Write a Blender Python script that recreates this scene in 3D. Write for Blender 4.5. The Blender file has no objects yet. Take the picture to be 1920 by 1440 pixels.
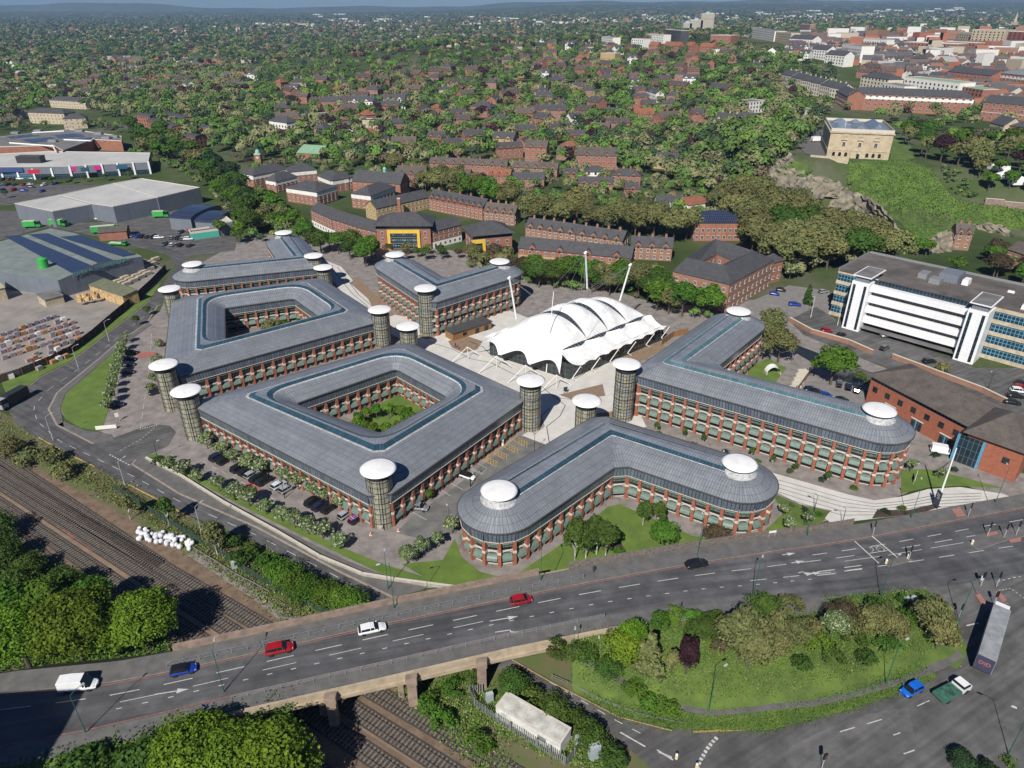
import bpy, math, random
import numpy as np
from mathutils import Vector, geometry
R=math.radians; PI=math.pi; HAZE=5.5e-5
random.seed(7); rng=np.random.default_rng(7)
S=bpy.context.scene
# ------------------------------------------------------------ camera
F=1331.0; PITCH=R(28); HC=100.0
cam=bpy.data.cameras.new('camera'); camo=bpy.data.objects.new('camera',cam); S.collection.objects.link(camo)
camo.location=(0,0,HC); camo.rotation_euler=(R(90)-PITCH,0,0)
cam.sensor_width=36; cam.lens=36*F/1920; cam.clip_start=1; cam.clip_end=60000
S.camera=camo
# ------------------------------------------------------------ sky, sun, exposure
AZ=R(20); EL=R(42)     # light travels towards +Y turned AZ to the right
w=bpy.data.worlds.new('World'); S.world=w; w.use_nodes=True
nt=w.node_tree; bg=nt.nodes['Background']
sky=nt.nodes.new('ShaderNodeTexSky'); sky.sky_type='NISHITA'; sky.sun_disc=False
sky.sun_elevation=EL; sky.sun_rotation=R(180)+AZ; sky.altitude=60; sky.air_density=1.0; sky.dust_density=0.2; sky.ozone_density=3
tn=nt.nodes.new('ShaderNodeVectorMath'); tn.operation='MULTIPLY'; tn.inputs[1].default_value=(.46,.64,.95); nt.links.new(sky.outputs[0],tn.inputs[0]); nt.links.new(tn.outputs[0],bg.inputs[0]); bg.inputs[1].default_value=0.05
sl=bpy.data.lights.new('sun','SUN'); sl.energy=5.0; sl.angle=R(0.53); sl.color=(1,.955,.88)
so=bpy.data.objects.new('sun',sl); S.collection.objects.link(so); so.rotation_euler=(R(90)-EL,0,-AZ)
S.view_settings.view_transform='Standard'; S.view_settings.look='None'; S.view_settings.exposure=0.23; S.view_settings.gamma=1
S.render.engine='CYCLES'
try:
    S.cycles.max_bounces=5; S.cycles.transparent_max_bounces=6; S.cycles.volume_bounces=0
except Exception: pass
C=S.collection
# ------------------------------------------------------------ projection helpers (design-time survey of the photo)
cP,sP=math.cos(PITCH),math.sin(PITCH)
def ray(px,py):
    a=(px-960)/F; b=(720-py)/F
    return (a,cP+b*sP,-sP+b*cP)
def W(px,py,z=0.0):
    d=ray(px,py); t=(z-HC)/d[2]
    return Vector((d[0]*t,d[1]*t))
def W3(px,py,z=0.0):
    p=W(px,py,z); return Vector((p.x,p.y,z))
def ss(a,b,x):
    t=min(1,max(0,(x-a)/(b-a))); return t*t*(3-2*t)
def PX(x,y,z):
    dy=y*cP-(z-HC)*sP; up=y*sP+(z-HC)*cP
    return (960+F*x/dy,720-F*up/dy) if dy>1 else (-1e6,-1e6)
# terrain height
def Tn(x,y):
    z=0.0
    # estate hill
    g=ss(-520,-120,x)*(1-ss(900,1500,x))
    z+=46*ss(430,1250,y)*(1-ss(1300,2300,y)*.62)*g*(.75+.25*ss(-100,400,x))
    # castle rock and town behind
    z=max(z,22*crag(x,y))
    z+=6*ss(500,900,y)*ss(180,300,x)
    z+=14*ss(1500,4500,y)+95*ss(4500,9000,y)*(.35+.65*ss(-2500,3500,x)) +6*math.sin(x*.0011+1)*ss(2500,6000,y)
    return z
def crag(x,y):
    # front edge of the plateau as a line y=f(x)
    if x<120: return 0
    fx=[(120,470),(150,428),(172,400),(190,395),(230,352),(300,330),(420,300)]
    wd=[(120,34),(150,18),(172,17),(190,36),(230,52),(300,46),(420,40)]
    f=np.interp(x,[a for a,_ in fx],[b for _,b in fx]); wv=np.interp(x,[a for a,_ in wd],[b for _,b in wd])
    return ss(f,f+wv,y)*ss(112,150,x)
def G(px,py,zoff=0.0):
    d=ray(px,py); t=150.0
    while t<14000:
        x,y,z=d[0]*t,d[1]*t,HC+d[2]*t
        if y>330 and z<=Tn(x,y)+zoff: break
        if y<=330 and z<=zoff: return Vector((d[0]*(HC-zoff)/-d[2],d[1]*(HC-zoff)/-d[2],zoff))
        t+=max(1.0,t*.004)
    lo,hi=t-max(1.0,t*.004),t
    for _ in range(12):
        m=(lo+hi)/2
        if HC+d[2]*m<=Tn(d[0]*m,d[1]*m)+zoff: hi=m
        else: lo=m
    return Vector((d[0]*hi,d[1]*hi,HC+d[2]*hi))
def zroad(X): return 6-3.5*ss(12,80,X)
def zslip(X): return 2.5*ss(12,68,X)
def WF(px,py,f,dz=0):
    z=f(0)
    for _ in range(12):
        p=W(px,py,z+dz); z=f(p.x)
    return Vector((p.x,p.y,z+dz))
def WR(px,py,dz=0): return WF(px,py,zroad,dz)
def WS(px,py,dz=0): return WF(px,py,zslip,dz)
# ------------------------------------------------------------ materials
MATS={}
def mat(name,col,rough=.7,var=.12,scale=1.0,col2=None,bump=0,metal=0,spec=None,objrand=0,trans=0):
    if name in MATS: return MATS[name]
    m=bpy.data.materials.new(name); m.use_nodes=True; n=m.node_tree; b=n.nodes['Principled BSDF']
    b.inputs['Roughness'].default_value=rough; b.inputs['Metallic'].default_value=metal
    if spec is not None: b.inputs['Specular IOR Level'].default_value=spec
    if col2 is None:
        col2=tuple(c*(1-var*2) for c in col); c1=tuple(min(1,c*(1+var)) for c in col)
    else: c1=col
    geo=n.nodes.new('ShaderNodeNewGeometry'); no=n.nodes.new('ShaderNodeTexNoise'); no.inputs['Scale'].default_value=scale; no.inputs['Detail'].default_value=6; no.inputs['Roughness'].default_value=.65
    n.links.new(geo.outputs['Position'],no.inputs['Vector'])
    cr=n.nodes.new('ShaderNodeValToRGB'); cr.color_ramp.elements[0].position=.35; cr.color_ramp.elements[1].position=.65
    cr.color_ramp.elements[0].color=(*col2,1); cr.color_ramp.elements[1].color=(*c1,1)
    n.links.new(no.outputs[0],cr.inputs[0]); out=cr.outputs[0]
    if objrand:
        oi=n.nodes.new('ShaderNodeObjectInfo'); hs=n.nodes.new('ShaderNodeHueSaturation')
        mr=n.nodes.new('ShaderNodeMapRange'); mr.inputs[3].default_value=1-objrand; mr.inputs[4].default_value=1+objrand
        n.links.new(oi.outputs['Random'],mr.inputs[0]); n.links.new(mr.outputs[0],hs.inputs['Value'])
        mr2=n.nodes.new('ShaderNodeMath'); mr2.operation='MULTIPLY_ADD'; mr2.inputs[1].default_value=.05*objrand/.3; mr2.inputs[2].default_value=.5-.025*objrand/.3
        mf=n.nodes.new('ShaderNodeMath'); mf.operation='FRACT'; mm=n.nodes.new('ShaderNodeMath'); mm.operation='MULTIPLY'; mm.inputs[1].default_value=7.3
        n.links.new(oi.outputs['Random'],mm.inputs[0]); n.links.new(mm.outputs[0],mf.inputs[0]); n.links.new(mf.outputs[0],mr2.inputs[0]); n.links.new(mr2.outputs[0],hs.inputs['Hue'])
        n.links.new(out,hs.inputs['Color']); out=hs.outputs[0]
    n.links.new(out,b.inputs['Base Color'])
    if bump:
        bp=n.nodes.new('ShaderNodeBump'); bp.inputs['Strength'].default_value=bump; bp.inputs['Distance'].default_value=.1
        n.links.new(no.outputs[0],bp.inputs['Height']); n.links.new(bp.outputs[0],b.inputs['Normal'])
    if trans:
        tb=n.nodes.new('ShaderNodeBsdfTranslucent'); mx=n.nodes.new('ShaderNodeMixShader'); mx.inputs[0].default_value=trans
        n.links.new(out,tb.inputs[0]); n.links.new(b.outputs[0],mx.inputs[1]); n.links.new(tb.outputs[0],mx.inputs[2])
        n.links.new(mx.outputs[0],n.nodes['Material Output'].inputs[0])
    MATS[name]=m; return m
def streakmat(name,col,ang):
    m=mat(name,col,.82,.16,.25,bump=.1); n=m.node_tree; b=n.nodes['Principled BSDF']; src=b.inputs['Base Color'].links[0].from_socket
    geo=n.nodes.new('ShaderNodeNewGeometry'); mp=n.nodes.new('ShaderNodeMapping'); mp.vector_type='POINT'; mp.inputs['Rotation'].default_value=(0,0,-ang); n.links.new(geo.outputs['Position'],mp.inputs[0])
    mp2=n.nodes.new('ShaderNodeMapping'); mp2.inputs['Scale'].default_value=(.025,1.0,1); n.links.new(mp.outputs[0],mp2.inputs[0])
    no=n.nodes.new('ShaderNodeTexNoise'); no.inputs['Scale'].default_value=.9; no.inputs['Detail'].default_value=4; n.links.new(mp2.outputs[0],no.inputs['Vector'])
    vo=n.nodes.new('ShaderNodeTexVoronoi'); vo.inputs['Scale'].default_value=.09; mp3=n.nodes.new('ShaderNodeMapping'); mp3.inputs['Scale'].default_value=(.35,1,1); n.links.new(mp.outputs[0],mp3.inputs[0]); n.links.new(mp3.outputs[0],vo.inputs['Vector'])
    sc=n.nodes.new('ShaderNodeSeparateColor'); n.links.new(vo.outputs['Color'],sc.inputs[0])
    r1=n.nodes.new('ShaderNodeMapRange'); r1.inputs[1].default_value=.3; r1.inputs[2].default_value=.7; r1.inputs[3].default_value=.72; r1.inputs[4].default_value=1.3; n.links.new(no.outputs[0],r1.inputs[0])
    r2=n.nodes.new('ShaderNodeMapRange'); r2.inputs[3].default_value=.86; r2.inputs[4].default_value=1.12; n.links.new(sc.outputs[0],r2.inputs[0])
    mu=n.nodes.new('ShaderNodeMath'); mu.operation='MULTIPLY'; n.links.new(r1.outputs[0],mu.inputs[0]); n.links.new(r2.outputs[0],mu.inputs[1])
    vm=n.nodes.new('ShaderNodeVectorMath'); vm.operation='MULTIPLY'; n.links.new(src,vm.inputs[0]); n.links.new(mu.outputs[0],vm.inputs[1]); n.links.new(vm.outputs[0],b.inputs['Base Color']); return m
def brickmat(name,c1,c2,mortar,bw,rh,ms,rough=.6,uv=True,off=.5,bias=0,metal=0,wn=.25,bump=.3,wscale=.15):
    if name in MATS: return MATS[name]
    m=bpy.data.materials.new(name); m.use_nodes=True; n=m.node_tree; b=n.nodes['Principled BSDF']; b.inputs['Roughness'].default_value=rough; b.inputs['Metallic'].default_value=metal
    tc=n.nodes.new('ShaderNodeTexCoord'); br=n.nodes.new('ShaderNodeTexBrick'); br.offset=off
    br.inputs['Color1'].default_value=(*c1,1); br.inputs['Color2'].default_value=(*c2,1); br.inputs['Mortar'].default_value=(*mortar,1)
    br.inputs['Scale'].default_value=1; br.inputs['Mortar Size'].default_value=ms; br.inputs['Brick Width'].default_value=bw; br.inputs['Row Height'].default_value=rh; br.inputs['Bias'].default_value=bias
    n.links.new(tc.outputs['UV'],br.inputs['Vector'])
    geo=n.nodes.new('ShaderNodeNewGeometry'); no=n.nodes.new('ShaderNodeTexNoise'); no.inputs['Scale'].default_value=wscale; no.inputs['Detail'].default_value=7; no.inputs['Roughness'].default_value=.7
    n.links.new(geo.outputs['Position'],no.inputs['Vector'])
    mr=n.nodes.new('ShaderNodeMapRange'); mr.inputs[1].default_value=.3; mr.inputs[2].default_value=.7; mr.inputs[3].default_value=1-wn; mr.inputs[4].default_value=1+wn
    n.links.new(no.outputs[0],mr.inputs[0])
    mx=n.nodes.new('ShaderNodeVectorMath'); mx.operation='MULTIPLY'; n.links.new(br.outputs[0],mx.inputs[0]); n.links.new(mr.outputs[0],mx.inputs[1])
    n.links.new(mx.outputs[0],b.inputs['Base Color'])
    if bump:
        bp=n.nodes.new('ShaderNodeBump'); bp.inputs['Strength'].default_value=bump; bp.inputs['Distance'].default_value=.05; bp.invert=True
        n.links.new(br.outputs['Fac'],bp.inputs['Height']); n.links.new(bp.outputs[0],b.inputs['Normal'])
    MATS[name]=m; return m
def attrmat(name,rough=.8,trans=.25):
    m=bpy.data.materials.new(name); m.use_nodes=True; n=m.node_tree; b=n.nodes['Principled BSDF']; b.inputs['Roughness'].default_value=rough; b.inputs['Specular IOR Level'].default_value=.15
    a=n.nodes.new('ShaderNodeAttribute'); a.attribute_name='col'
    n.links.new(a.outputs['Color'],b.inputs['Base Color']); MATS[name]=m
    return m
# ------------------------------------------------------------ object helpers
class MB:
    def __init__(s): s.v=[]; s.f=[]; s.m=[]; s.uv=[]
    def face(s,pts,m=0,uv=None):
        i=len(s.v); s.v+= [tuple(p) for p in pts]; s.f.append(tuple(range(i,i+len(pts)))); s.m.append(m)
        if uv is None:
            p0=Vector(pts[0]); e=(Vector(pts[1])-p0); L=e.length or 1; e/=L
            n=e.cross(Vector(pts[-1])-p0); n.normalize() if n.length else None; q=n.cross(e)
            uv=[((Vector(p)-p0).dot(e),(Vector(p)-p0).dot(q)) for p in pts]
        s.uv.append(uv)
    def box(s,x0,x1,y0,y1,z0,z1,m=0,tx=0,ty=0,mt=None):
        a=[(x0,y0,z0),(x1,y0,z0),(x1,y1,z0),(x0,y1,z0)]; b=[(x0+tx,y0+ty,z1),(x1-tx,y0+ty,z1),(x1-tx,y1-ty,z1),(x0+tx,y1-ty,z1)]
        for i in range(4):
            j=(i+1)%4; s.face([a[i],a[j],b[j],b[i]],m)
        s.face(b,m if mt is None else mt); s.face(a[::-1],m)
    def obox(s,p,ax,L,wd,h,m=0,mt=None,c=True):
        # box centred at p (base), long axis ax (2D), length L, width wd, height h
        ax=Vector((ax[0],ax[1],0)).normalized(); ay=Vector((-ax.y,ax.x,0)); p=Vector(p); z=Vector((0,0,h))
        a=[p-ax*L/2-ay*wd/2,p+ax*L/2-ay*wd/2,p+ax*L/2+ay*wd/2,p-ax*L/2+ay*wd/2]
        for i in range(4):
            j=(i+1)%4; s.face([a[i],a[j],a[j]+z,a[i]+z],m)
        s.face([q+z for q in a],m if mt is None else mt); s.face(a[::-1],m)
    def prism(s,pts,z0,z1,m=0,mt=None,inset=0):
        n=len(pts)
        for i in range(n):
            a=pts[i]; b=pts[(i+1)%n]; s.face([(a[0],a[1],z0),(b[0],b[1],z0),(b[0],b[1],z1),(a[0],a[1],z1)],m)
        s.poly([(p[0],p[1],z1) for p in pts],m if mt is None else mt)
    def poly(s,pts,m=0):
        pts=[Vector(p) for p in pts]
        if len(pts)<=4: s.face(pts,m,[(p.x,p.y) for p in pts]); return
        for t in geometry.tessellate_polygon([pts]):
            q=[pts[i] for i in t]
            if (q[1]-q[0]).cross(q[2]-q[0]).z<0: q=q[::-1]
            s.face(q,m,[(p.x,p.y) for p in q])
    def tube(s,p,q,r0,r1=None,n=8,m=0,cap=True):
        r1=r0 if r1 is None else r1; p=Vector(p);q=Vector(q);d=(q-p).normalized()
        a=d.orthogonal().normalized(); b=d.cross(a)
        A=[p+(a*math.cos(2*PI*i/n)+b*math.sin(2*PI*i/n))*r0 for i in range(n)]
        B=[q+(a*math.cos(2*PI*i/n)+b*math.sin(2*PI*i/n))*r1 for i in range(n)]
        for i in range(n):
            j=(i+1)%n; s.face([A[i],A[j],B[j],B[i]],m)
        if cap: s.face(B,m); s.face(A[::-1],m)
    def lathe(s,c,prof,n=24,m=0):
        c=Vector(c)
        for k in range(len(prof)-1):
            (r0,z0,*_),(r1,z1,*_)=prof[k],prof[k+1]; mm=prof[k][2] if len(prof[k])>2 else m
            for i in range(n):
                a=2*PI*i/n; b=2*PI*(i+1)/n
                P=[c+Vector((r0*math.cos(a),r0*math.sin(a),z0)),c+Vector((r0*math.cos(b),r0*math.sin(b),z0)),c+Vector((r1*math.cos(b),r1*math.sin(b),z1)),c+Vector((r1*math.cos(a),r1*math.sin(a),z1))]
                rr=max(r0,r1)
                uv=[(a*rr,z0),(b*rr,z0),(b*rr,z1),(a*rr,z1)]
                if r0<1e-4: s.face([P[0],P[2],P[3]],mm,[uv[0],uv[2],uv[3]])
                elif r1<1e-4: s.face(P[:3],mm,uv[:3])
                else: s.face(P,mm,uv)
    def mesh(s,name,mats,smooth=False,off=(0,0,0)):
        me=bpy.data.meshes.new(name); o=Vector(off)
        me.from_pydata([tuple(Vector(v)-o) for v in s.v],[],s.f)
        if not isinstance(mats,(list,tuple)): mats=[mats] if mats else []
        for m in mats: me.materials.append(m)
        me.polygons.foreach_set('material_index',s.m)
        uvl=me.uv_layers.new(name='UVMap'); flat=[c for f in s.uv for p in f for c in p]; uvl.data.foreach_set('uv',flat)
        if smooth:
            import bmesh
            bm=bmesh.new(); bm.from_mesh(me); bmesh.ops.remove_doubles(bm,verts=bm.verts,dist=.001); bm.to_mesh(me); bm.free()
            me.polygons.foreach_set('use_smooth',[True]*len(me.polygons))
        me.update(); return me
    def build(s,name,mats,parent=None,smooth=False):
        off=(0,0,0)
        if parent is not None and parent.get('wl') is not None: off=tuple(parent['wl'])
        me=s.mesh(name,mats,smooth,off); return inst(name,me,parent)
def inst(name,me,parent=None,loc=(0,0,0),rz=0,scale=None):
    o=bpy.data.objects.new(name,me); C.objects.link(o); o.location=loc; o.rotation_euler=(0,0,rz)
    if scale: o.scale=scale
    if parent is not None: o.parent=parent
    return o
def tag(o,label,cat,group=None,kind=None):
    if label: o['label']=label
    if cat: o['category']=cat
    if group: o['group']=group
    if kind: o['kind']=kind
    return o
def root(name,label,cat,loc=(0,0,0),rz=0,group=None,world=True):
    o=bpy.data.objects.new(name,None); C.objects.link(o); o.location=loc; o.rotation_euler=(0,0,rz); o.empty_display_size=.5
    if world and rz==0: o['wl']=tuple(loc)
    return tag(o,label,cat,group)
def struct(name,mb,m,smooth=False):
    o=mb.build(name,m,None,smooth); o['kind']='structure'; return o
def dup(o,loc,rz=0,label=None,group=None,scale=None):
    r=o.copy(); C.objects.link(r); r.location=loc; r.rotation_euler=(0,0,rz)
    if scale: r.scale=scale
    if label: r['label']=label
    if group: r['group']=group
    def rec(a,b):
        for ch in a.children:
            c=ch.copy(); C.objects.link(c); c.parent=b; rec(ch,c)
    rec(o,r); return r
def sheet(name,pts,m,label=None): # pts 3D
    mb=MB(); mb.poly(pts); return struct(name,mb,m)
def px0(pts,z): return [W3(x,y,z) for x,y in pts]
def strip(pts3,wd,mb,m=0,dz=0,two=None):
    n=len(pts3); L=[];Rr=[]
    for i,p in enumerate(pts3):
        a=Vector(pts3[max(0,i-1)]); b=Vector(pts3[min(n-1,i+1)]); d=(b-a); d.z=0; d.normalize(); q=Vector((-d.y,d.x,0)); p=Vector(p)+Vector((0,0,dz))
        L.append(p+q*wd/2); Rr.append(p-q*wd/2)
    for i in range(n-1): mb.face([Rr[i],Rr[i+1],L[i+1],L[i]],m,[(Rr[i].x,Rr[i].y),(Rr[i+1].x,Rr[i+1].y),(L[i+1].x,L[i+1].y),(L[i].x,L[i].y)])
def dashes(mb,pts,n,frac,wd,dz=.0,m=0):
    # dashed marking along polyline of 3D pts
    P=[Vector(p) for p in pts]; ls=[(P[i+1]-P[i]).length for i in range(len(P)-1)]; T=sum(ls)
    def at(s):
        for i,l in enumerate(ls):
            if s<=l or i==len(ls)-1: return P[i].lerp(P[i+1],min(1,max(0,s/l)))
            s-=l
    for k in range(n):
        a=at(T*k/n); b=at(T*(k+frac)/n); strip([a,b],wd,mb,m,dz)
# ------------------------------------------------------------ setting: ground, roads, rail corridor
M_asph=mat('asphalt',(.078,.078,.080),.85,.16,.25,bump=.1)
M_asph2=streakmat('asphalt_worn',(.100,.097,.094),.5); M_road=streakmat('road_asphalt',(.086,.086,.089),.22); M_lroad=streakmat('lower_road_asphalt',(.088,.087,.088),-.6)
M_pave=mat('pavement_slabs',(.125,.12,.115),.85,.12,.5)
M_setts=mat('brown_setts',(.235,.210,.195),.85,.16,.35)
M_yard=mat('yard_concrete',(.26,.235,.21),.85,.12,.12)
M_white=mat('pale_paving',(.56,.54,.5),.8,.06,.3)
M_lawn=mat('lawn_grass',(.12,.185,.028),.95,.2,.2,col2=(.075,.125,.02),bump=.4)
M_rough=mat('rough_grass',(.11,.165,.028),.95,.3,.22,col2=(.055,.09,.018),bump=.6)
M_scrub=mat('scrub_soil',(.085,.12,.03),.95,.3,.16,col2=(.14,.11,.065),bump=.6)
M_ball=mat('ballast',(.20,.14,.095),.95,.2,.5,col2=(.115,.078,.052),bump=.5)
M_line=mat('road_paint_white',(.50,.50,.48),.7,.12,2.0)
M_yel=mat('road_paint_yellow',(.55,.36,.08),.7,.15,2.0)
M_redl=mat('road_paint_red',(.24,.11,.09),.8,.15,2.0)
M_kerb=mat('kerb_stone',(.30,.25,.20),.85,.12,1.0)
M_brown=mat('brown_gravel',(.24,.165,.11),.9,.1,.8)
M_stone=mat('parapet_stone',(.30,.22,.17),.85,.2,.7,col2=(.17,.125,.10),bump=.4)
M_conc=mat('bridge_concrete',(.45,.36,.25),.85,.15,.6,col2=(.30,.24,.17))
M_steelr=mat('rail_steel',(.22,.17,.14),.3,.1,3,metal=.6)
M_sleep=mat('sleeper_concrete',(.17,.145,.12),.9,.2,2)
M_galv=mat('galvanised_steel',(.33,.34,.34),.45,.1,3,metal=.4)
M_water=mat('canal_water_m',(.02,.025,.02),.08,.1,.3)
# base ground: one sheet reaching the horizon, following the terrain
def make_ground():
    ys=[-300,-150,-60,0,40,80,120,160,200,240,270,300]+[300+i*5 for i in range(1,44)]+[520+i*14 for i in range(1,56)]+[1290+i*45 for i in range(1,40)]+[3100+i*300 for i in range(1,40)]
    us=np.linspace(-1,1,171)
    V=[];Fc=[]
    for y in ys:
        h=max(420,y*.95+150)
        for u in us:
            x=u*h
            if 250<y<530 : x=u*h
            V.append((x,y,Tn(x,y)-.03))
    n=len(us)
    for j in range(len(ys)-1):
        for i in range(n-1): Fc.append((j*n+i,j*n+i+1,(j+1)*n+i+1,(j+1)*n+i))
    me=bpy.data.meshes.new('ground'); me.from_pydata(V,[],Fc); me.polygons.foreach_set('use_smooth',[True]*len(Fc))
    m=bpy.data.materials.new('ground_cover'); m.use_nodes=True; nn=m.node_tree; b=nn.nodes['Principled BSDF']; b.inputs['Roughness'].default_value=.95; b.inputs['Specular IOR Level'].default_value=.1
    geo=nn.nodes.new('ShaderNodeNewGeometry')
    n1=nn.nodes.new('ShaderNodeTexNoise'); n1.inputs['Scale'].default_value=.012; n1.inputs['Detail'].default_value=9; n1.inputs['Roughness'].default_value=.7
    n2=nn.nodes.new('ShaderNodeTexVoronoi'); n2.inputs['Scale'].default_value=.03; 
    nn.links.new(geo.outputs['Position'],n1.inputs['Vector']); nn.links.new(geo.outputs['Position'],n2.inputs['Vector'])
    cr=nn.nodes.new('ShaderNodeValToRGB'); e=cr.color_ramp.elements; e[0].position=.36; e[0].color=(.035,.055,.018,1); e[1].position=.66; e[1].color=(.12,.115,.085,1)
    k=e.new(.5); k.color=(.06,.085,.03,1)
    nn.links.new(n1.outputs[0],cr.inputs[0])
    # mottling of roofs and fields in the far country
    sx=nn.nodes.new('ShaderNodeSeparateXYZ'); nn.links.new(geo.outputs['Position'],sx.inputs[0])
    cr2=nn.nodes.new('ShaderNodeValToRGB'); cr2.color_ramp.interpolation='CONSTANT'; e=cr2.color_ramp.elements; e[0].color=(.03,.045,.018,1); e[1].position=.72; e[1].color=(.09,.075,.06,1)
    k=e.new(.4); k.color=(.045,.06,.025,1); k=e.new(.8); k.color=(.06,.06,.06,1); k=e.new(.95); k.color=(.35,.33,.3,1)
    sc=nn.nodes.new('ShaderNodeSeparateColor'); nn.links.new(n2.outputs['Color'],sc.inputs[0]); nn.links.new(sc.outputs[0],cr2.inputs[0])
    mr=nn.nodes.new('ShaderNodeMapRange'); mr.inputs[1].default_value=1500; mr.inputs[2].default_value=2500; mr.inputs[3].default_value=0; mr.inputs[4].default_value=.75; nn.links.new(sx.outputs[1],mr.inputs[0])
    mx=nn.nodes.new('ShaderNodeMix'); mx.data_type='RGBA'; nn.links.new(mr.outputs[0],mx.inputs[0]); nn.links.new(cr.outputs[0],mx.inputs[6]); nn.links.new(cr2.outputs[0],mx.inputs[7])
    nn.links.new(mx.outputs[2],b.inputs['Base Color'])
    me.materials.append(m); o=inst('ground',me); o['kind']='structure'
make_ground()
Z=.02
# scrub band north of the rails and rail ballast
sheet('scrubland',px0([(-150,700),(60,800),(250,905),(420,1005),(560,1080),(760,1180),(1000,1230),(1090,1200),(1300,1440),(1000,1700),(-400,1500)],Z),M_scrub)
sheet('railway_ballast',px0([(-150,748),(0,838),(120,905),(250,975),(380,1060),(520,1150),(800,1330),(1180,1620),(450,1700),(-300,1090),(-300,780)],2*Z),M_ball)
# lower road
road_out=[(900,1232),(735,1160),(600,1083),(480,1016),(352,973-8),(285,930),(240,908),(120,848),(70,822),(35,797),(18,775),(22,752),(45,732),(75,707),(135,677),(205,622),(240,597),(282,562),(310,528),(330,500),(318,480),(280,468),(235,460)]
road_in=[(925,1218),(770,1140),(739,1121),(637,1072),(480,988),(337,926),(247,870),(175,832),(107,797),(90,767),(107,735),(185,672),(222,640),(275,605),(297,572),(322,540),(345,512),(352,490),(338,472),(290,458),(240,450)]
sheet('campus_ground',px0([(195,812),(110,775),(112,740),(228,645),(300,583),(330,520),(470,440),(700,440),(1000,500),(1250,575),(1440,560),(1600,700),(1800,850),(1700,925),(1480,1000),(1000,1090),(790,1103),(600,1035),(262,868)],Z),M_setts)
sheet('lower_road',px0(road_out+road_in[::-1],3*Z),M_lroad)
# footway on the campus side of the road
fo=[(107,797),(90,767),(107,735),(185,672),(222,640),(275,605)]
fi=[(120,800),(113,765),(122,738),(190,680),(228,647),(285,608)]
sheet('footway',px0(fo+fi[::-1],7*Z),M_pave)
sheet('pavement',px0([(247,870),(337,926),(480,988),(637,1072),(739,1121),(800,1103),(735,1085),(640,1047),(480,968),(400,925),(330,885),(262,857)],7*Z),M_pave)
sheet('pavement',px0([(107,797),(175,832),(215,826),(208,814),(160,807),(120,790)],7*Z),M_pave)
sheet('junction_road',px0([(175,832),(247,870),(285,850),(315,835),(330,810),(318,798),(285,795),(215,820)],4*Z),M_asph2)
sheet('car_park',px0([(262,857),(320,835),(345,825),(385,830),(600,920),(690,985),(745,1000),(830,960),(985,830),(1010,805),(1000,880),(870,965),(850,1010),(770,1052),(700,1050),(600,1020)],2.5*Z),M_setts)
sheet('side_car_park',px0([(755,985),(800,950),(850,915),(920,860),(975,815),(1040,840),(880,950),(855,1000),(790,1010),(745,1000)],4*Z),mat('side_park_tarmac',(.15,.148,.14),.9,.16,.3))
mb=MB()
dashes(mb,px0([(315,560),(255,605),(150,690),(85,735),(62,765),(70,790),(110,826),(250,893),(330,937),(480,1003),(620,1075),(700,1118)],4*Z),36,.45,.14)
dashes(mb,px0([(205,852),(245,873)],5*Z),8,.6,.3)
dashes(mb,px0([(225,845),(262,825),(297,796)],5*Z),12,.6,.14)
dashes(mb,px0([(263,805),(268,770),(280,690),(285,620)],4*Z),12,.6,.14)
dashes(mb,px0([(262,805),(282,800),(300,794)],5*Z),9,.6,.35)
for a,b in [((755,915+35),(800,975)),((830,898),(868,918)),((850,885),(885,903)),((868,873),(905,890)),((812,908),(845,930))]: strip(px0([a,b],5*Z),.12,mb)
strip(px0([(885,877),(905,888),(913,878),(893,868)],5*Z),.12,mb)
for i in range(16):
    x=410+i*18; y=855+i*9.6
    strip(px0([(x-30,y+10),(x-22,y+14)],5*Z),.12,mb)
struct('road_markings',mb,M_line)
mb=MB()
for i in range(4):
    for j in range(2):
        a=(903+i*24+j*2,868-i*14+j*3); 
for (x0,y0) in [(905,862),(925,850),(945,838),(963,826)]:
    q=[(x0,y0),(x0+20,y0+11)]
    strip(px0(q,5*Z),.15,mb)
    for k in range(4):
        t=k/4; strip(px0([(x0+20*t,y0+11*t),(x0+20*t+14,y0+11*t-4)],5*Z),.12,mb); strip(px0([(x0+20*t+10,y0+11*t-7),(x0+20*t+10,y0+11*t+5)],5*Z),.12,mb)
strip(px0([(903,862),(965,822)],5*Z),.2,mb)
for pts in [[(240,910),(285,933),(352,970)],[(180,878),(120,849),(72,822)]]: strip(px0([(x,y-2) for x,y in pts],5*Z),.3,mb)
struct('yellow_markings',mb,M_yel)
mb=MB()
strip(px0([(175,832),(107,797),(91,767),(107,736),(185,673),(222,641),(275,606),(296,573)],8*Z),.5,mb)
strip(px0([(739,1121),(637,1072),(480,988),(337,926),(247,870),(255,862)],8*Z),.5,mb)
strip(px0([(45,732),(75,707),(135,677),(205,622),(240,597),(282,562)],8*Z),.35,mb)
struct('kerb',mb,M_kerb)
mb=MB(); mb.poly(px0([(258,661),(294,660),(295,668),(257,671)],6*Z)); mb.poly(px0([(450,912),(470,903),(490,918),(462,928)],6*Z)); struct('red_crossing_patch',mb,mat('red_surface',(.33,.12,.10),.85,.1,2))
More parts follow.
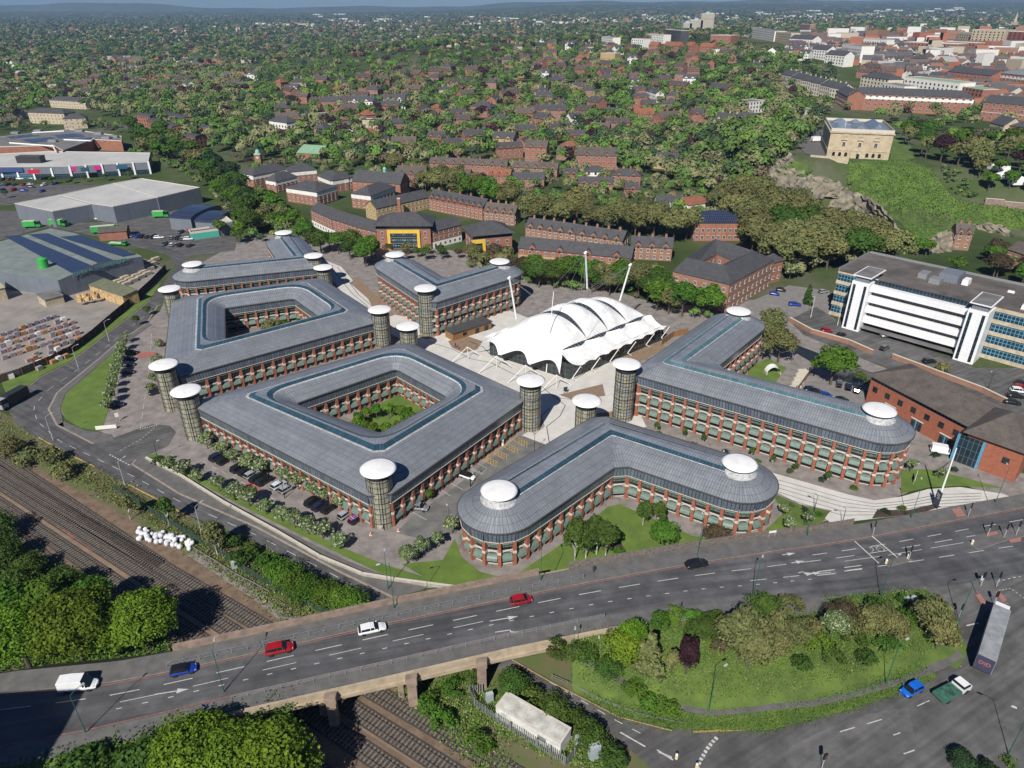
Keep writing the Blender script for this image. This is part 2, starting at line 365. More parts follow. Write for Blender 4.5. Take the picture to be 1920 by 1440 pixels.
# lawns
sheet('lawn',px0([(113,762),(124,738),(150,716),(222,652),(232,655),(222,700),(210,745),(196,790),(190,808),(150,802),(122,785)],4*Z),M_lawn)
sheet('grass_verge',px0([(0,712),(60,690),(120,668),(200,610),(240,583),(295,535),(304,528),(282,560),(240,595),(205,620),(135,675),(75,705),(45,730),(15,745)],4*Z),M_lawn)
sheet('lawn',px0([(975,1072),(1050,1022),(1140,950),(1162,945),(1215,968),(1300,1005),(1400,1020),(1445,985),(1470,960),(1545,1000),(1300,1045),(1180,1065),(1000,1100)],4*Z),M_lawn)
sheet('lawn',px0([(752,1057),(830,1050),(852,1010),(866,1045),(900,1072),(950,1085),(975,1092),(860,1102),(800,1085)],4*Z),M_lawn)
sheet('grass_verge',px0([(270,856),(300,868),(330,882),(400,920),(480,962),(640,1040),(720,1078),(800,1095),(880,1105),(870,1098),(800,1083),(720,1058),(640,1026),(480,948),(400,905),(335,868),(290,850)],5*Z),M_lawn)
sheet('courtyard_lawn',px0([(640,800),(745,738),(810,765),(715,818)],4*Z),M_lawn)
sheet('courtyard_lawn',px0([(450,640),(540,590),(570,600),(540,640)],4*Z),M_lawn)
sheet('planting_bed',px0([(1110,1000+18),(1130,975),(1145,985),(1172,1030),(1150,1034)],5*Z),mat('dark_soil',(.06,.042,.032),.95,.2,1))
# plaza of pale paving
sheet('plaza_paving',px0([(590,480),(640,500),(690,560),(740,590),(800,600),(840,620),(885,600),(900,560),(1000,600),(1230,640),(1160,690),(1200,775),(1212,800),(1160,815),(1060,820),(985,870),(950,835),(1005,800),(990,760),(760,640),(700,610),(650,560)],3.5*Z),M_white)
mb=MB()
for pts in [[(800,640),(850,655),(880,672),(920,680),(960,700),(1010,720),(1040,745),(1080,750)],[(1035,740),(1060,760),(1050,780),(1025,800),(1030,830)],[(880,640),(905,650),(925,670),(960,690)],[(1000,815),(1020,800),(1015,780),(1030,765)],[(620,500),(660,550),(690,575)],[(632,500),(672,552),(705,580)]]:
    strip(px0(pts,4*Z),.25,mb)
struct('dark_paving_lines',mb,mat('slate_line',(.09,.09,.09),.8,.1,1))
for pts in [[(840,640),(870,628),(905,640),(895,655),(870,662),(848,652)],[(782,630),(815,615),(830,625),(800,637)],[(1048,740),(1130,720),(1135,742),(1075,750)],[(985,800),(1015,785),(1018,800),(1000,812)],[(1118,775),(1155,770),(1150,790),(1120,792)],[(672,520),(712,560),(740,590),(712,600),(690,560),(655,530)],[(1135,660),(1230,640),(1250,650),(1160,700)]]:
    sheet('gravel_bed',px0(pts,4*Z),M_brown)
sheet('brick_path',px0([(1195,800),(1300,845),(1400,880),(1500,920),(1480,925),(1370,885),(1190,812)],4*Z),M_setts)
# ------------------------------------------------------------ main road on its deck
nk=[(-120,1322),(0,1301),(199,1281),(315,1260),(480,1224),(720,1170),(960,1120),(1147,1084),(1440,1035),(1804,973),(1920,952),(2100,920)]
sk=[(-120,1425),(169,1371),(315,1337),(480,1297),(700,1248),(960,1189),(1132,1155),(1260,1140),(1335,1132),(1440,1129),(1665,1110),(1717,1108),(1759,1125),(1785,1147),(1819,1185)]
NK=[WR(x,y) for x,y in nk]; SK=[WR(x,y) for x,y in sk]
def resamp(P,n):
    P=[Vector(p) for p in P]; ls=[0]
    for i in range(len(P)-1): ls.append(ls[-1]+(P[i+1]-P[i]).length)
    o=[]
    for k in range(n):
        s=ls[-1]*k/(n-1); i=max(j for j in range(len(ls)) if ls[j]<=s+1e-9); i=min(i,len(P)-2)
        o.append(P[i].lerp(P[i+1],(s-ls[i])/(ls[i+1]-ls[i])))
    return o
def yat(P,x):
    P=sorted([(p.x,p.y) for p in P]); return float(np.interp(x,[a for a,_ in P],[b for _,b in P]))
X0,X1=-95,140
xs=list(np.linspace(X0,X1,120))
def nkY(x): return yat(NK,x)
SKm=SK[:11]
def skY(x):
    P=SKm; 
    if x>P[-1].x:
        return P[-1].y+(x-P[-1].x)*(P[-1].y-P[-3].y)/(P[-1].x-P[-3].x)
    return yat(P,x)
mb=MB()
for i in range(len(xs)-1):
    a,b=xs[i],xs[i+1]
    mb.face([(a,skY(a),zroad(a)),(b,skY(b),zroad(b)),(b,nkY(b),zroad(b)),(a,nkY(a),zroad(a))],0)
struct('main_road',mb,M_road)
# pavements both sides (0.12 m kerb)
def npY(x): return nkY(x)+4.2
def spY(x): return skY(x)-3.6
mb=MB()
for i in range(len(xs)-1):
    a,b=xs[i],xs[i+1]; za,zb=zroad(a)+.12,zroad(b)+.12
    mb.face([(a,nkY(a),za),(b,nkY(b),zb),(b,npY(b),zb),(a,npY(a),za)],0)
    mb.face([(a,nkY(a),za-.12),(b,nkY(b),zb-.12),(b,nkY(b),zb),(a,nkY(a),za)],1)
    if b<62:
        mb.face([(a,spY(a),za),(b,spY(b),zb),(b,skY(b),zb),(a,skY(a),za)],0)
        mb.face([(b,skY(b),zb-.12),(a,skY(a),za-.12),(a,skY(a),za),(b,skY(b),zb)],1)
struct('pavement',mb,[M_pave,M_kerb])
mb=MB()
for i in range(len(xs)-1):
    a,b=xs[i],xs[i+1]; za,zb=zroad(a)+.015,zroad(b)+.015
    for f,s in ((nkY,-1),(skY,1)):
        if s==1 and b>62: continue
        if s==-1 or a<0 : mb.face([(a,f(a)+s*.35-.12,za),(b,f(b)+s*.35-.12,zb),(b,f(b)+s*.35+.12,zb),(a,f(a)+s*.35+.12,za)],0)
struct('red_route_lines',mb,M_redl)
# lane markings: fraction across the road
mb=MB()
def lane(fr,xa,xb,n,duty,wd=.15):
    P=[]
    for x in np.linspace(xa,xb,40): P.append((x,skY(x)+(nkY(x)-skY(x))*fr,zroad(x)+.02))
    dashes(mb,P,n,duty,wd)
lane(.70,-85,140,30,.55); lane(.36,-60,60,34,.22); lane(.5,-60,0,6,.5,.12); lane(.45,45,140,14,.5)
lane(.82,60,140,12,.5); lane(.62,66,95,3,.8,.12)
def arrow(px,py,ang,L=5,turn=0,f=WR):
    p=f(px,py,.025); d=Vector((math.cos(ang),math.sin(ang),0)); q=Vector((-d.y,d.x,0))
    strip([p-d*L/2,p+d*L*.15],.18,mb); t=p+d*L*.15
    if turn: t2=t+q*turn*.7; strip([t,t2],.18,mb); t=t2+d*.1
    mb.face([t-q*.45,t+d*L*.35,t+q*.45],0)
for a in [(945,1160,.22),(1470,1040,.2),(1487,1055,.2),(1500,1073,.2,5,-1),(322,1297,.2),(950,1182,.2,4,-1),(1520,1076,.2,4)]: arrow(*a)
arrow(1785,1326,.4,6,1,WS); arrow(1700,1370,.3,5,0,WS); arrow(1725,1403,.3,6,0,WS)
strip([WR(1603,1015,.025),WR(1648,1056,.025)],.25,mb); strip([WR(1635,1005,.025),WR(1685,1047,.025)],.3,mb)
for x,y in [(1640,1029)]:
    p=WR(x,y,.025)
    for k in range(8):
        a=k*PI/4
        for s in (-1.1,1.1): strip([p+Vector((s+.8*math.cos(a),.8*math.sin(a),0)),p+Vector((s+.8*math.cos(a+.8),.8*math.sin(a+.8),0))],.12,mb)
    strip([p+Vector((-1.1,0,0)),p+Vector((0,.9,0)),p+Vector((1.1,0,0))],.12,mb)
for pts in [[(1532,1072),(1565,1068)],[(1532,1079),(1567,1075)],[(1583,1064),(1615,1060)],[(1583,1071),(1616,1067)]]: strip([WR(x,y,.025) for x,y in pts],.2,mb)
# slip road markings
dashes(mb,[WS(x,y,.08) for x,y in [(1030,1278),(1150,1348),(1220,1385)]],6,.45,.14)
for pts in [[(1163,1373),(1210,1400)],[(1232,1406),(1262,1425)],[(1235,1410),(1260,1420)]]: strip([WS(x,y,.08) for x,y in pts],.25,mb)
dashes(mb,[WS(x,y,.08) for x,y in [(1345,1383),(1330,1400),(1315,1425),(1308,1445)]],9,.6,.7)
dashes(mb,[WS(x,y,.08) for x,y in [(1575,1372),(1650,1350),(1730,1320),(1790,1290),(1830,1262)]],6,.55,.15)
dashes(mb,[WS(x,y,.08) for x,y in [(1870,1090),(1905,1082),(1930,1078)]],6,.5,.15)
dashes(mb,[WS(x,y,.08) for x,y in [(1873,1107),(1895,1103),(1925,1125)]],8,.5,.15)
strip([WS(1812,1173,.08),WS(1835,1168,.08)],.25,mb)
struct('lane_markings',mb,M_line)
# slip road and junction apron (follows zslip)
up=[(900,1205),(960,1234),(1033,1275),(1162,1342),(1260,1367),(1440,1371),(1590,1333),(1702,1294),(1800,1252),(1817,1215),(1819,1185),(1785,1147),(1762,1127)]
lo=[(870,1222),(930,1252),(1000,1290),(1080,1335),(1147,1376),(1215,1436),(1290,1500),(1500,1640),(2000,1640),(2150,1400),(2150,1250),(2150,1100),(2150,1040)]
U=[WS(*p) for p in up]; Lw=[WS(*p) for p in lo]
mb=MB()
Ur=[];Lr=[]
for A,O in ((U,Ur),(Lw,Lr)):
    for i in range(len(A)-1):
        for k in range(5): O.append(A[i].lerp(A[i+1],k/5))
    O.append(A[-1])
for i in range(len(Ur)-1):
    q=[]
    n=6
    for k in range(n):
        a0=Ur[i].lerp(Lr[i],k/n);a1=Ur[i].lerp(Lr[i],(k+1)/n);b0=Ur[i+1].lerp(Lr[i+1],k/n);b1=Ur[i+1].lerp(Lr[i+1],(k+1)/n)
        for p in (a0,a1,b0,b1): p.z=zslip(p.x)+.07
        mb.face([a1,b1,b0,a0],0,[(0,0)]*4)
struct('slip_road',mb,M_asph2)
mb=MB()
def apr(pts,lift): return [WS(x,y,lift) for x,y in pts]
# apron between main road and slip at the right (road surface of the junction)
xsr=[WS(1762,1127).x,70,80,90,100,115,135]
for i in range(len(xsr)-1):
    a,b=xsr[i],xsr[i+1]
    mb.face([(a,40,zslip(a)+.05),(b,40,zslip(b)+.05),(b,skY(b)+.5,zroad(b)-.02),(a,skY(a)+.5,zroad(a)-.02)],0)
struct('junction_apron',mb,M_asph2)
mb=MB()
strip(apr([(1300,1371),(1440,1365),(1590,1329),(1702,1289),(1800,1247)],.1),.12,mb); strip(apr([(1300,1373),(1440,1367),(1590,1331),(1702,1291),(1803,1249)],.1),.12,mb)
strip([WS(x,y,.1) for x,y in [(960,1237),(1033,1279),(1162,1345),(1260,1370)]],.15,mb)
struct('double_yellow_lines',mb,M_yel)
# traffic islands
mb=MB()
for pts in [[(1660,1050),(1700,1042),(1712,1050),(1665,1062)],[(1815,1015),(1830,1003),(1880,992),(1935,980),(1940,1000),(1880,1015),(1835,1030)]]:
    P=[WR(x,y,.14) for x,y in pts]; mb.poly(P); 
    for i in range(len(P)):
        a,b=P[i],P[(i+1)%len(P)]; mb.face([a-Vector((0,0,.14)),b-Vector((0,0,.14)),b,a],1)
for pts in [[(1822,1090),(1840,1083),(1862,1098),(1875,1118),(1890,1130),(1868,1138),(1845,1132),(1832,1115)]]:
    P=[WS(x,y,.22) for x,y in pts]; mb.poly(P)
    for i in range(len(P)):
        a,b=P[i],P[(i+1)%len(P)]; mb.face([a-Vector((0,0,.2)),b-Vector((0,0,.2)),b,a],1)
struct('traffic_island',mb,[M_pave,M_kerb])
mb=MB()
for f,pts in [(WR,[(1848,1000),(1868,996),(1872,1001),(1852,1006)]),(WR,[(1890,1012),(1915,1007),(1914,1015),(1895,1018)]),(WS,[(1828,1115),(1838,1113),(1852,1135),(1843,1137)]),(WS,[(1866,1108),(1874,1108),(1888,1125),(1880,1130)]),(WR,[(1785,955),(1800,950),(1810,966),(1795,970)])]:
    P=[f(x,y,.26 if f is WS else .17) for x,y in pts]; mb.poly(P)
struct('tactile_paving',mb,mat('tactile_red',(.32,.15,.12),.9,.1,2))
# mound inside the slip road
XM0,XM1=10,WS(1815,1215).x
def slY(x):
    return yat([WS(*p) for p in up[1:10]],x)
MG=[]
cols=list(np.linspace(XM0,XM1,50)); rows=18
def mZ(x,t):
    z0,z1=zslip(x)+.12,zroad(x)+.05
    return z0+(z1-z0)*ss(0,1,t)+1.1*math.sin(PI*t)*ss(0,.3,t)
V=[];Fc=[]
for x in cols:
    ya,yb=slY(x),spY(x) if x<58 else skY(x)-.3
    if yb<ya+.5: yb=ya+.5
    for k in range(rows+1):
        t=k/rows; V.append((x,ya+(yb-ya)*t,mZ(x,t)))
for i in range(len(cols)-1):
    for k in range(rows):
        a=i*(rows+1)+k; Fc.append((a,a+rows+1,a+rows+2,a+1))
me=bpy.data.meshes.new('grass_mound'); me.from_pydata(V,[],Fc); me.materials.append(M_rough); me.polygons.foreach_set('use_smooth',[True]*len(Fc))
inst('grass_mound',me)['kind']='structure'
def mound(px,py,dz=0):
    # intersect a pixel ray with the mound
    z=3.0
    for _ in range(25):
        p=W(px,py,z); ya,yb=slY(p.x),(spY(p.x) if p.x<58 else skY(p.x)-.3); t=min(1,max(0,(p.y-ya)/max(1,yb-ya))); z=.5*z+.5*mZ(p.x,t)
    return Vector((p.x,p.y,z+dz))
mb=MB()
pp=[mound(x,y,.12) for x,y in [(1050,1213),(1110,1243),(1185,1286),(1225,1308),(1260,1322),(1335,1335),(1440,1324),(1520,1317),(1579,1305),(1680,1277),(1760,1248),(1800,1225)]]
strip(pp,1.7,mb); struct('footpath',mb,M_pave)
# embankments of the main road: north slope & south (left) slope
mb=MB()
for i in range(len(xs)-1):
    a,b=xs[i],xs[i+1]
    if a>28 or b<-52:
        da=(zroad(a)+.1)*1.0
        mb.face([(a,npY(a),zroad(a)+.1),(b,npY(b),zroad(b)+.1),(b,npY(b)+zroad(b)*(1.1 if b<52 else .35),0),(a,npY(a)+zroad(a)*(1.1 if a<52 else .35),0)],0)
    if b<-32: mb.face([(a,spY(a)-9,0),(b,spY(b)-9,0),(b,spY(b),zroad(b)+.1),(a,spY(a),zroad(a)+.1)],0)
struct('embankment',mb,M_rough)
# bridge structure: deck slab, parapets, piers
BX0,BX1=-47.0,WR(1140,1170).x
bx=list(np.linspace(BX0,BX1,40)); bN=list(np.linspace(WR(322,1228).x,WR(1010,1075).x,40))
br=root('road_bridge','long road bridge with brown stone parapet carrying the dual carriageway over the rails','bridge',(0,80,0))
mb=MB()
for i in range(len(bx)-1):
    a,b=bx[i],bx[i+1]; zt=lambda x:zroad(x)-.03; zb=lambda x:zroad(x)-1.3
    mb.face([(a,spY(a)-.5,zb(a)),(b,spY(b)-.5,zb(b)),(b,spY(b)-.5,zt(b)),(a,spY(a)-.5,zt(a))],0)
    mb.face([(b,npY(b)+.5,zb(b)),(a,npY(a)+.5,zb(a)),(a,npY(a)+.5,zt(a)),(b,npY(b)+.5,zt(b))],0)
    mb.face([(a,spY(a)-.5,zb(a)),(a,npY(a)+.5,zb(a)),(b,npY(b)+.5,zb(b)),(b,spY(b)-.5,zb(b))],0)
mb.build('deck',M_conc,br)
mb=MB()
for i in range(len(bx)-1):
    a,b=bx[i],bx[i+1]
    for o0,o1,h0,h1 in ((.5,0,-.03,1.0),(.75,.5,-.7,-.3)):
        A=[(a,spY(a)-o0,zroad(a)+h0),(b,spY(b)-o0,zroad(b)+h0),(b,spY(b)-o1,zroad(b)+h0),(a,spY(a)-o1,zroad(a)+h0)]
        B=[(p[0],p[1],p[2]+h1-h0) for p in A]
        mb.face([A[0],A[1],B[1],B[0]],0); mb.face([A[2],A[3],B[3],B[2]],0); mb.face(B,0)
mb.build('south_parapet',M_conc,br)
mb=MB()
for i in range(len(bN)-1):
    a,b=bN[i],bN[i+1]
    A=[(a,npY(a),zroad(a)-1.2),(b,npY(b),zroad(b)-1.2),(b,npY(b)+.55,zroad(b)-1.2),(a,npY(a)+.55,zroad(a)-1.2)]
    B=[(p[0],p[1],p[2]+2.4) for p in A]
    mb.face([A[0],A[1],B[1],B[0]],0); mb.face([A[2],A[3],B[3],B[2]],0)
    mb.face([(B[0][0],B[0][1]-.1,B[0][2]),(B[1][0],B[1][1]-.1,B[1][2]),(B[2][0],B[2][1]+.1,B[2][2]),(B[3][0],B[3][1]+.1,B[3][2])],0)
mb.build('north_parapet',M_stone,br)
for px,py in ((632,1345),(778,1310),(905,1275)):
    p=W(px,py,0); x=p.x; mb=MB(); y0=spY(x)-.2; y1=npY(x)+.2
    d=Vector((.35,1,0)).normalized()
    mb.obox((x+.6,(y0+y1)/2,0),(d.x,d.y),(y1-y0)*1.0,1.1,zroad(x)-1.35,0)
    mb.box(x-.75,x+.75,spY(x)-1.5,spY(x)-.53,0,zroad(x)-.6,0); mb.box(x-.9,x+.9,spY(x)-1.6,spY(x)-.53,zroad(x)-.6,zroad(x)+.9,0)
    mb.build('pier',M_stone,br)
for x in (BX0-1.5,BX1+1.8):
    mb=MB(); mb.box(x-2.2,x+2.2,spY(x)-1.0,npY(x)+.6,0,zroad(x)-.1,0); mb.box(x-2.2,x+2.2,spY(x)-1.2,spY(x)-.2,zroad(x)-.1,zroad(x)+1.2,0); mb.build('abutment',M_stone,br)
# guard rails
def rail(name,label,pts,h=1.0,step=2.4,bars=(.45,.75,1.0)):
    P=[Vector(p) for p in pts]; r=root(name,label,'railing',P[0])
    mb=MB(); 
    for i in range(len(P)-1):
        for b in bars: mb.tube(P[i]+Vector((0,0,b)),P[i+1]+Vector((0,0,b)),.045,n=4,cap=False)
    mb.build('rails',M_galv,r)
    mb=MB(); mb.box(-.05,.05,-.05,.05,0,h+.05,0); me=mb.mesh('post',M_galv)
    T=sum((P[i+1]-P[i]).length for i in range(len(P)-1)); n=int(T/step)
    for p in resamp(P,n+1): inst('post',me,r,p-P[0])
    return r
rail('guard_rail','long grey guard rail along the bridge carriageway on the side nearest the campus',[(x,nkY(x)+1.1,zroad(x)+.1) for x in np.linspace(WR(310,1258).x,WR(1095,1092).x,30)])
rail('guard_rail','long pale guard rail between carriageway and the sandy bridge parapet',[(x,skY(x)-.6,zroad(x)+.1) for x in np.linspace(WR(440,1300).x,WR(1132,1155).x,30)])
# railway tracks
sheet('sandy_strip',px0([(-60,882),(0,922),(130,995),(300,1095),(420,1175),(520,1240),(700,1340),(900,1470),(840,1470),(640,1345),(470,1240),(380,1185),(250,1100),(110,1012),(-60,900)],2.5*Z),mat('sandy_ballast',(.25,.175,.115),.95,.2,.5,col2=(.17,.12,.08)))
sheet('grey_gravel',px0([(370,1030),(430,1070),(560,1150),(620,1185),(560,1190),(470,1120),(350,1040)],2.6*Z),mat('grey_gravel_m',(.22,.20,.175),.95,.2,.6))
def track(a,b,label):
    A=W3(*a,2*Z);B=W3(*b,2*Z); d=(B-A).normalized(); q=Vector((-d.y,d.x,0)); L=(B-A).length
    r=root('railway_track',label,'railway track',A,group='railway tracks'); mb=MB()
    for s in (-.72,.72):
        mb.obox((A+B)/2+q*s+Vector((0,0,.12)),(d.x,d.y),L,.09,.14)
    mb.build('rails',M_steelr,r)
    tb=MB(); tb.obox((A+B)/2+Vector((0,0,-.03)),(d.x,d.y),L,3.3,.07); tb.build('track_bed',mat('oily_ballast',(.062,.052,.045),.95,.25,1.2),r)
    sm=MB(); sm.obox((0,0,0),(q.x,q.y),2.7,.3,.15); me=sm.mesh('sleeper',M_sleep)
    n=int(L/.75); far=MB()
    idx=sorted(range(n),key=lambda i:abs(((A+d*.75*i)-Vector((-35,95,0))).length))[:96]; keep=set(idx)
    for i in range(n):
        p=d*.75*i
        if i in keep: inst('sleeper',me,r,p)
        else: far.obox(A+p,(q.x,q.y),2.7,.3,.15)
    if far.v: o=far.build('sleepers',M_sleep,r); o['kind']='stuff'
track((-60,850),(1000,1472),'railway track nearest the campus road, with a worn twin running beside it')
track((-60,868),(930,1500),'second railway track from the campus road, running under the bridge')
track((-60,905),(820,1500),'railway track between the sandy strip and the leafy bank')
track((-60,936),(680,1512),'rusty railway track closest to the bright green trees on the bank')
track((300,1063-4),(-60,818),'short siding track at the far edge of the ballast beside the scrub')
# ------------------------------------------------------------ the office campus
M_roof=brickmat('lead_roof',(.262,.28,.305),(.228,.243,.266),(.09,.096,.105),.62,1.75,.045,rough=.42,off=0,wn=.16,metal=.25,wscale=.2)
M_rooff=brickmat('lead_roof_fine',(.28,.30,.33),(.24,.26,.29),(.12,.13,.15),.62,30,.05,rough=.4,off=0,wn=.2,metal=.25,wscale=.3)
M_gut=mat('gutter_metal',(.075,.072,.07),.6,.15,2)
M_rglass=brickmat('roof_glazing',(.035,.08,.11),(.025,.06,.085),(.012,.02,.03),.8,5,.06,rough=.12,off=0,wn=.3)
M_rglassb=brickmat('roof_glazing_pale',(.09,.18,.20),(.06,.13,.15),(.05,.09,.10),.8,5,.06,rough=.15,off=0,wn=.3)
M_cgl=brickmat('clerestory_glazing',(.13,.155,.19),(.09,.11,.14),(.025,.03,.035),.8,5,.07,rough=.2,off=0,wn=.2)
M_brick=mat('red_brick',(.31,.105,.06),.85,.14,2.5)
M_stw=mat('pale_precast_stone',(.55,.50,.43),.8,.06,2)
M_blind=mat('grey_blinds',(.13,.145,.14),.5,.2,.7)
M_wdark=mat('dark_window_glass',(.018,.023,.028),.12,.3,.4)
M_green=mat('green_sunshade',(.125,.18,.15),.5,.12,1.5)
M_greend=mat('green_louvre',(.10,.17,.13),.5,.12,1.5)
M_lead=mat('weathered_lead_pale',(.42,.42,.42),.5,.2,1.2)
M_cap=mat('white_cap_membrane',(.80,.79,.77),.5,.05,.5)
M_gblock=brickmat('glass_block_tower',(.33,.31,.22),(.24,.24,.19),(.05,.05,.045),1.18,1.35,.09,rough=.3,off=0,wn=.45,wscale=1.5)
M_gblock2=brickmat('stained_glass_block_tower',(.34,.30,.17),(.20,.235,.25),(.06,.06,.055),.8,1.0,.10,rough=.3,off=0,wn=.5,wscale=1.6)
M_dkmet=mat('dark_metal',(.03,.032,.035),.5,.15,2)
def corner_ring(cs,r,k=6,mode='round'):
    # cs: list of 2D Vectors ; r per corner or scalar
    n=len(cs); out=[]
    for i in range(n):
        p=cs[i]; a=cs[i-1]; b=cs[(i+1)%n]; rr=r[i] if isinstance(r,(list,tuple)) else r
        da=(a-p); db=(b-p); d=min(rr,da.length*.48,db.length*.48); p0=p+da.normalized()*d; p1=p+db.normalized()*d
        for j in range(k+1):
            t=j/k
            if mode=='round': q=p0*(1-t)**2+p*2*t*(1-t)+p1*t*t
            else: q=p0.lerp(p1,t)
            out.append(q)
    return out
def loft(mb,A,za,B,zb,m,v0=0,closed=True,flip=False):
    n=len(A); u=0; v1=v0
    rng_=range(n) if closed else range(n-1)
    for i in rng_:
        j=(i+1)%n; a,b,c,d=A[i],A[j],B[j],B[i]
        L=max((b-a).length,(c-d).length); v1=v0+max(.01,math.hypot(((a-d).length+(b-c).length)/2,zb-za))
        e=(b-a) if (b-a).length>(c-d).length else (c-d)
        e=e.normalized() if e.length else Vector((1,0))
        uo=(d-a).dot(e); uo2=(c-a).dot(e)
        f=[(a.x,a.y,za),(b.x,b.y,za),(c.x,c.y,zb),(d.x,d.y,zb)]
        uv=[(u,v0),(u+(b-a).dot(e),v0),(u+uo2,v1),(u+uo,v1)]
        if (a-b).length<1e-4: f=[f[0],f[2],f[3]]; uv=[uv[0],uv[2],uv[3]]
        elif (c-d).length<1e-4: f=f[:3]; uv=uv[:3]
        if flip: f=f[::-1]; uv=uv[::-1]
        mb.face(f,m,uv); u+=L
    return v1
# bay prototypes (3.3 m wide, x along, y outward, z up)
BW=3.3
def bay_mesh(levels,top):
    mb=MB()
    mb.box(0,BW,-.75,-.45,0,top,1)
    for i,(z0,z1,kind) in enumerate(levels):
        # lower dark glass, upper blinds, white sill, mullions
        mb.face([(.4,-.44,z0+.25),(BW-.4,-.44,z0+.25),(BW-.4,-.44,z1-.35),(.4,-.44,z1-.35)],0)
        h=z1-z0
        mb.face([(.4,-.43,z0+h*.32),(BW-.4,-.43,z0+h*.32),(BW-.4,-.43,z1-.45),(.4,-.43,z1-.45)],1)
        for x in (BW/3,2*BW/3,): mb.box(x-.04,x+.04,-.44,-.36,z0+.25,z1-.3,4)
        mb.box(.38,BW-.38,-.44,-.30,z0+.12,z0+.28,2)
        if kind=='arch':
            n=8; zc=z1-.75; P=[]
            for k in range(n+1):
                a=PI*k/n; P.append((BW/2-math.cos(a)*(BW/2-.36),zc+math.sin(a)*.72))
            for k in range(n):
                (x0,a0),(x1,a1)=P[k],P[k+1]
                mb.face([(x0,-.28,a0),(x1,-.28,a1),(x1,-.28,a1+.22),(x0,-.28,a0+.22)],2)
                mb.face([(x0,-.28,a0+.22),(x1,-.28,a1+.22),(x1,-.44,a1+.22),(x0,-.44,a0+.22)],2)
    return mb.mesh('window_bay',[M_wdark,M_blind,M_stw,M_brick,M_dkmet])
def pier_mesh(top,levels):
    mb=MB(); z=0; n=len(levels)
    for i,(z0,z1,k) in enumerate(levels):
        w=.36-.01*i; d=.46-.03*i
        mb.box(-w,w,-.6,d,z0+(.45 if i else 0),z1-.25 if i<n-1 else top,0)
        if i<n-1:
            mb.box(-w-.03,w+.03,-.6,d+.03,z1-.15,z1+.45,1,.0,.0)
    return mb.mesh('brick_pier',[M_brick,M_stw])
def shade_mesh(arch):
    mb=MB(); x0,x1=.5,BW-.5
    if arch:
        n=5; pr=[(-.4,.25),(-.05,.12),(.25,-.08),(.5,-.35),(.68,-.7),(.74,-.85)]
    else: n=2; pr=[(-.35,.0),(.3,-.22),(.36,-.34)]
    for k in range(len(pr)-1):
        (a,za),(b,zb)=pr[k],pr[k+1]
        mb.face([(x0,a,za),(x0,b,zb),(x1,b,zb),(x1,a,za)][::-1],0)
        mb.face([(x0,a,za-.05),(x0,b,zb-.05),(x1,b,zb-.05),(x1,a,za-.05)],1)
    for x in (x0,x1): mb.box(x-.03,x+.03,-.4,pr[-2][0],pr[-2][1]-.1,pr[-2][1]-.02,1)
    return mb.mesh('sunshade',[M_green if arch else M_greend,M_dkmet])
LV={9.0:[(0,3.4,'arch'),(3.4,6.3,'top')],12.5:[(0,3.45,'arch'),(3.45,6.9,'arch'),(6.9,9.8,'top')]}
BAY={k:(bay_mesh(v,v[-1][1]),pier_mesh(v[-1][1],v)) for k,v in LV.items()}
SH_A=shade_mesh(True); SH_T=shade_mesh(False)
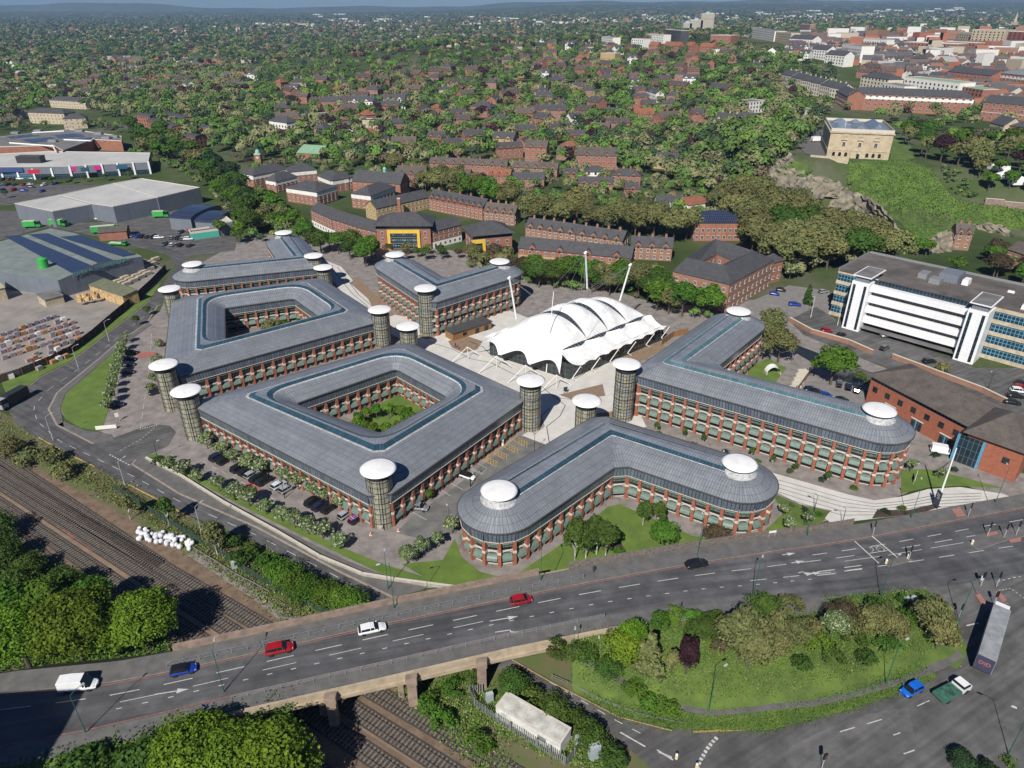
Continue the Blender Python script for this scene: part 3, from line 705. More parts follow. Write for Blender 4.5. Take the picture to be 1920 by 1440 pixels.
def facade(r,loop,ze,inset=.55,closed=True,out=1,plain=()):
    """loop: 2D points along eave, outward normal = right of travel when out=1"""
    n=len(loop); lv=LV[ze]; top=lv[-1][1]; rear=MB(); cl=MB(); u=0
    o0=Vector(r['wl'])
    rngi=range(n) if closed else range(n-1)
    # inset loop
    ins=[]
    for i in range(n):
        p=loop[i]; a=loop[i-1] if (closed or i>0) else p; b=loop[(i+1)%n] if (closed or i<n-1) else p
        d1=(p-a).normalized() if (p-a).length>1e-6 else (b-p).normalized(); d2=(b-p).normalized() if (b-p).length>1e-6 else d1
        n1=Vector((d1.y,-d1.x))*out; n2=Vector((d2.y,-d2.x))*out; nn=(n1+n2); nn=nn/max(.2,nn.length_squared)*2
        ins.append((p,p-nn*inset*.2,p-nn*inset*1.5))
    for i in rngi:
        j=(i+1)%n; a,ca,fa=ins[i]; b,cb,fb=ins[j]
        e=fb-fa; L=e.length
        if L<.4: continue
        d=e/L; nrm=Vector((d.y,-d.x))*out
        mid=(fa+fb)/2
        tocam=(Vector((0,0))-mid).normalized()
        vis=tocam.dot(nrm)>-.05
        # clerestory: slanting glass from eave down
        z1=ze-.12; 
        q=[(fa.x+nrm.x*.5,fa.y+nrm.y*.5,top+.12),(fb.x+nrm.x*.5,fb.y+nrm.y*.5,top+.12),(cb.x,cb.y,z1),(ca.x,ca.y,z1)]
        if out<0: q=[q[1],q[0],q[3],q[2]]
        cl.face(q,0,[(u,.1),(u+L,.1),(u+L,2.7),(u,2.7)])
        q=[(fa.x-nrm.x*.1,fa.y-nrm.y*.1,top+.0),(fb.x-nrm.x*.1,fb.y-nrm.y*.1,top+.0),(fb.x+nrm.x*.6,fb.y+nrm.y*.6,top+.0),(fa.x+nrm.x*.6,fa.y+nrm.y*.6,top+.0)]
        cl.face(q,1); q2=[(x,y,z+.12) for x,y,z in q]; cl.face(q2[::-1],1); cl.face([q[3],q[2],q2[2],q2[3]],1)
        u+=L
        if not vis:
            rear.face([(fa.x,fa.y,0),(fb.x,fb.y,0),(fb.x,fb.y,top),(fa.x,fa.y,top)],0); continue
        nb=max(1,round(L/BW)); bw=L/nb
        ang=math.atan2(nrm.y,nrm.x)-PI/2   # local y -> nrm ; local x -> ?
        # local x after rotation = (cos ang, sin ang); should run along the wall
        lx=Vector((math.cos(ang),math.sin(ang)))
        s0=fa if lx.dot(d)>0 else fb; sgn=lx
        bm,pm=BAY[ze]; so=nrm*.45
        for k in range(nb):
            p=s0+sgn*bw*k
            inst('window_bay',bm,r,(p.x-o0.x,p.y-o0.y,-o0.z),ang,(bw/BW,1,1))
            inst('brick_pier',pm,r,(p.x-o0.x,p.y-o0.y,-o0.z),ang)
            for (z0,z1_,kd) in lv:
                if kd=='arch': inst('sunshade',SH_A,r,(p.x-o0.x,p.y-o0.y,z1_-.85-o0.z),ang,(bw/BW,1,1))
                else: inst('sunshade',SH_T,r,(p.x-o0.x,p.y-o0.y,z1_-.3-o0.z),ang,(bw/BW,1,1))
        if nb>2 or not closed:
            p=s0+sgn*L; inst('brick_pier',pm,r,(p.x-o0.x,p.y-o0.y,-o0.z),ang)
    if rear.f: rear.build('rear_wall',M_brick,r)
    cl.build('clerestory',[M_cgl,M_stw],r)
def cap100(r,names=('window_bay','brick_pier','sunshade')):
    # past 100 of one part on one building, the rest become a single part
    for nm in names:
        ch=[c for c in r.children if c.name.split('.')[0]==nm]
        if len(ch)<=100: continue
        def key(c):
            p=Vector(c.location)+Vector(r['wl']); q=PX(p.x,p.y,p.z); 
            return p.length+(0 if -50<q[0]<1970 and q[1]<1490 else 1e4)
        ch.sort(key=key); rest=ch[100:]
        vs=[];fs=[];ms=[];uvs=[];base=0
        for c in rest:
            me=c.data; M=c.matrix_basis; nv=len(me.vertices)
            vs+=[tuple(M@v.co) for v in me.vertices]; fs+=[tuple(i+base for i in p.vertices) for p in me.polygons]; ms+=[p.material_index for p in me.polygons]; base+=nv
        me2=bpy.data.meshes.new(nm); me2.from_pydata(vs,[],fs)
        for m in rest[0].data.materials: me2.materials.append(m)
        if nm=='sunshade':pass
        me2.polygons.foreach_set('material_index',ms)
        for c in rest: bpy.data.objects.remove(c)
        o=inst(nm+'s',me2,r); o['kind']='stuff'
def roofedge(r,ring,ze,out=1):
    mb=MB(); n=len(ring)
    for i in range(n):
        a=ring[i]; b=ring[(i+1)%n]
        if (b-a).length<1e-4: continue
        d=(b-a).normalized(); nr=Vector((d.y,-d.x))*out*.18
        mb.face([(a.x+nr.x,a.y+nr.y,ze-.22),(b.x+nr.x,b.y+nr.y,ze-.22),(b.x+nr.x,b.y+nr.y,ze+.06),(a.x+nr.x,a.y+nr.y,ze+.06)],0)
        mb.face([(a.x+nr.x,a.y+nr.y,ze+.06),(b.x+nr.x,b.y+nr.y,ze+.06),(b.x-nr.x*1.2,b.y-nr.y*1.2,ze+.07),(a.x-nr.x*1.2,a.y-nr.y*1.2,ze+.07)],0)
        mb.face([(a.x+nr.x,a.y+nr.y,ze-.22),(b.x+nr.x,b.y+nr.y,ze-.22),(b.x-nr.x*2,b.y-nr.y*2,ze-.22),(a.x-nr.x*2,a.y-nr.y*2,ze-.22)],0)
    mb.build('gutter',M_gut,r)
def courtyard(label,outer,inner,ze,cham):
    # outer/inner: four px corners in order left, bottom, right, top  (counter clockwise seen from above)
    O=[W(x,y,ze) for x,y in outer]; I=[W(x,y,ze) for x,y in inner]
    c=sum((p for p in O),Vector((0,0)))/4
    r=root('office_building',label,'office block',(c.x,c.y,0),group='slate roofed campus offices')
    cor=lambda t:[O[i].lerp(I[i],t) for i in range(4)]
    R0=corner_ring(O,cham,6,'cham'); Rm=corner_ring(cor(.27),[c*.7 for c in cham],6,'cham'); R1=corner_ring(cor(.545),1.6,6,'cham')
    R2=corner_ring(cor(.61),1.5,6,'cham'); R3=corner_ring(cor(.64),8.0,6,'round'); R4=corner_ring(cor(.70),7.6,6,'round'); R5=corner_ring(cor(.725),7.0,6,'round'); R6=corner_ring(cor(.86),4.0,6,'round'); R7=corner_ring(I,1.4,6,'round')
    z0=ze; mb=MB()
    v=loft(mb,R0,z0+.05,Rm,z0+1.65,0); v=loft(mb,Rm,z0+1.65,R1,z0+2.55,0,v)
    loft(mb,R2,z0+3.15,R3,z0+3.2,1,0)
    v=loft(mb,R5,z0+2.5,R6,z0+1.5,0,0); loft(mb,R6,z0+1.5,R7,z0+.05,0,v)
    mb.build('roof',[M_roof,M_rooff],r)
    mb=MB(); loft(mb,R1,z0+2.57,R2,z0+3.15,0,0.2); mb.build('roof_light',M_rglass,r)
    mb=MB(); loft(mb,R3,z0+3.2,R4,z0+2.75,0,.2); mb.build('roof_light',M_rglass,r)
    mb=MB(); loft(mb,R4,z0+2.75,R5,z0+2.5,0); loft(mb,R1,z0+2.56,[a.lerp(b,.06) for a,b in zip(R1,R0)],z0+2.50,0); mb.build('lead_flashing',M_lead,r)
    roofedge(r,R0,ze); roofedge(r,R7,ze,-1)
    oc=[]
    for i in range(4):
        p=O[i];a=O[i-1];b=O[(i+1)%4]; oc+=[p+(a-p).normalized()*cham[i],p+(b-p).normalized()*cham[i]]
    facade(r,oc,ze)
    facade(r,I,ze,out=-1)
    cap100(r); return r,O,I
M_fold=None
def wing(label,ends,oc,ic,w,ze,zcap,cham,straight=None,glz=M_rglass,holes=True,capnames=None,ridge=.36):
    """V-shaped wing: ends = cap centre px of both ends; oc/ic: outer and inner eave corner px"""
    E0=W(*ends[0],ze+4.2); E1=W(*ends[1],ze+4.2); Oc=W(*oc,ze); Ic=W(*ic,ze)
    # bend point of the centreline from the two ends and the corner bisector
    B=(Oc+Ic)/2
    r=root('office_building',label,'office block',(B.x,B.y,0),group='slate roofed campus offices')
    d0=(B-E0).normalized(); d1=(E1-B).normalized()
    # orientation: outer side lies on left or right
    side=1 if (Oc-B).dot(Vector((d0.y,-d0.x)))>0 else -1   # right of travel
    def outline(hw,k=10,rc=0,mode='cham',endr=None,kk=6):
        er=hw if endr is None else endr
        pts=[]
        n0=Vector((d0.y,-d0.x))*side; n1=Vector((d1.y,-d1.x))*side
        bis=(n0+n1).normalized(); m=hw/bis.dot(n0)
        oP=B+bis*m; iP=B-bis*m
        # outer side from E0 to bend to E1 , then arc, inner side back, then arc
        def cr(p,a,b,rr,md):
            da=(a-p).normalized(); db=(b-p).normalized(); p0=p+da*rr; p1=p+db*rr; o=[]
            for j in range(kk+1):
                t=j/kk; o.append(p0*(1-t)**2+p*2*t*(1-t)+p1*t*t if md=='round' else p0.lerp(p1,t))
            return o
        s0=E0+n0*er; pts.append(s0)
        pts+=cr(oP,E0+n0*hw,E1+n1*hw,max(.01,rc if rc else .01),mode)
        for j in range(k+1):
            a=-PI/2+PI*j/k   # arc about E1 from n1 to -n1 through d1
            pts.append(E1+(n1*math.cos(PI*j/k)+d1*math.sin(PI*j/k))*er)
        pts+=cr(iP,E1-n1*hw,E0-n0*hw,max(.01,(hw*.25 if rc is not None else .01)) ,'round' if hw<w*.9 else 'cham')
        for j in range(k+1):
            pts.append(E0+(-n0*math.cos(PI*j/k)-d0*math.sin(PI*j/k))*er)
        return pts
    K=20
    R0=outline(w,K,cham); Rm=outline(w*.62,K,cham*.8); R1=outline(w*.27,K,.8,'cham',endr=w*.30); 
    if side<0: pass
    rev=(side<0)
    mb=MB()
    def lf(A,za,Bq,zb,m,v=0): return loft(mb,A,za,Bq,zb,m,v,True,flip=rev)
    v=lf(R0,ze+.05,Rm,ze+1.75,0); v=lf(Rm,ze+1.75,R1,ze+2.7,0,v)
    mb.build('roof',[M_roof],r)
    R2=outline(w*.13,K,.6,'cham',endr=w*.2); R3=outline(.02,K,.01,'cham',endr=.02)
    mb=MB(); lf(R1,ze+2.7,R2,ze+3.15,0,.2); mb.build('roof_light',glz,r)
    R1b=outline(w*.30,K,.9,'cham',endr=w*.33); mb=MB(); lf(R1b,ze+2.66,R1,ze+2.74,0); mb.build('lead_flashing',M_lead,r)
    mb=MB(); lf(R2,ze+3.15,R3,ze+3.3,0,.2); mb.build('roof_ridge',M_rooff,r)
    # weathered lead collars and caps at both ends
    for E in (E0,E1):
        c=MB(); c.lathe((E.x,E.y,ze+1.6),[(4.6,.0),(3.2,1.3),(2.3,1.75),(2.1,1.9)],28,0); c.build('lead_collar',M_lead,r,True)
        c=MB(); c.lathe((E.x,E.y,ze+3.2),[(2.0,0),(2.0,1.0)],24,0); c.build('drum',M_gblock,r)
        c=MB(); c.lathe((E.x,E.y,ze+4.2),[(1.9,-.3),(3.75,-.05),(3.82,.06),(3.2,.24),(1.8,.40),(0,.47)],36,0); c.build('cap',M_cap,r,True)
    roofedge(r,R0,ze,1 if not rev else -1)
    # facade loop with coarse arcs
    nb=max(4,round(PI*w/BW)); F0=outline(w,nb,cham,kk=1)
    facade(r,F0,ze,out=1 if not rev else -1)
    cap100(r)
    return r,E0,E1,B
def tower(px,py,H,kind,label,rad=2.75,cr=3.85):
    p=W(px,py,H); r=root('stair_tower',label,'stair tower',(p.x,p.y,0),group='round stair towers with white caps')
    mb=MB(); mb.lathe((p.x,p.y,0),[(rad,0),(rad,H-1.6)],28,0); mb.build('glass_shaft',M_gblock2 if kind else M_gblock,r)
    mb=MB(); mb.lathe((p.x,p.y,0),[(rad-.15,H-1.6),(rad-.15,H-.3)],28,0); mb.build('neck',M_dkmet,r)
    mb=MB()
    for z in np.arange(1.3,H-1.5,2.7): mb.lathe((p.x,p.y,z),[(rad+.07,0),(rad+.07,.14),(rad,.14)],28,0)
    for k in range(8):
        a=k*PI/4+.2; x=p.x+(rad+.06)*math.cos(a); y=p.y+(rad+.06)*math.sin(a); mb.box(x-.07,x+.07,y-.07,y+.07,0,H-1.5)
    mb.build('frame',M_dkmet,r)
    mb=MB(); mb.lathe((p.x,p.y,H),[(rad-.2,-.45),(cr-.05,-.1),(cr,.03),(cr*.85,.20),(cr*.5,.38),(0,.46)],40,0); mb.build('cap',M_cap,r,True)
    return r
# A front square, C rear-left square
A,AO,AI=courtyard('square slate roofed office round a green courtyard, nearest the car park and low white wall',[(352,757),(712,942),(992,745),(762,640)],[(553,757),(713,813),(839,745),(742,692)],9.0,[3.6,3.6,3.0,3.0])
Cc,CO,CI=courtyard('second square slate roofed office, behind the front one, beside the curving road',[(307,712),(345,708),(722,596),(588,520)],[(422,640),(424,638),(594,594),(545,567)],9.0,[.2,2.6,3,2]) if False else (None,None,None)
Cc,CO,CI=courtyard('square slate roofed office on the left with trees filling its dark courtyard',[(322,708),(343,712),(722,592),(572,520)],[(418,641),(424,640),(597,594),(548,562)],9.0,[1,1,3,2]) if False else (None,None,None)
Cc,CO,CI=courtyard('square slate roofed office beside the curving road, trees filling its dark courtyard',[(304,716),(724,600),(600,521),(322,560)],[(422,640),(598,594),(550,560),(421,578)],9.0,[4.5,2.5,2,4])
D,D0,D1,DB=wing('V-shaped slate roofed office next to the dual carriageway, lawn and birches in its angle',[(936,919),(1387,868)],(1112,778),(1172,868),8.6,9.0,0,2.5)
Ew,E0_,E1_,EB=wing('long V-shaped slate roofed office with three tiers of brick arches facing the pale walkway',[(1649,768),(1385,583)],(1180,690),(1345,700),8.4,12.5,0,2.5,glz=M_rglassb)
Bw,B0_,B1_,BB=wing('V-shaped slate roofed office behind the wooden hut, left of the white tent',[(741,477),(937,490)],(812,566),(832,526),8.2,12.5,0,2.5)
Fw,F0_,F1_,FB=wing('V-shaped slate roofed office at the far left corner by the timber yard',[(361,495),(532,436)],(592,512),(540,478),8.0,9.0,0,2.5)
for a in [(709,878,14.2,0,'stair tower at the front corner by the parked rally-striped car, seen whole'),(995,713,14.2,1,'stair tower with stained glass blocks beside the hatched yellow bays'),(349,732,13.6,0,'stair tower at the junction, in front of its twin and touching the front office'),
          (307,683,13.6,0,'stair tower behind its twin at the junction, touching the left office'),(712,580,13.2,1,'stair tower at the inner corner of the left square office'),(765,611,10.2,0,'short stair tower peeping over the front office roof by the round gravel bed'),
          (798,540,16.6,1,'tall stair tower with coloured glass blocks beside the wooden hut'),(1175,682,16.6,1,'tall coloured stair tower between the white tent and the long brick office'),(1100,751,10.6,0,'short stair tower peeping over the V-shaped office by the carriageway'),
          (606,501,9.5,1,'short stair tower beside the tree-lined entrance path at the back'),(588,479,13.0,1,'stair tower at the inner corner of the far left office'),(318,541,12.6,0,'stair tower by the timber yard fence at the left office corner')]:
    tower(*a)
# ------------------------------------------------------------ white tented hall
M_mem=mat('white_membrane',(.80,.80,.78),.55,.09,.35)
M_lens=brickmat('lens_glazing',(.035,.045,.055),(.02,.028,.035),(.25,.25,.25),1.1,3.0,.07,rough=.12,off=0,wn=.2)
M_dgl=brickmat('hall_glass_wall',(.03,.04,.042),(.018,.025,.028),(.10,.11,.11),1.6,1.5,.06,rough=.1,off=0,wn=.2)
M_whm=mat('white_steel',(.78,.78,.76),.4,.03,2)
FL=W(913,640,4.5); FR=W(1081,691,4.5); BRt=W(1247,617,4.5)
fx=(FR-FL); WT=fx.length; fx/=WT; fy=Vector((-fx.y,fx.x)); 
if fy.y<0: fy=-fy
LT=(BRt-FR).dot(fy); skew=(BRt-FR).dot(fx)/LT
tr=root('tented_hall','white membrane tented hall with masts in the middle of the campus','tent hall',(((FL+FR)/2+fy*LT/2).x,((FL+FR)/2+fy*LT/2).y,0))
def TP(u,v,z):
    p=FL+fx*(u*WT)+(fy+fx*skew)*(v*LT); return Vector((p.x,p.y,z))
# hips at u=.2 and .8 ; vault between
def arch(v):  # apex height
    return 15.0-5.0*(abs(v-.45)/.55)**2
U0,U1=.13,.80
NB=4; vs=[.05,.30,.53,.75,.95]
def hipz(v): return 8.3
def vault(s,v,sag):
    u=U0+(U1-U0)*s; h=hipz(v)+(arch(v)-hipz(v))*(math.sin(PI*s)**.8 if 0<s<1 else 0)
    return TP(u,v,h-sag)
mem=MB(); N=22
for b in range(NB):
    va,vb=vs[b],vs[b+1]; gap0=.028 if b>0 else 0; gap1=.028 if b<NB-1 else 0
    for i in range(N):
        for k in range(6):
            q=[]
            for (ii,kk) in ((i,k),(i+1,k),(i+1,k+1),(i,k+1)):
                s=ii/N; t=kk/6; g0=gap0*math.sin(PI*s); g1=gap1*math.sin(PI*s); v=va+g0+(vb-va-g0-g1)*t
                sag=-1.1*math.sin(PI*t)*math.sin(PI*s)
                q.append(vault(s,v,sag))
            mem.face(q,0)
o=mem.build('vault_membrane',M_mem,tr,True)
for b in range(1,NB):
    g=MB(); v=vs[b]
    for i in range(N):
        q=[]
        for (ii,sg) in ((i,-1),(i+1,-1),(i+1,1),(i,1)):
            s=ii/N; q.append(vault(s,v+sg*.031*math.sin(PI*s),.12))
        g.face(q,0,[(i*1.6,0),((i+1)*1.6,0),((i+1)*1.6,2.9),(i*1.6,2.9)])
    g.build('lens_roof_light',M_lens,tr)
# side wings with scalloped eave, hip lenses
def wingm(u0,u1,ze,nm,sgn):
    m=MB(); K=36
    for k in range(K):
        va=vs[0]-.04+(vs[-1]+.10-vs[0])*k/K; vb=vs[0]-.04+(vs[-1]+.10-vs[0])*(k+1)/K
        for j in range(6):
            q=[]
            for v,jj in ((va,j),(vb,j),(vb,j+1),(va,j+1)):
                t=jj/6; sc=abs(math.sin(PI*((v-vs[0])/(vs[-1]-vs[0]))*4)); sc2=abs(math.sin(PI*((v-vs[0])/(vs[-1]-vs[0]))*7))
                u=u0+(u1-u0)*t - sgn*.012*sc2*t+ sgn*.035*sc*(1-t)
                z=hipz(v)-.15+(ze-hipz(v))*t-1.0*math.sin(PI*t)+ .55*sc2*t**3
                q.append(TP(u,v,z))
            m.face(q,0)
    m.build(nm,M_mem,tr,True)
wingm(U1,1.02,5.2,'wing_membrane',1); wingm(U0,-.07,5.2,'wing_membrane',-1)
for b in range(NB):
    va,vb=vs[b],vs[b+1]
    for U_,sg in ((U1,1),(U0,-1)):
        g=MB()
        for k in range(10):
            q=[]
            for kk,w in ((k,-.0),(k+1,-.0),(k+1,1),(k,1)):
                t=kk/10; v=va+.015+(vb-va-.03)*t; d=.042*math.sin(PI*t); q.append(TP(U_+sg*d*w,v,hipz(v)+.05-.35*w*math.sin(PI*t)+ .25*(1-w)*math.sin(PI*t)))
            g.face(q,0,[(k*.8,0),(k*.8+.8,0),(k*.8+.8,2.9),(k*.8,2.9)])
        g.build('hip_roof_light',M_lens,tr)
# front apron with three scallops
m=MB(); K=40
def aproneave(s):
    u=-.04+1.0*s; sc=abs(math.sin(PI*s*3)); return u,-.03-.0*sc,4.0+2.2*sc**1.3 if s<1 else 4.0
def apl(s,t):
    ue,ve,ze=aproneave(s); ss_=min(1,max(0,(ue-U0)/(U1-U0)))
    top=vault(ss_,vs[0],0); 
    if ue<U0: top=TP(ue*.3+U0*.7,vs[0],hipz(0)-1.0*(U0-ue)/.17)
    if ue>U1: top=TP(U1,vs[0],hipz(0))
    bot=TP(ue+.0,-.13+.07*abs(math.sin(PI*s*3)),ze)
    p=top.lerp(bot,t); p.z-=1.2*math.sin(PI*t)*(.5+.5*math.sin(PI*ss_)); return p
for k in range(K):
    for j in range(8): m.face([apl(k/K,j/8),apl(k/K,(j+1)/8),apl((k+1)/K,(j+1)/8),apl((k+1)/K,j/8)][::-1],0)
m.build('front_membrane',M_mem,tr,True)
# back apron
m=MB()
for k in range(20):
    q=[]
    for kk,t in ((k,0),(k+1,0),(k+1,1),(k,1)):
        s=kk/20; p=vault(s,vs[-1],0).lerp(TP(U0-.1+(U1-U0+.2)*s,1.10,5.0),t); q.append(p)
    m.face(q,0)
m.build('back_membrane',M_mem,tr,True)
# glass walls
g=MB(); u=0
pts=[TP(.03,.0,0),TP(.93,.0,0),TP(.97,1.02,0),TP(-.01,1.02,0)]
for i in range(4):
    a,b=pts[i],pts[(i+1)%4]; L=(b-a).length; z1=5.4
    g.face([(a.x,a.y,0),(b.x,b.y,0),(b.x,b.y,z1),(a.x,a.y,z1)],0,[(0,0),(L,0),(L,z1),(0,z1)])
g.build('glass_wall',M_dgl,tr)
# edge struts (white V frames)
st=[(1.02,.02),(1.02,.22),(1.02,.42),(1.02,.62),(1.02,.84),(1.02,1.03)]
for (u,v) in st:
    m=MB(); tip=TP(u,v,5.1); m.tube(tip,TP(u-.05,v-.03,1.0),.13,n=6); m.tube(tip,TP(u-.05,v+.07,3.0),.1,n=6); m.tube(TP(u-.05,v-.03,1.0),TP(u-.03,v,0),.13,n=6); m.build('edge_strut',M_whm,tr)
for u in (-.05,.29,.62,.95):
    m=MB(); tip=TP(u,-.15,4.1); m.tube(tip,TP(u-.02,-.30,0.1),.1,n=6); m.tube(tip,TP(u+.06,-.06,0.1),.16,n=6); m.tube(tip,TP(u+.02,-.16,.1),.07,n=6); m.build('edge_strut',M_whm,tr)
# masts: leaning white poles, px of top and foot with heights
for (tx,ty,tz),(bx_,by_,bz) in [((955,521,23.0),(968,598,9)),((1098,474,27.0),(1101,541,14.0)),((1182,497,24.0),(1162,564,11.0)),((1038,547,24),(1024,700,0.2))]:
    thin=(bz<1); m=MB(); a=W3(tx,ty,tz); b=W3(bx_,by_,bz)
    m.tube(b,a,.32 if not thin else .14,.28 if not thin else .1,n=10); 
    if not thin: m.tube(a-Vector((.3,0,.3)),a+Vector((.3,0,.5)),.5,.3,n=8)
    m.build('mast',M_whm,tr)
    m=MB()
    for (u,v,z) in [(.45,.3,14.6),(.45,.53,15),(.3,.75,13.4),(.2,.05,8.4),(.8,.3,8.4)]: m.tube(a,TP(u,v,z),.035,n=4,cap=False)
    m.build('stay_cables',M_galv,tr)
# wooden hut between tent and office
M_timber=mat('timber_cladding',(.26,.14,.055),.8,.15,2.5); M_dkroof=mat('dark_felt_roof',(.06,.06,.06),.85,.15,1.5)
a,b=W(850,640,0),W(922,617,0); d=(b-a).normalized(); q=Vector((-d.y,d.x))
hr=root('timber_hut','long wooden hut with dark flat roof between the white tent and the V-shaped office','hut',(a.x,a.y,0))
m=MB(); c=(a+b)/2+q*2.4; L=(b-a).length; m.obox((c.x,c.y,0),d,L,4.6,2.7,0); m.build('wall',M_timber,hr)
m=MB(); m.obox((c.x,c.y,2.7),d,L+.5,5.2,.35,0); m.build('roof',M_dkroof,hr)
for t in (.3,.62,.86):
    m=MB(); p=a.lerp(b,t)-q*-.06; p=a+(b-a)*t; m.obox((p.x+q.x*.08,p.y+q.y*.08,.1 if t>.5 else .9),d,1.6,.12,1.9 if t>.5 else 1.1,0); m.build('door' if t>.5 else 'window',M_wdark,hr)
# ------------------------------------------------------------ generic buildings
M_slate=brickmat('slate_roof',(.075,.075,.08),(.058,.058,.062),(.04,.04,.042),.5,.35,.03,rough=.75,wn=.25,bump=.2,wscale=.5)
M_tile=brickmat('brown_tile_roof',(.12,.10,.085),(.095,.078,.066),(.05,.045,.04),.5,.35,.03,rough=.8,wn=.3,bump=.2,wscale=.4)
M_tiler=brickmat('orange_tile_roof',(.30,.115,.06),(.24,.09,.05),(.12,.05,.03),.5,.35,.03,rough=.8,wn=.25,bump=.2,wscale=.5)
M_flat=mat('flat_grey_roof',(.16,.155,.15),.85,.15,.25)
M_flatd=mat('flat_brown_roof',(.115,.10,.09),.85,.2,.15)
M_shed=brickmat('pale_sheet_roof',(.50,.49,.46),(.46,.45,.42),(.33,.33,.32),1.2,12,.05,rough=.6,wn=.15,bump=.1,wscale=.06)
M_shedw=brickmat('grey_sheet_wall',(.17,.19,.22),(.15,.17,.20),(.10,.11,.13),.9,30,.06,rough=.5,off=0,wn=.1,bump=.2)
M_brickm=brickmat('brickwork',(.30,.115,.07),(.25,.095,.06),(.30,.16,.11),.45,.15,.02,rough=.85,wn=.2,bump=.05,wscale=.3)
M_brickb=brickmat('brown_brickwork',(.30,.15,.095),(.24,.115,.075),(.28,.18,.13),.45,.15,.02,rough=.85,wn=.2,bump=.05,wscale=.3)
M_rend=mat('white_render',(.72,.70,.65),.8,.06,.5)
M_cream=mat('cream_stone',(.48,.40,.28),.85,.14,.6)
M_crew=mat('pale_cream_render',(.60,.54,.44),.85,.08,.5)
M_yellow=mat('yellow_cladding',(.68,.46,.06),.6,.05,.8)
M_ochre=mat('ochre_brick',(.42,.30,.14),.8,.1,.8)
M_ltgreen=mat('green_sheet',(.22,.36,.24),.6,.1,.5)
M_blue=mat('blue_frames',(.10,.28,.42),.5,.08,1)
M_solar=brickmat('solar_panels',(.018,.028,.065),(.014,.022,.05),(.10,.11,.14),1.0,1.7,.06,rough=.2,off=0,wn=.1,bump=0)
M_copper=mat('verdigris_copper',(.22,.45,.38),.6,.1,2)
M_winf=mat('white_window_frame',(.70,.70,.68),.6,.04,2)
WM={}
def winmesh(w,h,kind='w'):
    k=(round(w,1),round(h,1),kind)
    if k in WM: return WM[k]
    mb=MB(); f=.09
    mb.box(-w/2,w/2,0,.10,0,h,0)
    nx=2 if w<1.8 else 3
    cw=(w-f*(nx+1))/nx
    for i in range(nx):
        x0=-w/2+f+i*(cw+f)
        mb.face([(x0+cw,.105,f),(x0,.105,f),(x0,.105,h-f),(x0+cw,.105,h-f)],1)
    if kind=='w': mb.box(-w/2-.12,w/2+.12,0,.16,-.16,-.01,2)
    fr={'w':M_winf,'d':M_dkmet,'b':M_blue,'p':M_winf}[kind]
    WM[k]=mb.mesh('window',[fr,M_wdark,M_stw]); return WM[k]
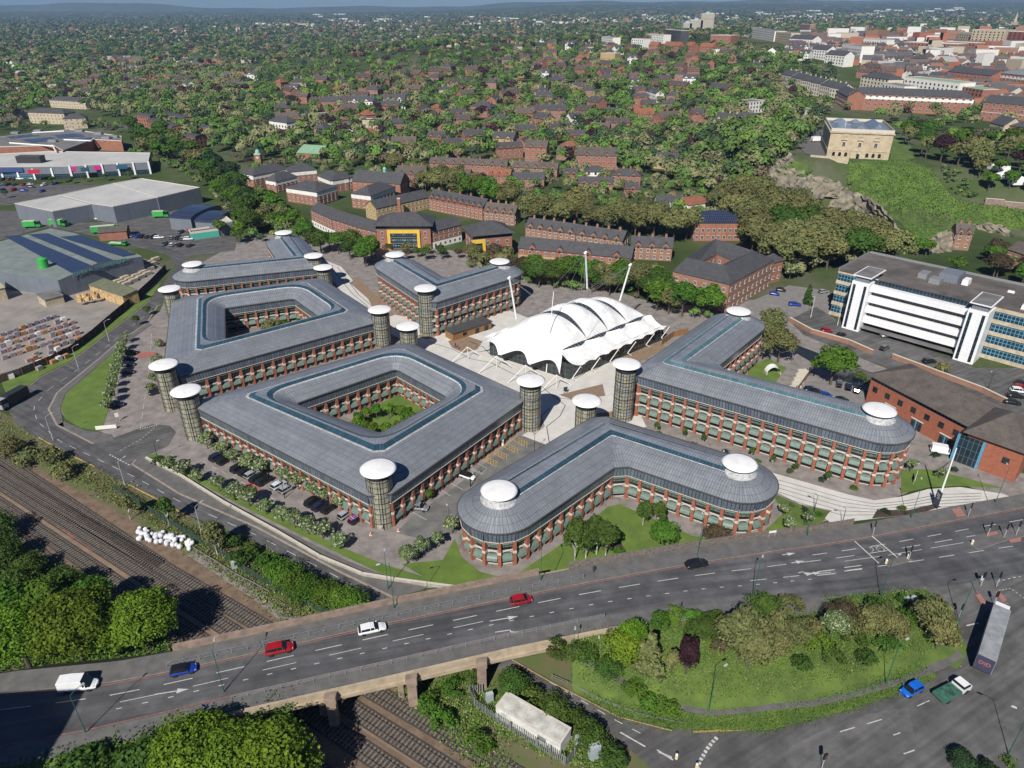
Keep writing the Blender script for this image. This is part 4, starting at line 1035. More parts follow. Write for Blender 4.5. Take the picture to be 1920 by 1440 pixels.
def building(name,label,cat,c,yaw,L,Dp,h,roof='gable',rh=3.0,mw=None,mr=None,wins=(),group=None,ch=0,over=.35,z=None,extra=None,bw=3.2,wk='w',ws=(1.1,1.5),dormer=0,sides=(0,1,2,3),near=True,band=None,fpar=.5):
    """local frame: x along L, y along depth; c = centre (world) ; roof ridge along x"""
    z=Tn(c[0],c[1]) if z is None else z
    r=root(name,label,cat,(c[0],c[1],z),yaw,group,world=False)
    mw=mw or M_brickm; mr=mr or M_slate
    x,y=L/2,Dp/2; mb=MB(); b0=-3.0 if z>1.5 else 0
    P=[(-x,-y),(x,-y),(x,y),(-x,y)]
    for i in range(4):
        a=P[i]; b=P[(i+1)%4]; mb.face([(a[0],a[1],b0),(b[0],b[1],b0),(b[0],b[1],h),(a[0],a[1],h)],0)
    if roof=='gable':
        mb.face([(x,-y,h),(x,y,h),(x,0,h+rh)],0); mb.face([(-x,y,h),(-x,-y,h),(-x,0,h+rh)],0)
    if roof=='flat':
        mb.face([(-x,-y,h),(x,-y,h),(x,y,h),(-x,y,h)],0)
    if band:
        zb0,zb1,bm=band; e=.03
        for i in range(4):
            a=P[i]; b=P[(i+1)%4]; sx=lambda p:(p[0]+math.copysign(e,p[0]),p[1]+math.copysign(e,p[1])); a=sx(a); b=sx(b)
            mb.face([(a[0],a[1],zb0),(b[0],b[1],zb0),(b[0],b[1],zb1),(a[0],a[1],zb1)],1)
    mb.build('wall',[mw]+([band[2]] if band else []),r)
    mb=MB(); o=over
    if roof=='gable':
        k=rh/y; ze=h-o*k; t=.12
        for s in (-1,1):
            f=[(-x-o,s*(y+o),ze),(x+o,s*(y+o),ze),(x+o,0,h+rh),(-x-o,0,h+rh)]
            if s>0: f=[f[1],f[0],f[3],f[2]]
            LL=math.hypot(y+o,rh+o*k)
            mb.face([(a,b,c_+t) for a,b,c_ in f],0,[(0,0),(L+2*o,0),(L+2*o,LL),(0,LL)])
            mb.face(f[::-1],0)
            mb.face([f[0],f[1],(f[1][0],f[1][1],f[1][2]+t),(f[0][0],f[0][1],f[0][2]+t)],0)
        for s in (-1,1):
            xx=s*(x+o); q=[(xx,-y-o,ze),(xx,0,h+rh),(xx,0,h+rh+t),(xx,-y-o,ze+t)]; q2=[(xx,0,h+rh),(xx,y+o,ze),(xx,y+o,ze+t),(xx,0,h+rh+t)]
            mb.face(q,0); mb.face(q2,0)
    elif roof=='hip':
        rx=max(0,x-y); 
        A=[(-x-o,-y-o),(x+o,-y-o),(x+o,y+o),(-x-o,y+o)]; Rg=[(-rx,0),(rx,0)]
        ap=lambda p,zz:(p[0],p[1],zz)
        LL=math.hypot(y,rh)
        mb.face([ap(A[0],h),ap(A[1],h),ap(Rg[1],h+rh),ap(Rg[0],h+rh)],0,[(0,0),(L,0),(x+rx,LL),(x-rx,LL)])
        mb.face([ap(A[2],h),ap(A[3],h),ap(Rg[0],h+rh),ap(Rg[1],h+rh)],0,[(0,0),(L,0),(x+rx,LL),(x-rx,LL)])
        mb.face([ap(A[1],h),ap(A[2],h),ap(Rg[1],h+rh)],0,[(0,0),(Dp,0),(Dp/2,LL)]); mb.face([ap(A[3],h),ap(A[0],h),ap(Rg[0],h+rh)],0,[(0,0),(Dp,0),(Dp/2,LL)])
        mb.face([ap(a,h-.02) for a in A][::-1],0)
        for i in range(4):
            a,b=A[i],A[(i+1)%4]; mb.face([ap(a,h-.2),ap(b,h-.2),ap(b,h),ap(a,h)],0)
    elif roof=='flat':
        t=fpar
        mb.face([(-x+.3,-y+.3,h+.05),(x-.3,-y+.3,h+.05),(x-.3,y-.3,h+.05),(-x+.3,y-.3,h+.05)],0)
        for (a0,a1,c0,c1) in ((-x-.05,x+.05,-y-.05,-y+.3),(-x-.05,x+.05,y-.3,y+.05),(-x-.05,-x+.3,-y+.3,y-.3),(x-.3,x+.05,-y+.3,y-.3)): mb.box(a0,a1,c0,c1,h-.1,h+t,1)
    elif roof=='mono':
        mb.face([(-x-o,-y-o,h),(x+o,-y-o,h),(x+o,y+o,h+rh),(-x-o,y+o,h+rh)],0)
        mb.face([(-x,y,h),(-x,-y,h),(-x,y,h+rh)],0);mb.face([(x,-y,h),(x,y,h),(x,y,h+rh)],0);mb.face([(x,y,h),(-x,y,h),(-x,y,h+rh),(x,y,h+rh)],0)
    elif roof=='barrel':
        n=10
        for i in range(n):
            a=PI*i/n; b=PI*(i+1)/n; ya,za=-math.cos(a)*(y+o),h+math.sin(a)*rh; yb,zb=-math.cos(b)*(y+o),h+math.sin(b)*rh
            mb.face([(-x-o,ya,za),(x+o,ya,za),(x+o,yb,zb),(-x-o,yb,zb)],0)
            mb.face([(x,ya*.97,h),(x,yb*.97,h),(x,yb*.97,zb-.1),(x,ya*.97,za-.1)],1); mb.face([(-x,yb*.97,h),(-x,ya*.97,h),(-x,ya*.97,za-.1),(-x,yb*.97,zb-.1)],1)
    rf=mb.build('roof',[mr,mw if roof in('barrel',) else M_stw],r)
    for k in range(ch):
        m=MB(); xx=-x+ (k+.5)*L/ch if ch>1 else x*.5
        m.box(xx-.5,xx+.5,-.35,.35,h+rh*.55,h+rh+1.3,0)
        for s in (-.25,.25): m.tube((xx+s,0,h+rh+1.3),(xx+s,0,h+rh+1.75),.13,n=6,m=1)
        o_=m.build('chimney',[mw if mw is not M_rend else M_brickm,M_tiler],None); o_.parent=rf
    for k in range(dormer):
        m=MB(); xx=-x+(k+.5)*L/dormer; dw=min(1.5,L/dormer*.32); dd=y*.9; hz=h-.3
        m.box(xx-dw,xx+dw,-y-.05,-y+dd*.5,hz-1.2,hz+.9,0)
        m.face([(xx-dw,-y-.05,hz+.9),(xx+dw,-y-.05,hz+.9),(xx,-y-.05,hz+2.2)],0)
        m.face([(xx-dw-.2,-y-.3,hz+.7),(xx,-y-.3,hz+2.3),(xx,-y+dd,hz+2.3),(xx-dw-.2,-y+dd*.55,hz+.7)],1)
        m.face([(xx,-y-.3,hz+2.3),(xx+dw+.2,-y-.3,hz+.7),(xx+dw+.2,-y+dd*.55,hz+.7),(xx,-y+dd,hz+2.3)],1)
        m.face([(xx-.45,-y-.08,hz-.6),(xx+.45,-y-.08,hz-.6),(xx+.45,-y-.08,hz+.7),(xx-.45,-y-.08,hz+.7)],2)
        m.build('gabled_dormer',[mw,mr,M_wdark],r)
    # windows on walls: wins = list of (z, ) rows
    if wins:
        wm=winmesh(ws[0],ws[1],wk)
        for sd in sides:
            Ls=L if sd in (0,2) else Dp; n=max(1,int(Ls/bw))
            for zz in wins:
                for k in range(n):
                    t=-Ls/2+(k+.5)*Ls/n
                    px,py,rz={0:(t,-y,PI),1:(x,t,-PI/2),2:(-t,y,0),3:(-x,-t,PI/2)}[sd]
                    inst('window',wm,r,(px,py,zz),rz)
    return r
def wb(px0_,px1_,z=0):
    """centre, yaw and length from the two ground ends (px) of the front wall"""
    a=G(*px0_) if z is None else W(px0_[0],px0_[1],z); b=G(*px1_) if z is None else W(px1_[0],px1_[1],z)
    a=Vector((a[0],a[1])); b=Vector((b[0],b[1])); d=b-a; return a,b,math.atan2(d.y,d.x),d.length
def front(name,label,cat,p0,p1,dep,h,z=0,**k):
    a,b,yaw,L=wb(p0,p1,z); d=(b-a)/L; q=Vector((-d.y,d.x)); c=(a+b)/2+q*dep/2
    zz=(Tn(c.x,c.y) if z is None else z)
    return building(name,label,cat,(c.x,c.y),yaw,L,dep,h,z=zz,**k)
# ------------------------------------------------------------ named buildings around the campus
BLD=[]  # footprints for keeping trees off: (x,y,r)
def polyb(name,label,cat,pts,ze,mw,mr,par=0,group=None,z0=None,pitch=0,inner=None,rh=3):
    P=[W(x,y,ze) for x,y in pts]; ar=sum(P[i].x*P[(i+1)%len(P)].y-P[(i+1)%len(P)].x*P[i].y for i in range(len(P)))
    if ar<0: P=P[::-1]
    c=sum(P,Vector((0,0)))/len(P); zb=(-2 if z0 is None else z0-3)
    r=root(name,label,cat,(c.x,c.y,z0 or 0),0,group); mb=MB(); u=0
    for i in range(len(P)):
        a,b=P[i],P[(i+1)%len(P)]; L=(b-a).length; mb.face([(a.x,a.y,zb),(b.x,b.y,zb),(b.x,b.y,ze),(a.x,a.y,ze)],0,[(u,0),(u+L,0),(u+L,ze),(u,ze)]); u+=L
    mb.build('wall',mw,r); mb=MB()
    Pi=[p+(c-p).normalized()*.35 for p in P] if par else P
    mb.poly([(p.x,p.y,ze+.02) for p in Pi],0)
    if par:
        for i in range(len(P)):
            a,b=P[i],P[(i+1)%len(P)]; ai,bi=Pi[i],Pi[(i+1)%len(P)]
            mb.face([(a.x,a.y,ze+par),(b.x,b.y,ze+par),(bi.x,bi.y,ze+par),(ai.x,ai.y,ze+par)],1)
            mb.face([(a.x,a.y,ze),(b.x,b.y,ze),(b.x,b.y,ze+par),(a.x,a.y,ze+par)],1)
            mb.face([(bi.x,bi.y,ze),(ai.x,ai.y,ze),(ai.x,ai.y,ze+par),(bi.x,bi.y,ze+par)],1)
    mb.build('roof',[mr,M_stw],r); r['P']=[tuple(p) for p in P]
    return r,P
def wrow(r,a,b,z0s,w,h,bw,kind='w',wl=True,out=1):
    a=Vector(a[:2]);b=Vector(b[:2]); L=(b-a).length; d=(b-a)/L; nrm=Vector((d.y,-d.x))*out; ang=math.atan2(nrm.y,nrm.x)-PI/2; n=max(1,int(L/bw)); wm=winmesh(w,h,kind); o=Vector(r['wl'])
    for z in z0s:
        for k in range(n):
            p=a+d*L*(k+.5)/n; inst('window',wm,r,(p.x-o.x,p.y-o.y,z-o.z),ang)
def ringb(name,label,cat,outer,inner,ze,rh,mw,mr,wins,group=None):
    O=[W(x,y,ze) for x,y in outer]; I=[W(x,y,ze) for x,y in inner]; c=sum(O,Vector((0,0)))/4
    r=root(name,label,cat,(c.x,c.y,0),0,group); mid=[a.lerp(b,.5) for a,b in zip(O,I)]
    mb=MB(); loft(mb,[p+(p-c).normalized()*.4 for p in O],ze-.1,mid,ze+rh,0); loft(mb,mid,ze+rh,[p-(p-c).normalized()*.3 for p in I],ze-.1,0); mb.build('roof',mr,r)
    mb=MB(); loft(mb,O,-.5,O,ze,0); loft(mb,I,-.5,I,ze,0); mb.build('wall',mw,r)
    for i in range(4): 
        if i in (0,1): wrow(r,O[i],O[(i+1)%4],wins,1.1,1.5,3.6)
    for i in (2,3): wrow(r,I[i],I[(i+1)%4],wins[1:],1.1,1.4,3.6,out=-1)
    return r
# --- white office at right
WC=Vector((116.3,230.6)); ang=-45.4
wo=root('white_office_block','white office block with two fin-like stair towers and blue window bands','office block',(WC.x,WC.y,0),R(ang),world=False)
M_wpan=brickmat('white_panels',(.80,.80,.80),(.77,.77,.78),(.55,.56,.58),3.2,1.1,.03,rough=.4,off=0,wn=.05,bump=.1)
M_bwin=brickmat('blue_framed_glass',(.02,.03,.045),(.03,.05,.07),(.10,.30,.42),1.1,1.15,.10,rough=.15,off=0,wn=.2,bump=0)
M_dwin=brickmat('dark_ribbon_glass',(.015,.02,.025),(.02,.035,.05),(.06,.12,.16),1.1,2.2,.07,rough=.12,off=0,wn=.2,bump=0)
mb=MB(); 
for (x0,x1,y0) in ((-8.6,0,9),(41.5,62,8)):
    for k in range(4):
        z=.3+k*4.0; mb.box(x0,x1,y0,37,z-.3,z+.9,0); mb.box(x0+.25,x1-.25,y0+.25,36.8,z+.9,z+3.7,1)
    mb.box(x0,x1,y0,37,15.9,17.0,0)
mb.box(0,41.5,4.5,37,0,16.9,2)
mb.build('wall',[M_cream,M_bwin,M_dwin],wo)
mb=MB()
for k in range(4):
    z=2.9+k*3.75; mb.box(4.6,37.5,2.2,4.6,z+.2,z+2.3,0)
mb.box(3,39,0.8,4.4,1.4,1.6,1)
mb.build('white_balcony_band',[M_wpan,M_flat],wo)
for k in range(4):
    mb=MB(); z=2.9+k*3.75+2.3; mb.face([(4.6,4.4,z),(37.5,4.4,z),(37.5,4.4,z+1.65),(4.6,4.4,z+1.65)][::1],0); mb.build('window_band',M_dwin,wo)
mb=MB(); mb.box(-8.3,61.7,8.6,36.7,17.0,17.06,0); mb.box(0,41.5,4.5,8.6,16.95,17.05,0)
for (a,b,c,d) in ((-8.6,62,36.6,37),(-8.6,-8.2,9,37),(61.6,62,8,37)): mb.box(a,b,c,d,16.9,17.8,1)
mb.build('roof',[M_flatd,M_galv],wo)
for x0 in (0,35.8):
    mb=MB(); mb.box(x0,x0+5.8,-.1,7.5,0,17.4,0); mb.build('stair_tower',M_wpan,wo)
    mb=MB()
    for xx in (x0+1.0,x0+4.6): mb.box(xx-.45,xx+.45,-.16,-.05,.6,16.4,0)
    mb.build('tower_window',M_dwin,wo)
    mb=MB(); mb.box(x0+.6,x0+5.2,.6,9.5,17.4,19.3,0); mb.build('tower_lantern',M_shedw,wo)
    mb=MB(); mb.box(x0-.2,x0+6.0,-.2,12.5,19.3,19.6,0); mb.box(x0+.2,x0+5.6,.2,12.1,19.6,19.65,1); mb.build('tower_roof',[M_whm,M_flat],wo)
for (a,b,c,d,h,m) in ((20,26,22,30,2.8,M_shedw),(14,17,20,25,1.7,M_galv),(18.5,22,17,21,1.7,M_galv),(27,29,23,27,1.8,M_whm),(47,51,12,16,1.3,M_whm),(2,4,14,16,1.2,M_galv),(40,42,26,27,.6,M_whm)):
    mb=MB(); mb.box(a,b,c,d,17.06,17.06+h,0,.1,.1); mb.build('roof_plant',m,wo)
# its car park, canal and walkways
sheet('office_car_park',px0([(1478,600),(1530,575),(1570,600),(1780,670),(1830,690),(1900,690),(1950,680),(1990,700),(1890,775),(1790,730),(1640,680),(1520,640)],3*Z),M_asph2)
sheet('gravel_car_park',px0([(1395,570),(1480,535),(1555,545),(1560,590),(1500,610),(1480,600),(1420,590)],2.5*Z),mat('pale_tarmac',(.20,.19,.18),.9,.1,.4))
sheet('canal_water',px0([(1480,640),(1520,645),(1560,665),(1680,715),(1720,730),(1700,760),(1620,735),(1540,690),(1490,660)],4.5*Z),M_water)
sheet('towpath',px0([(1445,610),(1500,625),(1560,650),(1660,690),(1690,705),(1660,707),(1560,672),(1490,645),(1440,620)],5*Z),M_setts)
sheet('rear_car_park',px0([(1518,715),(1640,700),(1625,765),(1560,760),(1500,745)],4*Z),mat('pale_tarmac',(.20,.19,.18),.9,.1,.4))
sheet('access_road',px0([(1735,905),(1800,850),(1860,870),(1960,900),(1960,945),(1870,935),(1800,905)],3.5*Z),M_setts)
sheet('right_car_park',px0([(1850,740),(1905,700),(1990,705),(1990,800),(1900,790)],4*Z),M_asph2)
def wallrun(name,label,pts,h,t,m,cat='wall',z=0):
    P=[Vector(p) for p in pts]; r=root(name,label,cat,P[0]); mb=MB()
    for i in range(len(P)-1):
        d=P[i+1]-P[i]; c=(P[i]+P[i+1])/2; mb.obox((c.x,c.y,(P[i].z+P[i+1].z)/2-.1),(d.x,d.y),Vector((d.x,d.y)).length+.02*i,t,h+.1,0)
    o=mb.build('wall_body',m,r); r2=r; 
    mb=MB()
    for i in range(len(P)-1):
        d=P[i+1]-P[i]; c=(P[i]+P[i+1])/2; mb.obox((c.x,c.y,(P[i].z+P[i+1].z)/2+h),(d.x,d.y),Vector((d.x,d.y)).length+.02*i,t+.12,.12,0)
    mb.build('coping',M_stw,r); return r
wallrun('canal_wall','sandy brick wall between the canal and the white office car park',px0([(1480,603),(1520,625),(1590,645),(1635,665)],0),1.6,.5,M_brickb)
wallrun('canal_wall','sandy brick wall beyond the brown-roofed brick office along the car park',px0([(1672,672),(1760,705),(1840,735),(1885,757)],0),1.6,.5,M_brickb)
wallrun('low_white_wall','long low pale concrete wall between the campus trees and lower road',px0([(275,862),(340,895),(420,945),(520,1000),(600,1047),(680,1080),(740,1090),(870,1107)],0),.8,.3,mat('aged_concrete',(.36,.34,.29),.85,.15,.8))
wallrun('brick_wall','brick wall beside the steps behind the long office',px0([(1493,735),(1518,700)],0),2.2,.4,M_brickb)
# bandstand shell, steps
p=W3(1448,700,0); r=root('canopy_shelter','small white curved canopy on the lawn behind the long office','shelter',p); mb=MB()
for k in range(8):
    a=PI*.1+k*PI*.1; b=a+PI*.1; q=lambda t,y:(p.x+2.2*math.cos(t)*1.0,p.y+y,2.6*math.sin(t)+.1)
    mb.face([q(a,-1.3),q(b,-1.3),q(b,1.3),q(a,1.3)],0)
mb.build('canopy',M_mem,r); mb=MB(); mb.box(p.x-2.2,p.x-2.0,p.y-1.3,p.y+1.3,0,.9); mb.box(p.x+2.0,p.x+2.2,p.y-1.3,p.y+1.3,0,.9); mb.build('base',M_stw,r)
sheet('lawn',px0([(1400,690),(1440,672),(1475,690),(1450,722),(1405,712)],3*Z),M_lawn)
p=W3(1492,726,0); r=root('terrace_steps','white framed terrace of steps and benches behind the long office','steps',p); mb=MB()
for k in range(8):
    a=W(1480+k*3.6,748-k*7,0); mb.obox((a.x,a.y,0),(1,.1),3.4,.8,.35+.12*k,0)
mb.build('steps',M_stw,r)
# --- red brick office with brown roof
a,b,yaw,L=wb((1623,752),(1793,850),0)
ro=front('brick_office','red brick office with long brown hipped roof and square windows by the canal','office block',(1622,754),(1795,851),15,8.8,mr=M_tile,mw=mat('smooth_red_brick',(.31,.105,.06),.85,.1,1.5),roof='hip',rh=4.2,over=1.0,bw=3.9,ws=(1.5,1.6),wk='d',wins=(4.3,),sides=(0,3),band=(7.3,8.78,M_dwin))
for i in range(3):
    mb=MB(); mb.box(-1.6,1.6,-.02,.12,0,2.7,0); 
    for x in (-.1,): mb.box(x,x+.3,-.02,.2,0,2.7,1)
    mb.box(-1.8,1.8,-.02,.25,2.7,2.95,2)
    me=mb.mesh('ground_window',[M_dwin,M_blue,M_stw]); inst('ground_window',me,ro,(-L/2+8+i*8.5,-7.5,.2),PI)
rp=front('brick_office','red brick entrance pavilion with mossy pyramid roof and tall blue framed glazing','office block',(1797,866),(1900,905),17,8.8,mr=M_tile,mw=MATS['smooth_red_brick'],roof='hip',rh=4.8,over=1.0,bw=5,ws=(1.5,1.6),wk='d',wins=(4.0,),sides=(0,3))
mb=MB(); mb.box(-7.5,-2.2,-8.9,-8.45,0,7.5,0); mb.box(-7.9,-7.3,-9.1,-8.5,0,7.55,1); mb.box(-2.4,-1.8,-9.1,-8.5,0,7.55,1); mb.build('entrance_glazing',[M_dwin,M_blue],rp)
# --- mill
ringb('brick_mill','old brown brick mill with grey hipped roofs round a yard, behind the tent trees','mill',[(1262,508),(1368,533),(1452,487),(1335,452)],[(1309,492),(1351,498),(1372,487),(1344,476)],11.5,3.6,M_brickb,M_slate,(1.0,4.4,8.2))
front('gatehouse','square brick gatehouse with pointed slate roof at the corner of the mill','gatehouse',(1442,532),(1462,527),6,9,mw=M_brickm,roof='hip',rh=2.6,wins=(1.5,5),bw=3)
# --- canal-side flats
MW=dict(mr=M_slate,mw=M_brickm)
front('canal_flats','canal-side flats with white ground floor, leftmost of the curved row','apartment block',(586,423),(625,442),10,8.4,band=(-.1,2.9,M_rend),roof='gable',rh=3,wins=(.8,3.6,6.2),bw=2.9,wk='p',ws=(1.2,1.4),**MW)
front('canal_flats','canal-side flats with white ground floor, middle of the curved row','apartment block',(626,442.5),(672,458),10,8.6,band=(-.1,2.9,M_rend),roof='gable',rh=3,wins=(.8,3.6,6.2),bw=2.9,wk='p',ws=(1.2,1.4),**MW)
front('canal_flats','canal-side flats with white ground floor, touching the yellow framed block','apartment block',(673,458.5),(708,468),10,8.6,band=(-.1,2.9,M_rend),roof='gable',rh=3,wins=(.8,3.6,6.2),bw=2.9,wk='p',ws=(1.2,1.4),**MW)
def yellowblock(label,p0,p1,dep,h,x0,x1):
    r=front('canal_flats',label,'apartment block',p0,p1,dep,h,roof='hip',rh=4.2,over=1.3,band=(h-1.9,h-.3,M_dwin),wins=(1.2,4.2,7.0),bw=4.2,wk='p',ws=(1.3,1.5),**MW)
    y=-dep/2; mb=MB(); mb.box(x0,x0+1.3,y-.9,y,0,h-2.1); mb.box(x1-1.3,x1,y-.9,y,0,h-2.1); mb.box(x0+1.3,x1-1.3,y-.9,y,h-3.6,h-2.1); mb.build('yellow_frame',M_yellow,r)
    for k in range(3):
        mb=MB(); mb.box(x0+1.35,x1-1.35,y-.8,y-.05,.6+2.6*k,.75+2.6*k,0); mb.box(x0+1.35,x1-1.35,y-.85,y-.75,.75+2.6*k,1.6+2.6*k,1); mb.build('balcony',[M_stw,M_dkmet],r)
        mb=MB(); mb.box(x0+1.5,x1-1.5,y-.08,y-.03,.8+2.6*k,2.7+2.6*k); mb.build('glazed_doors',M_bwin,r)
yellowblock('brick flats with a broad yellow frame round white balconies, under a brown roof','(0)' and (709,468),(809,468),15,11.5,-7.5,7.5)
yellowblock('round-ended brick flats with narrow yellow frame beyond the V-shaped office','(0)' and (888,489),(960,482),14,11.5,-9.5,-3.5)
front('canal_flats','canal-side flats with white ground floor, right of the yellow framed block','apartment block',(812,466),(866,452),10,8.2,band=(-.1,2.9,M_rend),roof='gable',rh=3,wins=(.8,3.6,6.2),bw=2.9,wk='p',ws=(1.2,1.4),**MW)
front('old_maltings','long ochre brick building with slate roof and green doors behind the curved flats','workshop',(707,414),(806,391),9.5,6.6,mw=M_ochre,mr=M_slate,roof='gable',rh=3.2,wins=(1.2,4.2),bw=2.6,ws=(1,1.3))
p=W3(750,408,0); r=root('brick_chimney','free-standing tapering brick chimney by the ochre building','chimney',p); mb=MB(); mb.box(p.x-1.1,p.x+1.1,p.y-1.1,p.y+1.1,0,3,0); mb.box(p.x-.9,p.x+.9,p.y-.9,p.y+.9,3,10,0,.25,.25); mb.build('stack',M_brickm,r); mb=MB(); mb.box(p.x-.85,p.x+.85,p.y-.85,p.y+.85,10,10.4); mb.build('cap',M_stw,r)
front('terrace_row','red brick terrace with white gables and slate roof, nearest the yellow flats','terrace',(805,394),(905,414),9.5,7.2,roof='gable',rh=3.4,dormer=9,wins=(.8,3.7),bw=2.6,ch=5,ws=(1.1,1.5),**MW)
front('terrace_row','brown brick gabled terrace ending beside the round-ended flats','terrace',(908,418),(965,424),9,6.5,roof='gable',rh=3.4,dormer=4,wins=(.8,3.6),bw=2.6,ch=4,mw=M_brickb,mr=M_tile)
front('terrace_row','brown brick back-to-back terrace behind the ochre and red flats','terrace',(985,448),(1078,462),9,6.2,roof='gable',rh=3.3,dormer=5,wins=(.8,3.6),bw=2.8,ch=5,mw=M_brickb,mr=M_slate)
front('terrace_row','terrace with white rear wings behind the ochre and red flats','terrace',(1080,463),(1165,476),9,6.2,roof='gable',rh=3.3,dormer=4,wins=(.8,3.6),bw=2.8,ch=4,mw=M_brickb,mr=M_slate)
front('terrace_row','short gabled terrace between the red and ochre flats and the old mill','terrace',(1182,486),(1258,490),9,6.2,roof='gable',rh=3.3,dormer=3,wins=(.8,3.6),bw=2.8,ch=3,mw=M_brickb,mr=M_slate)
front('canal_flats','long red and ochre balconied flats behind the white tent','apartment block',(972,500),(1180,521),10,8.6,roof='gable',rh=3.4,dormer=4,wins=(.8,3.6,6.2),bw=3.4,band=(2.8,5.6,M_ochre),wk='p',**MW)
front('brick_school','long red brick school with solar panels on its hipped roof','school',(1300,452),(1392,452),16,9,roof='hip',rh=4,wins=(1,4.4),bw=2.6,wk='p',ws=(1.3,1.8),mw=M_brickm,mr=M_solar)
front('white_house','white house with grey roof between big pale trees','house',(1229,397),(1275,398),9,5.6,roof='gable',rh=2.6,mw=M_rend,mr=M_slate,wins=(.8,3.3),ch=1)
front('orange_roof_house','house with bright orange tiled roof beside the school','house',(1290,405),(1335,398),12,5.8,roof='hip',rh=3,mw=M_rend,mr=M_tiler,wins=(.8,3.3))
# hipped offices and hall, left of centre
HB=dict(mr=M_slate,mw=M_brickm,roof='hip')
for p0,p1,dep,h,lab in [((540,378),(597,387),17,8,'largest hipped brick office with white top storey by the canal trees'),((598,352),(622,362),12,7.5,'hipped brick office with white top storey behind the largest one'),((626,362),(664,355),10,7.5,'small hipped brick office with solar panels behind the flats'),((545,345),(596,340),12,7.5,'hipped office with white top storey left of the green-roofed hall'),((478,352),(545,338),12,7.5,'long hipped office at the canal bend below the domed clock tower'),((697,394),(743,376),13,8,'hipped brick building with white top storey and blue canopy'),((520,362),(560,352),9,7,'low hipped brick office half hidden by the largest one')]:
    front('hipped_office',lab,'office',p0,p1,dep,h,rh=3.6,band=(h-2.6,h-.1,M_rend),wins=(1,3.4),bw=3.2,**HB)
hb=front('gabled_hall','long slate roofed brick hall with a pale green cupola','hall',(663,366),(752,372),14,8.5,roof='gable',rh=5,wins=(1.5,5.5),bw=3.2,wk='p',**{'mr':M_slate,'mw':M_brickm})
mb=MB(); mb.lathe((3,0,13.2),[(1,0),(1,1.6),(1.2,1.7),(.9,2.5),(0,3.0)],12,0); mb.build('cupola',M_copper,hb)
# clock tower
p=G(488,318); r=root('clock_tower','brick clock tower with pale green dome among grey-green trees','clock tower',p); mb=MB(); mb.box(p.x-2,p.x+2,p.y-2,p.y+2,-2,11,0); mb.box(p.x-2.2,p.x+2.2,p.y-2.2,p.y+2.2,11,11.5,1); mb.build('shaft',[M_brickb,M_stw],r)
mb=MB(); mb.lathe((p.x,p.y,11.5),[(1.7,0),(1.7,.8),(1.4,1.8),(.8,2.5),(0,2.8)],14,0); mb.build('dome',M_copper,r)
mb=MB(); mb.tube((p.x,p.y-2.0,9),(p.x,p.y-2.12,9),.8,n=16); mb.build('clock_face',M_stw,r)
front('green_roof_hall','brick hall with pale green sheet roof among the trees','hall',(558,302),(600,305),22,6,roof='gable',rh=4,mw=M_brickm,mr=M_ltgreen,wins=(1.5,))
front('green_roof_hall','low shed with bright green roof right of the green-roofed hall','shed',(640,302),(662,306),16,4,roof='gable',rh=1.6,mw=M_brickm,mr=mat('mint_sheet',(.16,.40,.25),.6,.05,.5))
